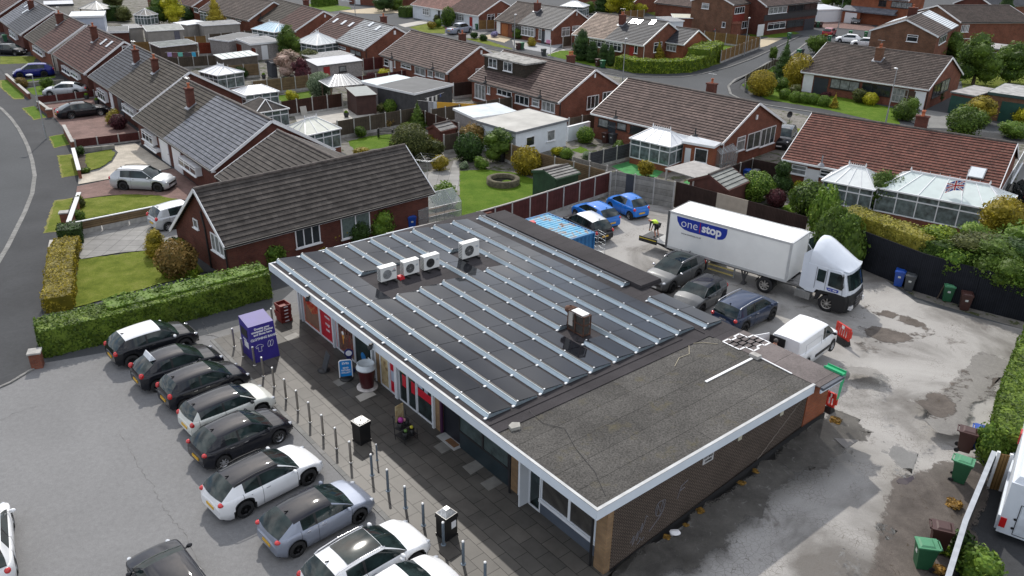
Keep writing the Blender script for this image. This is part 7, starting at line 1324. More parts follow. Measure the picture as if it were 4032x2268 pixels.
for k_,c_,q_,r_,h_,l_ in[('cone','gold',(2,0,1467,605),1.1,.85,'small golden cone conifer behind the curved hedge'),('bush','bright',(2,0,1330,590),1.3,.9,'bright dome behind the curved hedge'),('tree','yellow',(2,0,1080,150),3.4,.85,'large yellow-green tree at top centre right'),('cone','dark',(2,0,905,130),2.2,1.1,'dark conifer left of the yellow-green tree'),('bush','yellow',(2,0,1290,150),1.6,.9,'acid yellow bush by the wooden fence at top'),('bush','green',(2,0,760,140),1.6,1,'mixed green bush behind the dark gable roof'),('tree','dark',(2,0,1460,90),2.2,.9,'dark green tree beside the low brick building'),('bush','green',(3,0,480,540),1.9,1,'spreading green bush at the bend of the side road'),('tree','green',(3,0,45,600),.7,1.2,'thin young tree at the bend of the side road'),('cone','dark',(3,0,140,810),1.7,1.0,'dark bushy conifer on the corner lawn'),('ball','gold',(3,0,290,890),1.9,1.2,'tall yellow-green bush at the mossy roof corner'),('bush','green',(3,0,120,920),1.1,1,'green bush in front of the corner garden'),('ball','gold',(2,0,2500,960),1.7,.95,'yellow-green dome at the kerb of the corner lawn'),('bush','olive',(3,0,260,960),.9,1,'speckled bush left of the white panel'),('bush','maroon',(3,0,575,975),.7,.6,'crimson low bush under the picture window'),('bush','olive',(3,0,915,1035),1.1,1,'airy olive shrub between the picture windows'),('ball','yellow',(3,0,1020,1055),.9,.85,'bright yellow bush under the right picture window'),('bush','green',(3,0,1360,1210),1.5,1.1,'loose green shrub beside the lamp post and drive'),('tree','bright',(3,0,1580,600),3.0,.75,'fresh bright green tree behind the mossy ridge'),('tree','green',(3,0,1850,600),2.2,.8,'mid green tree right of the bright one'),('tree','green',(3,0,2060,850),3.1,.9,'large yellowish green tree at the right gable'),('tree','green',(3,0,2420,840),2.6,.9,'broad green tree above the substation'),('bush','gold',(3,0,2140,1000),1.0,1,'golden shrub between garage and substation'),('bush','green',(3,0,1960,1370),2.3,.85,'big dark green shrub behind the red ridge'),('tree','gold',(3,0,2100,1240),1.8,.7,'arching olive tree in front of the green garage door'),('cone','dark',(3,0,2300,440),2.3,1.6,'tall dark cypress at the upper right'),('bush','yellow',(3,0,2540,1260),1.3,1,'yellow bush in front of the substation doors'),('tree','dark',(3,0,800,170),3.4,.9,'dark trees behind the parked dark hatchback'),('tree','green',(3,0,640,80),3.0,1,'green tree behind the white double garage'),('bush','yellow',(3,0,965,115),1.7,1,'lime bush beside the orange brick house'),('bush','olive',(3,0,2530,240),2.0,1,'olive tree at the edge of the bright field'),('bush','green',(3,0,2440,480),2.0,.7,'low green hedge beyond the cypress'),('bush','maroon',(3,0,2450,390),1.6,1,'maroon shrub above the low green hedge'),('bush','grey',(3,0,2170,420),1.6,1.2,'pale airy tree beside the blue-roofed conservatory'),('bush','bright',(3,0,2470,1390),1.8,.6,'leafy ground bush behind the red ridge at the right edge'),('bush','dark',(3,0,1680,1020),1.0,1,'dark shrub by the brick gable path'),('ball','green',(1,0,1935,265),1.3,1.4,'tall clipped dark green bush at the white bungalow'),('bush','olive',(1,0,1830,230),1.0,1,'rounded olive bush left of the clipped one'),('bush','gold',(1,0,1770,290),1.0,.8,'golden low bush on the pickup lawn'),('bush','bright',(1,0,1830,280),.9,1.1,'bright shrub beside the golden one'),('tree','dark',(1,0,1290,115),2.4,.8,'dark bushes above the pale gravel island'),('bush','green',(1,0,1400,100),1.9,.9,'green bush right of the dark island ones'),('bush','lilac',(1,0,2395,375),.8,.8,'blue flowering shrub in the gravel garden'),('bush','dark',(1,0,2195,390),.8,.9,'dark round shrub at the left of the gravel garden'),('bush','dark',(1,0,2290,410),.8,.9,'dark shrub in the middle of the gravel garden'),('bush','green',(2,0,70,390),1.3,.9,'green bush before the half brown half dark bungalow'),('bush','gold',(2,0,200,465),.9,1,'wispy yellow shrub in the pale gravel')]:plant(k_,c_,q_,r_,l_,h_,'trees and shrubs along the right hand streets')
GB='row of clipped balls on the corner lawn'
for i_,(x_,y_)in enumerate(((163,1000),(268,1028),(358,1040),(442,1050),(555,1072))):plant('ball','bright',(3,0,x_,y_),.72,('leftmost','second','middle','fourth','rightmost')[i_]+' clipped green ball in the row on the corner lawn',.95,GB,'topiary')
plant('cone','gold',(3,0,660,1090),.55,'small spiky golden plant right of the clipped balls',1)
for i_,x_ in enumerate((320,360,400,432)):plant('ball','yellow',(3,0,x_,262),.8,('leftmost','second','third','rightmost')[i_]+' yellow ball bush before the dark clad terrace',.9,'yellow ball bushes','topiary')
hedge('clipped hedge block beside the pale SUV at the cul-de-sac',[(1,0,1510,180),(1,0,1640,165)],2.2,1.9,'green',1,dens=50,size=.17);hedge('clipped hedge at the top edge beside a lawn',[(1,0,630,70),(1,0,830,45)],2.2,1.8,'bright',1,dens=50,size=.17)
hedge('golden-orange clipped hedge behind the black yard fence',[(3,1,620,1090),(3,1,900,1205),(3,1,1480,1440)],1.7,3.1,'orange',1,dens=100,size=.11,z0=1.0)
hedge('shaggy green creeper hedge topping the right half of the black fence',[(3,1,1480,1440),(3,2,2050,165),(3,2,2700,330)],2.6,3.0,'green',1,dens=90,size=.13,z0=1.7,lump=.28)
IVY=[((3,1,600,1190),1.5,1.7,'green'),((3,1,790,1240),1.3,1.7,'green'),((3,1,500,960),1.2,2.1,'bright')]
for i_,(q_,r_,h_,c_)in enumerate(IVY):plant('bush',c_,q_,r_,('leafy ivy mass at the truck end of the black fence','ivy clump hanging low beside the lorry cab','variegated ivy heap where the brown and black fences meet')[i_],h_,'ivy on the black fence','creeper',cat='creeper')
for i_,(q_,r_,h_,c_,z_,l_)in enumerate([((3,1,1640,1370),1.3,.55,'lime',2.4,'green creeper capping the black fence beside the flag'),((3,1,1950,1480),1.7,.5,'olive',2.5,'straw-tinted creeper in the middle of the black fence'),((3,1,2250,1560),2.0,.5,'green',2.3,'green climbing shrub above the black fence'),((3,1,2520,1600),2.0,.6,'dark',2.2,'dark green creeper at the right end of the black fence'),((3,1,2300,1180),2.0,.9,'gold',1.6,'golden bronze shrub below the red roof corner'),((3,1,2600,1350),2.4,.7,'bright',1,'leafy green climber at the right edge'),((3,1,2050,1300),1.5,.7,'bright',1.6,'bright green climber behind the flagpole')]):plant('bush',c_,q_,r_,l_,h_,'creepers over the black fence','creeper',cat='creeper',z=z_)
for i_,(q_,r_,h_,c_,z_)in enumerate([((3,1,1560,1440),.9,.9,'green',1.5),((3,1,1800,1520),1.2,1.0,'bright',1.2),((3,1,2080,1600),1.3,.9,'green',1.5),((3,1,2300,1660),1.5,.9,'green',1.3),((3,1,2520,1720),1.4,.9,'bright',1.2)]):plant('bush',c_,q_,r_,('small leafy clump','pale leafy swag left of the lilac flowers','green swag right of the lilac flowers','broad green swag','pale green swag at the right end')[i_]+' spilling down the front of the black fence',h_,'creepers over the black fence','creeper',cat='creeper',z=z_)
T=thing('wisteria','wisteria with hanging lilac flowers over the black fence','wisteria',g((3,1,1700,1560)));pw_=[]
for x_,y_,n_ in((1700,1090,5),(1810,1130,6),(1890,1030,4),(1990,1090,5),(1640,980,4),(1880,950,4),(1570,960,3),(2010,1180,3)):
 p_=g((3,1,x_,y_),2.0)-T.location
 for k in range(n_*26):pw_.append((p_.x+random.gauss(0,.16),p_.y+random.gauss(0,.16)-.35,2.2-random.random()*.22*n_))
me=leaf_mesh('flowers',np.array(pw_),np.zeros((len(pw_),3)),.09);me.materials[0]=foliage('wisteria_flower',(.22,.18,.38),(.42,.37,.62));o=bpy.data.objects.new('flowers',me);COL.objects.link(o);o.parent=T
b=MB();b.path([(0,0,0),(.3,0,1.2),(1.2,-.3,2.2),(3,-1.2,2.2)],.04,6);b.build('stem',BARK,T)
hedge('tall clipped hedge along the right side of the yard, sunlit top',[(3,3,2175,330),(3,2,2225,1390),(3,2,2300,1150),(3,2,2440,790),(3,2,2620,480)],2.2,1.75,'hedge',-1,dens=130,size=.10)
plant('bush','bright',(3,3,2200,330),.8,'leafy end of the right hand hedge above the wooden gate',1.5);plant('bush','bright',(3,3,2080,1440),1.0,'green shrub behind the lower yard wall',.8);plant('bush','dark',(3,3,1960,1250),.6,'dark shrub against the lower yard wall',1)
WS='weeds along the wall feet'
for i_,(q_,r_,c_)in enumerate([((3,3,1860,740),.55,'autumn'),((3,3,1760,1200),.6,'lime'),((3,3,1700,1400),.55,'autumn'),((2,3,1900,800),.3,'autumn'),((2,3,1750,940),.2,'autumn'),((2,3,1560,1060),.25,'autumn'),((2,3,2310,520),.28,'autumn'),((2,3,2450,400),.25,'autumn'),((3,2,680,1340),.45,'autumn')]):
 p_=gh(q_);plant('flat',c_,(p_.x,p_.y,0),r_*.7,('dry weeds by the upper green bin','green weeds behind the lower green bin','dry weeds at the bottom edge by the yard wall','rusty weed clump by the white litter','small rusty weeds along the brick wall','rusty weeds beside the discarded paper','weeds along the brick wall, middle','weeds along the brick wall, far half','orange weeds at the far corner of the shop wall')[i_],.5,WS,'weeds',cat='weeds',z=p_.z)
 # ------------------ fences and walls
def boards(name,c,vert=True,w_=.11):return bricky(name,c,c4(c,.8)[:3],c4(c,.25)[:3],w_ if vert else 4,6 if vert else w_,.012,off=0,var=.35,stain=1.2)
FM=dict(maroon=boards('maroon_boards',(.105,.035,.032)),brown=boards('brown_boards',(.060,.030,.022)),dark=boards('dark_brown_boards',(.042,.026,.022)),black=boards('black_boards',(.018,.020,.026)),tan=boards('tan_boards',(.25,.15,.06)),wood=boards('lap_panels',(.20,.14,.08),False,.15),weath=boards('weathered_boards_fence',(.10,.08,.06)),grey=boards('grey_lap',(.07,.072,.08),False,.15),conc=bricky('concrete_fence_panels',(.27,.26,.235),(.22,.21,.19),(.10,.10,.09),1.8,.45,.015,off=0,var=.4,stain=1.5),brick=BR1,orange=boards('red_orange_boards',(.20,.045,.025)),white=WREND)
def fence(label,pts,h,mat,cr=None,base=False,post=CONC,pw=1.85,gb=.28,cap=None,name='fence',cat='fence',th=.05,gf=g,ph=.08):
 Q=[gf((*(cr or()),*p)if cr else p,0 if base else h)for p in pts];Q=[Vector((q.x,q.y,hz(q.x,q.y)if gf is gh else 0))for q in Q];T=thing(name,label,cat,tuple(Q[0]));o0=Q[0].copy();Q=[q-o0 for q in Q];first=True
 for a,b_ in zip(Q,Q[1:]):
  L_=(b_-a).length;n=max(1,round(L_/pw));rz=atan2(b_.y-a.y,b_.x-a.x);s=L_/n
  pm_=MB();pm_.box(.05 if post else 0,-th/2,gb,s-(.05 if post else 0),th/2,h);me=pm_.mesh('panel',[FM[mat]if isinstance(mat,str)else mat])
  if gb:gm=MB();gm.box(.05,-.03,0,s-.05,.03,gb);gme=gm.mesh('gravel_board',[CONC])
  if cap:cm=MB();cm.box(0,-th/2-.04,h,s,th/2+.04,h+.06);cme=cm.mesh('capping',[cap])
  for i in range(n):
   p=a.lerp(b_,i/n)
   for m_ in[me]+([gme]if gb else[])+([cme]if cap else[]):o=bpy.data.objects.new(m_.name.split('.')[0],m_);COL.objects.link(o);o.parent=T;o.location=p;o.rotation_euler=(0,0,rz)
  if post:
   qm=MB();qm.box(-.055,-.055,0,.055,.055,h+ph);qme=qm.mesh('post',[post])
   for i in range(0 if first else 1,n+1):p=a.lerp(b_,i/n);o=bpy.data.objects.new('post',qme);COL.objects.link(o);o.parent=T;o.location=p;o.rotation_euler=(0,0,rz)
  first=False
 return T
fence('maroon board fence with concrete posts behind the blue container',[(1,1,1320,905),(1,1,2040,745),(2,1,0,592),(2,1,985,285)],1.85,'maroon',cap=plain('pale_cap',(.34,.32,.3),.8))
fence('grey concrete panel wall behind the small blue three-door car',[(2,1,995,285),(2,1,1050,275),(2,1,1640,385)],2.05,'conc',gb=0,name='wall',cat='wall');fence('dark grey door panel set in front of the concrete panel wall',[(2,1,1140,296),(2,1,1232,316)],2.0,plain('door_dark_grey',(.035,.04,.05),.6),gb=0,pw=3,post=None,name='panel',cat='panel',th=.13)
fence('dark brown board fence behind the lorry trailer',[(2,1,1655,378),(2,1,2068,490)],2.0,'dark',gb=0,post=None);fence('pale plywood board patching the brown fence behind the lorry',[(2,1,2068,490),(2,1,2380,570)],2.0,plain('plywood',(.30,.26,.21),.8,var=.12),gb=0,pw=6,post=None,name='board',cat='board');fence('dark brown fence from the plywood board to the ivy',[(2,1,2380,570),(3,1,0,625),(3,1,400,735)],2.0,'dark',gb=0,post=None)
fence('tall black board fence along the far side of the yard',[(3,1,880,1230),(3,1,1480,1480),(3,2,2050,205),(3,2,2700,370)],2.45,'black',base=True,post=None,gb=0,pw=2.4,th=.08)
b=MB();T=thing('notice','small white notice fixed to the black fence beside the ivy','notice',g((3,1,1145,985),1.9));MB().box(-.28,-.03,-.2,.28,.0,.2).build('board',WTX,T);T.rotation_euler=(0,0,R(-27));text('NO BALL',.13,BLK,T,Matrix(((1,0,0,0),(0,0,-1,-.035),(0,1,0,.07),(0,0,0,1))));text('GAMES',.13,BLK,T,Matrix(((1,0,0,0),(0,0,-1,-.035),(0,1,0,-.08),(0,0,0,1))))
for lab,pts,h,m_ in[('weathered panel fence with concrete posts left of the green shed',[(1,1,2400,-70),(2,1,0,5),(2,1,250,85),(2,1,625,182),(2,1,950,272)],1.8,'wood'),('dark grey lap fence beside the green turf garden',[(2,1,780,92),(2,1,1190,-8)],1.5,'grey'),('low concrete garden wall before the dark grey lap fence',[(2,1,615,130),(2,1,960,222)],1.2,'conc'),('brown panel fence behind the bench lawn',[(1,0,815,1220),(1,0,1600,1085)],1.7,'weath'),('brown panel fence in front of the orange washing',[(1,0,1760,1100),(1,0,2576,975)],1.7,'weath'),('brown fence running down to the small red-brown shed',[(1,0,1600,1085),(1,0,2040,1238)],1.7,'brown'),('dark brown fence behind the concrete patio',[(1,0,245,1022),(1,0,860,938)],1.7,'brown'),('light lap fence in front of the pink flowering tree',[(1,0,-40,820),(1,0,660,740)],1.7,'wood'),('light lap fence behind the dark round bush, upper left',[(0,0,2290,660),(0,0,2600,640)],1.7,'wood'),('low maroon fence in front of the dark brown bungalow',[(1,0,930,782),(1,0,1590,697)],1.3,'maroon'),('maroon fence panels beside the rooflit slate bungalow gable',[(1,0,1075,592),(1,0,1285,570)],1.8,'maroon'),('red-orange fence in the upper left gardens',[(0,0,1990,432),(0,0,2310,418),(0,0,2576,492)],1.8,'orange'),('grey weathered fence below the hanging washing',[(0,0,1640,588),(0,0,2230,556)],1.5,'weath'),('tan trellis-topped fence at the concrete garage',[(0,0,1325,428),(0,0,1500,418)],1.7,'tan'),('tan low fence beyond the concrete garage',[(0,0,1850,372),(0,0,2070,360)],1.5,'tan'),('wavy-topped weathered fence right of the golden conifer',[(0,0,2100,345),(0,0,2576,305)],1.6,'weath'),('dark brown fence right of the black garage',[(1,0,1985,838),(1,0,2175,815)],1.8,'dark'),('pale weathered boards beside the brown-tiled end bungalow',[(2,0,575,1190),(2,0,835,1140)],1.8,'weath'),('dark brown fence beside the summer shed and bins',[(2,1,1900,330),(2,1,2425,150),(3,1,160,210)],1.7,'dark'),('tan panel fence with pale posts behind the corner lawn',[(2,0,1940,315),(2,0,2500,375)],1.8,'tan'),('tan panel fence with pale posts along the side road',[(2,0,2110,510),(2,0,2495,375)],1.8,'tan'),('brown fence at the pickup drive',[(1,0,2240,205),(1,0,2400,200)],1.8,'tan'),('grey fence beside the half dark roof bungalow',[(2,0,515,368),(2,0,600,360)],1.8,'weath'),('orange wooden fence at the far top gardens',[(2,0,1130,110),(2,0,1330,100)],1.8,'tan'),('brown panel fence behind the red-tipped tree',[(1,0,1890,1360),(1,0,2180,1310)],1.7,'weath')]:fence(lab,pts,h,m_)
fence('curved low grey fence around the corner garden',[(2,0,2350,850),(2,0,2352,760),(2,0,2450,700),(2,0,2576,640),(3,0,60,598),(3,0,200,605)],1.0,'weath',gb=.15,pw=1.6)
fence('low maroon panel fence in front of the silver saloon',[(0,0,365,975),(0,0,940,908)],.9,'maroon',gb=.2);fence('low dark maroon panel fence at the edge of the red paved drive',[(0,0,750,1405),(0,0,1395,1330)],.9,'maroon',gb=.2)
fence('low brown board fence with white capping and concrete base beside the slab drive',[(0,1,720,800),(0,1,1545,632)],.95,'wood',post=None,gb=.4,cap=WHT)
WC=plain('white_coping',(.55,.56,.56),.6,var=.08)
for lab,pts,h,m_,cp_ in[('white capped low wall at the semicircle lawn',[(0,1,735,45),(0,1,795,265)],.75,'brick',WC),('white capped low wall beside the curved lawn',[(0,1,795,492),(0,1,690,790)],.75,'brick',WC),('low brick front wall below the vivid blue crossover',[(0,0,60,745),(0,0,290,945)],.6,'brick',CONC),('low brick front wall beside the left lamp post',[(0,0,380,1020),(0,0,500,1105)],.7,'brick',CONC),('low brick front wall at the wide red drive',[(0,0,640,1260),(0,0,730,1430)],.8,'brick',CONC),('grey low wall across two front lawns',[(0,0,200,835),(0,0,640,800)],.5,'conc',None),('low pale wall behind the semicircle lawn',[(0,1,790,45),(0,1,1150,8)],.4,'conc',None),('white low wall with pierced top beside the white garage',[(2,0,560,1280),(2,0,780,1225)],1.4,'white',WHT),('low brick wall under the long front hedge',[(0,2,430,690),(0,2,2040,265),(1,2,150,80)],.32,'brick',None)]:fence(lab,pts,h,m_,post=None,gb=0,cap=cp_,name='wall',cat='wall',th=.22,pw=30,base='hedge' in lab)
for lab,q_ in(('brick gate pier at the left end of the long hedge',(0,2,385,790)),('brick gate pier at the white capped wall corner',(0,1,665,800)),('brick gate pier at the wide red drive',(0,0,510,1180))):
 T=thing('gate_pier',lab,'pier',g(q_),R(20));MB().box(-.25,-.25,0,.25,.25,.8).build('pier',BR1,T);MB().box(-.3,-.3,.8,.3,.3,.88).build('cap',CONC,T)
fence('thin black and white yard wall beside the motorhome',[(3,3,2275,205),(3,3,1985,900),(3,3,1800,1500)],1.5,plain('wall_dark_face',(.05,.055,.06),.7),gb=0,post=None,cap=plain('alu_cap',(.42,.44,.46),.4,.4),pw=4,th=.10,name='wall',cat='wall');fence('wooden gate between the hedge end and the motorhome',[(3,3,2320,215),(3,3,2450,240)],1.7,'tan',gb=0,post=WHT)
# ------------------ street furniture and small things
LG=plain('lamp_post_grey',(.30,.31,.32),.5,.3,var=.08)
for q_,h,a_,lab in[((0,0,470,1400),5.9,R(200),'grey lamp post on the left pavement by the red drive'),((3,0,1183,1240),5.7,R(100),'grey lamp post at the lawn edge before the mossy bungalow'),((2,0,1112,820),5.3,R(60),'grey lamp post at the junction, in front of the curved hedge'),((2,0,22,512),5.3,R(60),'grey lamp post beside the half dark roof bungalow'),((3,0,705,282),5.5,R(90),'tall thin lamp post before the wide white garage'),((2,0,2335,560),5.5,R(60),'grey lamp post at the tan fence of the side road'),((1,0,998,140),5.5,R(60),'lamp post on the pale gravel island')]:
 T=thing('street_lamp',lab,'street lamp',g(q_),a_,'street lamps');b=MB();b.cyl((0,0,0),(0,0,1.4),.08,.08,10);b.cyl((0,0,1.4),(0,0,h),.055,.04,10);b.build('post',LG,T);b=MB();b.ball((.22,0,h+.02),.2,8,0,(1.5,.8,.5));b.build('lamp_head',plain('lamp_head_white',(.6,.61,.62),.4),T)
STL=plain('brushed_steel_post',(.5,.48,.45),.3,.9,var=.1);GPO=plain('grey_painted_post',(.16,.20,.24),.45,.3,var=.15);CAPW=plain('post_cap',(.75,.75,.74),.3,.5,var=.05)
def bollard(u_,w_,mat,lab,h=1.02,r=.052):
 T=thing('bollard',lab,'bollard',uw(u_,w_,.03),0,'bollards along the forecourt edge');b=MB();b.cyl((0,0,0),(0,0,h),r,r,12,caps=False);b.lathe([(r*1.9,0),(r*1.9,.012),(r,.015)],12);b.build('post',mat,T);b=MB();b.lathe([(r+.003,h-.03),(r+.003,h),(r*.8,h+.018),(0,h+.022)],12);b.build('cap',CAPW,T)
us=[19.41,18.22,16.95,15.74,14.55,13.33,12.14,10.93];nm_=['first','second','third','fourth','fifth','sixth','seventh','eighth']
for i_,u_ in enumerate(us):bollard(u_,-3.0,STL,nm_[i_]+' steel bollard of the line, counted from the clothing bank')
for i_,u_ in enumerate([9.66,8.45,7.19,5.97,4.69,3.49,2.25]):bollard(u_,-2.75,GPO,nm_[i_]+' grey painted bollard, counted from the steel ones toward the bottom edge')
for q_,lab in(((0,2,2360,590),'steel bollard before the bonnet of the white-roofed black car'),((0,2,2450,690),'steel bollard close against the left face of the clothing bank'),((1,2,172,385),'steel bollard behind the clothing bank'),((0,2,2565,780),'steel bollard at the near corner of the clothing bank')):p_=g(q_)-CN;bollard(p_.dot(U),p_.dot(W),STL,lab)
def fc(name,label,cat,u_,w_,rz=0):return thing(name,label,cat,uw(u_,w_,.03),RZS+rz)
bollard(10.37,-2.1,GPO,'short thin grey post with a foot plate standing inside the bollard line',.8,.035)
PUR=plain('bank_purple',(.028,.016,.20),.55,var=.1);T=fc('clothing_bank','tall purple clothing bank with white lettering on the forecourt','clothing bank',20.75,-2.85)
b=MB();b.add([(0,0,0),(1.3,0,0),(1.3,1.45,0),(0,1.45,0),(0,.32,1.85),(1.3,.32,1.85),(1.3,1.45,2.05),(0,1.45,2.05)],[(3,2,1,0),(4,5,6,7),(0,1,5,4),(1,2,6,5),(2,3,7,6),(3,0,4,7)]);b.build('body',PUR,T)
tl=atan2(.32,1.85);MB_=lambda x,s_:Matrix.Translation((x,.32*s_/1.85-.008,s_))@Matrix.Rotation(-tl,4,'X')@Matrix.Rotation(pi/2,4,'X')
for s,z_,sz in(('Donate your',1.66,.15),('unwanted Clothes',1.52,.15),('and Shoes here',1.38,.15),('CLOTHING BANK',1.15,.165)):text(s,sz,WTX,T,MB_(.66,z_),bold=.005)
b=MB();b.M=MB_(.38,.72);q_=[(-.08,-.2),(.08,-.2),(.08,.04),(.15,-.02),(.2,.06),(.08,.15),(-.08,.15),(-.2,.06),(-.15,-.02),(-.08,.04),(-.08,-.2)];b.path([(x,y,.006)for x,y in q_],.009,4);b.build('shirt_symbol',WTX,T)
b=MB();b.M=MB_(.95,.78);[b.path([(ox+.07*cos(t*pi/6)+.04*sin(t*pi/6),.16*sin(t*pi/6),.006)for t in range(13)],.009,4)for ox in(-.07,.07)];b.build('shoe_symbol',WTX,T)
b=MB();b.box(-.02,.55,1.15,.01,1.3,1.6);b.build('chute',BLK,T);b=MB();b.box(-.012,.55,.55,0,1.05,.9);b.build('panel_label',WTX,T);text('clothing',.13,WTX,T,Matrix(((0,0,-1,-.012),(-1,0,0,.9),(0,1,0,1.0),(0,0,0,1))),bold=.002)
CR=plain('crate_dark_red',(.18,.02,.015),.6,var=.15)
for i_ in range(5):
 T=fc('bread_crate',('bottom','second from bottom','middle','fourth from bottom','topmost tilted')[i_]+' dark red plastic crate in the stack at the shop corner','crate',23.85+.02*(i_%2),.02,.06*(i_%3));T.location.z+=.205*i_;b=MB();t_=.03
 b.box(0,0,0,.62,.72,.02);[b.box(*q_)for q_ in((0,0,0,t_,.72,.18),(.62-t_,0,0,.62,.72,.18),(0,0,0,.62,t_,.18),(0,.72-t_,0,.62,.72,.18))];b.build('crate',CR,T);T['group']='stacked bread crates';MB().box(.2,-.008,.06,.42,.0,.12).build('label',WTX,T)
T=fc('giant_coffee_cup','giant takeaway coffee cup with white lid by the shop door','display cup',15.5,.42);b=MB();b.lathe([(.30,.04),(.42,1.05)],24);b.build('cup',plain('cup_burgundy',(.055,.008,.010),.35,var=.08),T);b=MB();b.lathe([(.0,0),(.50,0),(.50,.05),(.42,.06),(.0,.06)],24);b.build('base',plain('cup_base',(.5,.47,.45),.7,var=.25,scale=5),T)
b=MB();b.lathe([(.44,1.02),(.47,1.06),(.47,1.12),(.43,1.15),(.41,1.30),(.38,1.31),(.36,1.27),(0,1.27)],24);b.build('lid',plain('lid_white',(.55,.60,.63),.4),T);text('COSTA',.2,WTX,T,Matrix.Rotation(R(20),4,'Z')@Matrix(((0,0,1,.375),(0,1,0,0),(-1,0,0,.6),(0,0,0,1))),bold=.003)
T=fc('pavement_sign','blue pavement sign in a white frame lettered EVRi','sign',16.75,.0,R(-25));b=MB();b.lathe([(.32,0),(.32,.06),(.26,.10),(0,.10)],14);b.build('base',BLK,T);b=MB();b.path([(-.3,0,.1),(-.3,0,.95),(-.24,0,1.03),(.24,0,1.03),(.3,0,.95),(.3,0,.1)],.03,6);b.build('frame',WTX,T)
MB().box(-.27,-.02,.16,.27,.02,1.0).build('board',plain('sign_blue',(.01,.22,.60),.4),T);MF2=lambda z:Matrix(((1,0,0,0),(0,0,-1,-.026),(0,1,0,z),(0,0,0,1)));[text(s,sz,WTX,T,MF2(z),bold=.004)for s,z,sz in(('EVRi',.86,.17),('SEND',.62,.11),('RETURN',.49,.11),('COLLECT',.36,.10))]
T=fc('pavement_sign','round-headed dark blue sign behind the EVRi board','sign',17.3,.5,R(-25));b=MB();b.lathe([(.26,0),(.26,.06),(0,.1)],14);b.box(-.12,-.03,.08,.12,.03,.8);b.cyl((0,-.03,1.0),(0,.03,1.0),.22,n=20);b.build('sign',plain('sign_navy',(.015,.02,.12),.4),T);b=MB();b.cyl((0,-.032,1.0),(0,-.036,1.0),.15,n=20);b.build('disc',WTX,T)
T=fc('pavement_sign','dark sign turned edge-on, lying at an angle on a round base','sign',18.1,-.5,R(80));b=MB();b.lathe([(.30,0),(.30,.05),(0,.09)],14);b.build('base',BLK,T);b=MB();b.M=Matrix.Rotation(R(18),4,'X');b.box(-.28,-.02,.05,.28,.02,.95);b.build('board',plain('sign_dark',(.05,.055,.06),.5),T)
for u_,w_,lab,top_ in((11.95,-1.9,'black litter bin with a flat grey ashtray top, near the steel bollards',0),(5.05,-2.35,'black litter bin with pyramid steel top and white notice',1)):
 T=fc('litter_bin',lab,'litter bin',u_,w_,R(8));b=MB();b.box(-.29,-.29,.0,.29,.29,.08,0,-.0);b.box(-.27,-.27,.08,.27,.27,.82);b.box(-.30,-.30,.82,.30,.30,1.0,0,.0 if not top_ else.02);b.build('body',plain('bin_black',(.012,.012,.013),.3,var=.1),T);b=MB();b.box(-.26,-.26,1.0,.26,.26,1.03 if not top_ else 1.2,0,.03 if not top_ else.17);b.build('top',plain('bin_top',(.45,.45,.44)if not top_ else(.6,.6,.6),.35,.6,var=.3,scale=9),T)
 if not top_:b=MB();[b.bar((-.22*s,-.22,1.035),(.22*s,.22,1.035),.05,.01)for s in(-1,1)];b.build('top_cross',BLK,T)
 else:MB().box(-.02,-.285,.42,.2,-.272,.72).build('notice',WTX,T)
 MB().box(-.20,-.305,.84,.20,-.296,.94).build('opening',BLK,T)
T=fc('flower_rack','black wire flower rack with buckets and a poster by the shop door','flower stand',10.9,-.35,R(10));b=MB();[b.path([(x,y,0),(x,y+.1*(y>0),1.15 if y>0 else.5)],.015,5)for x in(-.35,.35)for y in(-.3,.3)];b.box(-.35,-.3,.22,.35,.3,.25);b.box(-.35,.0,.55,.35,.32,.58);b.build('frame',BLK,T)
b=MB();[b.lathe([(.10,0),(.14,.26),(.12,.26),(.1,.05)],10,0,q_)for q_ in((-.18,-.15,.25),(.16,-.16,.25),(-.18,.16,.58),(.17,.16,.58))];b.build('bucket',BLK,T);MB().box(-.22,.36,.75,.22,.39,1.55).build('poster',SNW,T)
for c_,q_ in(('purple_balloon',(-.18,.1,1.0)),('petal_yellow',(.17,-.16,.58)),('petal_pink',(.0,.1,.92)),('petal_green',(-.16,-.15,.56))):b=MB();b.ball(q_,.13 if 'pur' in c_ else.08,7);b.build('balloon' if 'pur' in c_ else 'flowers',plain(c_,dict(purple_balloon=(.25,.02,.18),petal_yellow=(.5,.45,.03),petal_pink=(.5,.25,.25),petal_green=(.1,.2,.04))[c_],.4),T)
def wbin(c,lc):
 T=thing('wheelie_bin','x','wheelie bin');b=MB();b.add([(-.22,-.24,.05),(.22,-.24,.05),(.22,.22,.05),(-.22,.22,.05),(-.28,-.34,.98),(.28,-.34,.98),(.28,.30,.98),(-.28,.30,.98)],[(3,2,1,0),(4,5,6,7),(0,1,5,4),(1,2,6,5),(2,3,7,6),(3,0,4,7)]);b.box(-.30,-.36,.93,.30,.32,.98);b.build('body',c,T)
 b=MB();b.box(-.30,-.38,.985,.30,.34,1.03,0,.0);b.box(-.24,-.30,1.03,.24,.2,1.075,0,.06);b.bar((-.25,.40,1.0),(.25,.40,1.0),.04);b.box(-.26,.3,.98,-.2,.42,1.02);b.box(.2,.3,.98,.26,.42,1.02);b.build('lid',lc,T)
 for s in(-1,1):b=MB();b.cyl((s*.22,.25,.1),(s*.28,.25,.1),.1,n=14);b.build('wheel',TYRE,T)
 MB().box(-.08,-.318,.62,.08,-.305,.74).build('label',plain('bin_label',(.55,.57,.55),.5),T);return reg(T)
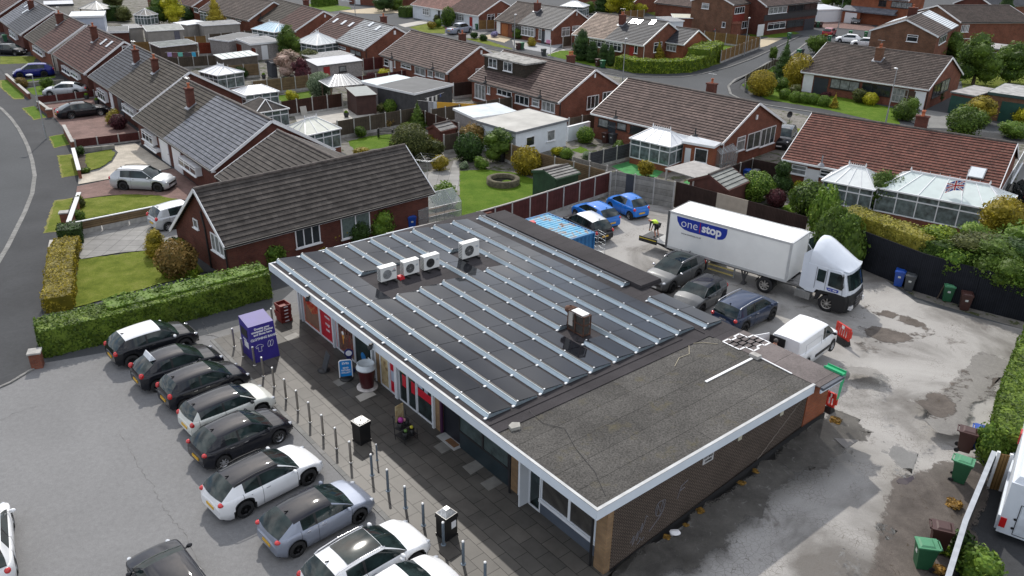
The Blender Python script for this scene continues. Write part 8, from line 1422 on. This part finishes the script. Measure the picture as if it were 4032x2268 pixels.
GN,GNL=plain('bin_green',(.02,.10,.045),.45,var=.1),plain('bin_green_lid',(.06,.22,.11),.4,var=.1);BRN=plain('bin_brown',(.055,.022,.018),.5,var=.12);BLU=plain('bin_blue',(.01,.06,.32),.4,var=.1);GYB=plain('bin_grey',(.05,.055,.06),.5,var=.1)
WB=dict(g=(GN,GNL),b=(BRN,BRN),u=(BLU,BLU),k=(GYB,GYB),d=(GN,BRN));PR_={}
for k_,q_,a_,lab,yd in[('g',(3,3,1545,1350),-100,'green wheelie bin at the bottom right, nearest the camera',1),('b',(3,3,1690,1170),70,'brown wheelie bin behind the bottom right green one',1),('g',(3,3,1910,490),55,'green wheelie bin alone below the brown and blue pair',1),('b',(3,3,1960,185),60,'dark brown wheelie bin tilted beside the right hedge',1),('u',(3,3,2110,170),60,'blue wheelie bin tucked against the right hedge',1),('u',(3,1,1305,1425),-30,'blue wheelie bin against the black fence, paired with a grey one',1),('k',(3,1,1410,1470),-30,'dark grey wheelie bin against the black fence',1),('g',(3,2,1790,125),-20,'green wheelie bin against the black fence, left of a brown one',1),('b',(3,2,1965,215),-20,'brown wheelie bin at the right end of the black fence row',1),('u',(1,1,1565,860),20,'blue wheelie bin at the wall of the dark-roofed bungalow',0),('u',(2,1,2350,375),-40,'blue wheelie bin by the summer shed',0),('k',(2,1,2435,378),-40,'black wheelie bin right of the blue one at the summer shed',0),('b',(2,0,62,500),-50,'brown bin at the kerb beside a green one, pale gravel garden',0),('g',(2,0,98,496),-50,'green bin at the kerb right of the brown one, pale gravel garden',0),('k',(2,0,318,562),-50,'dark bin with grey lid on the patterned drive edge',0),('b',(2,0,862,668),-50,'brown bin beneath the dark conifers',0),('g',(2,0,910,682),-50,'green bin right of the brown one under the conifers',0),('g',(3,0,210,392),-40,'green bin at the kerb of the side road',0),('b',(3,0,470,275),-30,'brown bin at the corner of the red paved drive',0),('g',(3,0,500,276),-30,'green bin between two brown ones at the far drive',0),('b',(3,0,530,277),-30,'brown bin right of the green one at the far drive',0),('g',(3,0,825,370),-30,'green bin on the grass beyond the white cars',0),('g',(3,0,980,378),-30,'green bin at the gable wall corner',0),('g',(3,0,305,566),-40,'green bin beside a black one on the pale drive',0),('k',(3,0,335,560),-40,'black bin on the pale drive of the corner',0),('g',(3,0,615,420),-30,'green bin between the red hatchback and the white cars',0),('g',(3,0,1830,1265),-60,'green bin with pale lid behind the red ridge',0),('g',(0,0,60,420),-60,'green bin at the far upper left house',0),('b',(1,0,2255,300),-50,'brown bin beside the pickup drive fence',0),('g',(1,0,2228,300),-50,'green bin beside the brown one at the pickup drive',0),('b',(2,0,940,1440),-45,'brown bin at the back of the brown-tiled end bungalow',0),('k',(2,0,1010,1449),-45,'black bin right of the brown one behind the end bungalow',0)]:
 p_=(gh if yd else g)(q_);p_=Vector((p_.x,p_.y,p_.z))
 if k_ not in PR_:T=PR_[k_]=wbin(*WB[k_]);T.location=p_;T.rotation_euler=(0,0,R(a_));T['label']=lab;T['group']='wheelie bins'
 else:dup(PR_[k_],p_,R(a_),lab,'wheelie bins')
RB=plain('barrier_red',(.60,.045,.03),.5,var=.08)
def barrier(label,p0,p1,h=1.0):
 a,b_=gh(p0),gh(p1);T=thing('safety_barrier',label,'barrier',a,atan2(b_.y-a.y,b_.x-a.x));L_=(b_-a).to_2d().length;b=MB();b.box(0,-.04,.28,L_,.04,.36);b.box(0,-.04,h-.24,L_,.04,h);n=max(2,int(L_/.16));[b.box(L_*i/n-.02,-.035,.36,L_*i/n+.03,.035,h-.24)for i in range(n+1)];b.box(-.03,-.05,.28,.05,.05,h);b.box(L_-.05,-.05,.28,L_+.03,.05,h);b.box(L_,-.04,h-.5,L_+.12,.04,h-.12);b.build('barrier',RB,T)
 b=MB();b.box(-.02,-.20,0,L_+.02,.20,.28,0,.06);b.build('foot',BLK,T);b=MB();[b.box(L_*t,-.05,h-.21,L_*t+.2,.05,h-.03)for t in((.12,.42,.72)if L_>.9 else(.2,))];b.build('reflector',REDL,T);MB().box(L_*.4,-.055,h-.21,L_*.6,.055,h-.03).build('white_band',WTX,T)
barrier('red plastic safety barrier on black feet by the white van bonnet',(3,2,672,500),(3,2,800,580));barrier('red plastic barrier half hidden at the far corner of the brick wall',(3,2,575,1225),(3,2,645,1258),.95)
T=onroof('green_chute','bright green plastic sheet trough hanging off the rear roof corner','plastic sheet',-.36,13.93);b=MB();b.box(-.1,0,.02,.24,.85,.05);b.box(-.1,0,.05,-.07,.85,.12);b.box(.21,0,.05,.24,.85,.12);b.add([(-.1,-.0,.03),(.24,-.0,.03),(.18,.06,-1.25),(-.02,.05,-1.25)],[(0,1,2,3),(3,2,1,0)]);b.build('sheet',plain('green_plastic',(.02,.36,.15),.5,var=.1),T)
for pts in([(0,3,1200,10),(0,3,1290,150),(0,3,1350,250),(0,3,1440,400),(0,3,1560,590),(0,3,1640,740),(0,3,1720,880),(0,3,1850,1000),(0,3,1990,1290),(0,3,2060,1449)],[(0,2,0,1330),(0,2,130,1270),(0,2,220,1240),(0,2,400,1180)],[(0,2,2040,340),(0,2,2075,430),(0,2,2140,490)]):
 c_=[g(q)for q in pts];o_=[]
 for a,b_ in zip(c_,c_[1:]):o_+=[a.lerp(b_,k/6)+Vector((random.gauss(0,.04),random.gauss(0,.04),0))for k in range(6)]
 strip('tarmac_joint',plain('tarmac_joint',(.13,.128,.124),.9,var=.5,scale=3),o_,.022,.0125)
T=thing('traffic_sign','flattened triangular road sign frame lying face down on the tarmac','sign',gh((3,3,780,115)),R(30));b=MB();b.prism([(-.35,-.3),(.6,-.15),(-.2,.45)],.02,.06);b.build('plate',plain('dusty_sign',(.16,.15,.14),.7,var=.2),T)
T=thing('crumpled_paper','crumpled white paper litter by the brick wall foot','litter',gh((2,3,1640,1030)));b=MB();b.ball((0,0,.08),.16,6,0,(1.3,.9,.5));b.v=[(x+random.uniform(-.04,.04),y+random.uniform(-.04,.04),z+random.uniform(-.02,.03))for x,y,z in b.v];b.build('paper',WTX,T)
T=thing('roll_cage','empty wire roll cage trolley at the end of the blue container','roll cage',g((2,1,850,1120)),R(30));b=MB();[b.path([(x,y,.1),(x,y,1.6)],.014,5)for x in(-.35,.35)for y in(-.4,.4)];[b.path([(-.35,-.4,z),(.35,-.4,z),(.35,.4,z),(-.35,.4,z),(-.35,-.4,z)],.008,4)for z in(.2,.5,.8,1.1,1.4,1.58)];b.box(-.35,-.4,.15,.35,.4,.18);b.build('cage',ALU,T)
def glassh(label,q,rz,w_,d,ze=1.3,zr=2.0):
 p=g(q);T=thing('greenhouse',label,'greenhouse',(p.x,p.y,0),rz);b=MB();n=5
 for i in range(n+1):x=w_*i/n;b.path([(x,0,0),(x,0,ze),(x,d/2,zr),(x,d,ze),(x,d,0)],.018,4)
 for y,z in((0,0.03),(0,ze),(d/2,zr),(d,ze),(0,.65)):b.bar((0,y,z),(w_,y,z),.03)
 b.build('frame',ALU,T);gl=plain('thin_glass',(.5,.56,.55),.05,alpha=.32,var=0);b=MB();b.add([(0,0,0),(w_,0,0),(w_,0,ze),(0,0,ze),(w_,d/2,zr),(0,d/2,zr),(w_,d,ze),(0,d,ze),(w_,d,0),(0,d,0)],[(0,1,2,3),(3,2,4,5),(5,4,6,7),(7,6,8,9),(0,3,5,7,9),(1,2,4,6,8)]);b.build('pane',gl,T);b=MB();b.box(.2,.3,.5,w_-.2,.7,.55);b.box(.2,d-.7,.5,w_-.2,d-.3,.55);b.build('staging',MT['timber_posts'],T)
glassh('aluminium framed greenhouse beside the dark-roofed bungalow',(1,1,1640,850),R(38),3.6,2.2);glassh('small grey-blue greenhouse beside the kitchen extension',(2,1,2080,290),R(40),2.4,2.0,1.6,2.3)
T=thing('planter','round raised planter ring with dark water and grass on the lawn','planter',g((2,1,-90,400)));b=MB();b.lathe([(1.35,0),(1.35,.5),(1.0,.5),(1.0,.05)],28);b.build('wall',plain('mossy_stone',(.09,.08,.05),.95,var=.5,scale=5,bmp=.8),T);b=MB();b.lathe([(1.0,.2),(0,.2)],20);b.build('water',plain('pond_water',(.01,.012,.01),.1),T);b=MB();b.ball((.35,-.3,.2),.5,7,0,(1,.7,.4));b.build('plants',M_LAWN2,T)
T=thing('bench','dark metal slatted bench on the back lawn','bench',g((1,0,1305,1385)),R(-12));b=MB();[b.box(-.75,y,.42,.75,y+.06,.45)for y in(-.2,-.1,0,.1)];b.build('seat',BLK,T);b=MB();[b.box(-.75,.2,z,.75,.23,z+.06)for z in(.55,.67,.79)];b.build('backrest',BLK,T);[MB().box(x,-.2,0,x+.05,.22,.85).build('leg',BLK,T)for x in(-.75,.7)]
def dryer(label,q,h=1.9,r=1.3):T=thing('rotary_dryer',label,'clothes dryer',g(q));b=MB();b.path([(0,0,0),(0,0,h)],.025,6);[b.path([(0,0,h-.35),(r*cos(a),r*sin(a),h+.1)],.015,4)for a in(.5,2.07,3.64,5.21)];[b.path([(r*k*cos(a),r*k*sin(a),h-.35+.45*k)for a in(.5,2.07,3.64,5.21,.5)],.006,3)for k in(.5,.75,1)];b.build('frame',ALU,T)
dryer('rotary clothes dryer on the patio behind the dark-roofed bungalow',(1,1,1725,370));dryer('rotary clothes dryer behind the brown-tiled end bungalow',(2,0,1050,1440),1.7,1.1)
T=thing('pergola','slatted pale timber pergola over a patio with dark chairs','pergola',g((2,1,1840,345),2.0).to_2d().to_3d(),R(40));b=MB();[b.box(i*.18,0,2.0,i*.18+.12,3.0,2.06)for i in range(20)];b.box(0,.1,1.9,3.6,.2,2.0);b.box(0,2.8,1.9,3.6,2.9,2.0);b.build('slats',plain('grey_timber',(.42,.40,.38),.8,var=.15),T);T.location.z=0;[MB().box(x,y,0,x+.12,y+.12,1.9).build('post',MT['grey_timber'],T)for x in(.05,3.4)for y in(.1,2.8)]
T=thing('flagpole','white flagpole with a red, white and blue flag before the conservatory','flag',g((3,1,1860,880)),R(150));b=MB();b.cyl((0,0,0),(0,0,4.6),.04,.025,8);b.build('pole',WTX,T);fl=MB();n=14;L1,H1=1.15,.7
def fpt(s,t):return(.04+s*L1*.93,.12*sin(s*9)*s,3.75-(1-t)*H1-.35*s*s)
FB,FR=plain('flag_blue',(.01,.03,.25),.8),REDL
for i in range(24):
 for j in range(16):
  x,y=(i+.5)/24*2-1,(j+.5)/16*2-1;d1,d2=abs(x-y),abs(x+y);c_=0
  if min(d1,d2)<.28:c_=1
  if min(d1,d2)<.10:c_=2
  if abs(x)<.19 or abs(y)<.30:c_=1
  if abs(x)<.11 or abs(y)<.18:c_=2
  fl.add([fpt(i/24,j/16),fpt((i+1)/24,j/16),fpt((i+1)/24,(j+1)/16),fpt(i/24,(j+1)/16)],[(0,1,2,3)],c_)
fl.build('flag',[FB,WTX,FR],T)
T=thing('sale_board','white post with a pink and white sale board on the patterned drive','sign',g((2,0,385,560)),R(-30));MB().box(-.04,-.04,0,.04,.04,2.3).build('post',WTX,T);MB().box(-.75,-.02,1.75,-.04,.02,2.25).build('board',plain('pink_board',(.62,.25,.40),.6),T)
def wash(label,q0,q1,z,items):
 a,b_=g(q0,z),g(q1,z);T=thing('washing_line',label,'washing line',(a.x,a.y,0),atan2(b_.y-a.y,b_.x-a.x));L_=(b_-a).to_2d().length;MB().path([(0,0,z),(L_*.5,0,z-.08),(L_,0,z)],.01,4).build('line',WTX,T)
 for t,w_,h,c in items:b=MB();b.box(L_*t,-.015,z-.08-h,L_*t+w_,.015,z-.05);b.build('laundry',plain('cloth_%02d%02d%02d'%tuple(int(v*99)for v in c),c,.9,var=.08),T)
wash('washing line with an orange sheet and grey towels behind the fence',(1,0,1620,1010),(1,0,2180,1040),1.9,[(.2,.55,1.1,(.3,.3,.31)),(.28,.45,1.0,(.5,.52,.55)),(.36,2.6,.75,(.60,.33,.04)),(.70,2.2,.45,(.60,.33,.04))])
wash('short washing line with small white clothes by the black garage',(1,0,1700,990),(1,0,1890,930),2.0,[(.1,.35,.3,(.6,.6,.58)),(.35,.3,.5,(.62,.62,.6)),(.55,.3,.55,(.55,.56,.5)),(.78,.25,.3,(.05,.08,.2))])
wash('washing line with lilac, brown and turquoise clothes before the low shed',(0,0,1660,525),(0,0,2010,520),1.9,[(.06,.55,.5,(.42,.33,.58)),(.22,.5,.6,(.16,.07,.08)),(.36,.6,.5,(.15,.5,.42)),(.54,.8,.5,(.08,.06,.07)),(.76,.5,.6,(.05,.38,.6))])
T=thing('water_butt','tall black water butt by the panel fence','water butt',g((1,1,2470,175)));b=MB();b.lathe([(.26,0),(.34,.5),(.3,1.1),(0,1.12)],14);b.build('barrel',BLK,T)
T=thing('satellite_dish','dark satellite dish on the far corner of the brown bungalow','satellite dish',g((3,0,215,1230),2.2),R(-60));b=MB();b.lathe([(0,0),(.2,.03),(.32,.12)],16);b.M=None;o=b.build('dish',BLK,T);o.rotation_euler=(R(70),0,0);T.location.z=2.9;MB().path([(0,0,-.9),(0,0,0)],.02,5).build('mast',BLK,T)
for q_,lab in(((1,0,910,1180),'dark flower pot on the concrete patio'),((0,0,980,1050),'dark plant pot beside the row bungalow wall'),((0,0,875,1000),'dark plant pot near the low maroon fence'),((1,0,80,790),'dark plant pot in the upper gardens patio')):
 T=thing('plant_pot',lab,'plant pot',g(q_),0,'plant pots');b=MB();b.lathe([(.2,0),(.3,.5),(.26,.5),(.2,.4),(0,.4)],14);b.build('pot',BLK,T);b=MB();b.ball((0,0,.52),.22,6);b.build('plant',M_LAWN2,T)
T=thing('leaning_slab','pale paving slab leaning on the brown patio fence','slab',g((1,0,490,1160)),R(40));b=MB();b.M=Matrix.Rotation(R(-15),4,'X');b.box(-.35,0,0,.35,.06,.95);b.build('slab',M_CONCP,T)
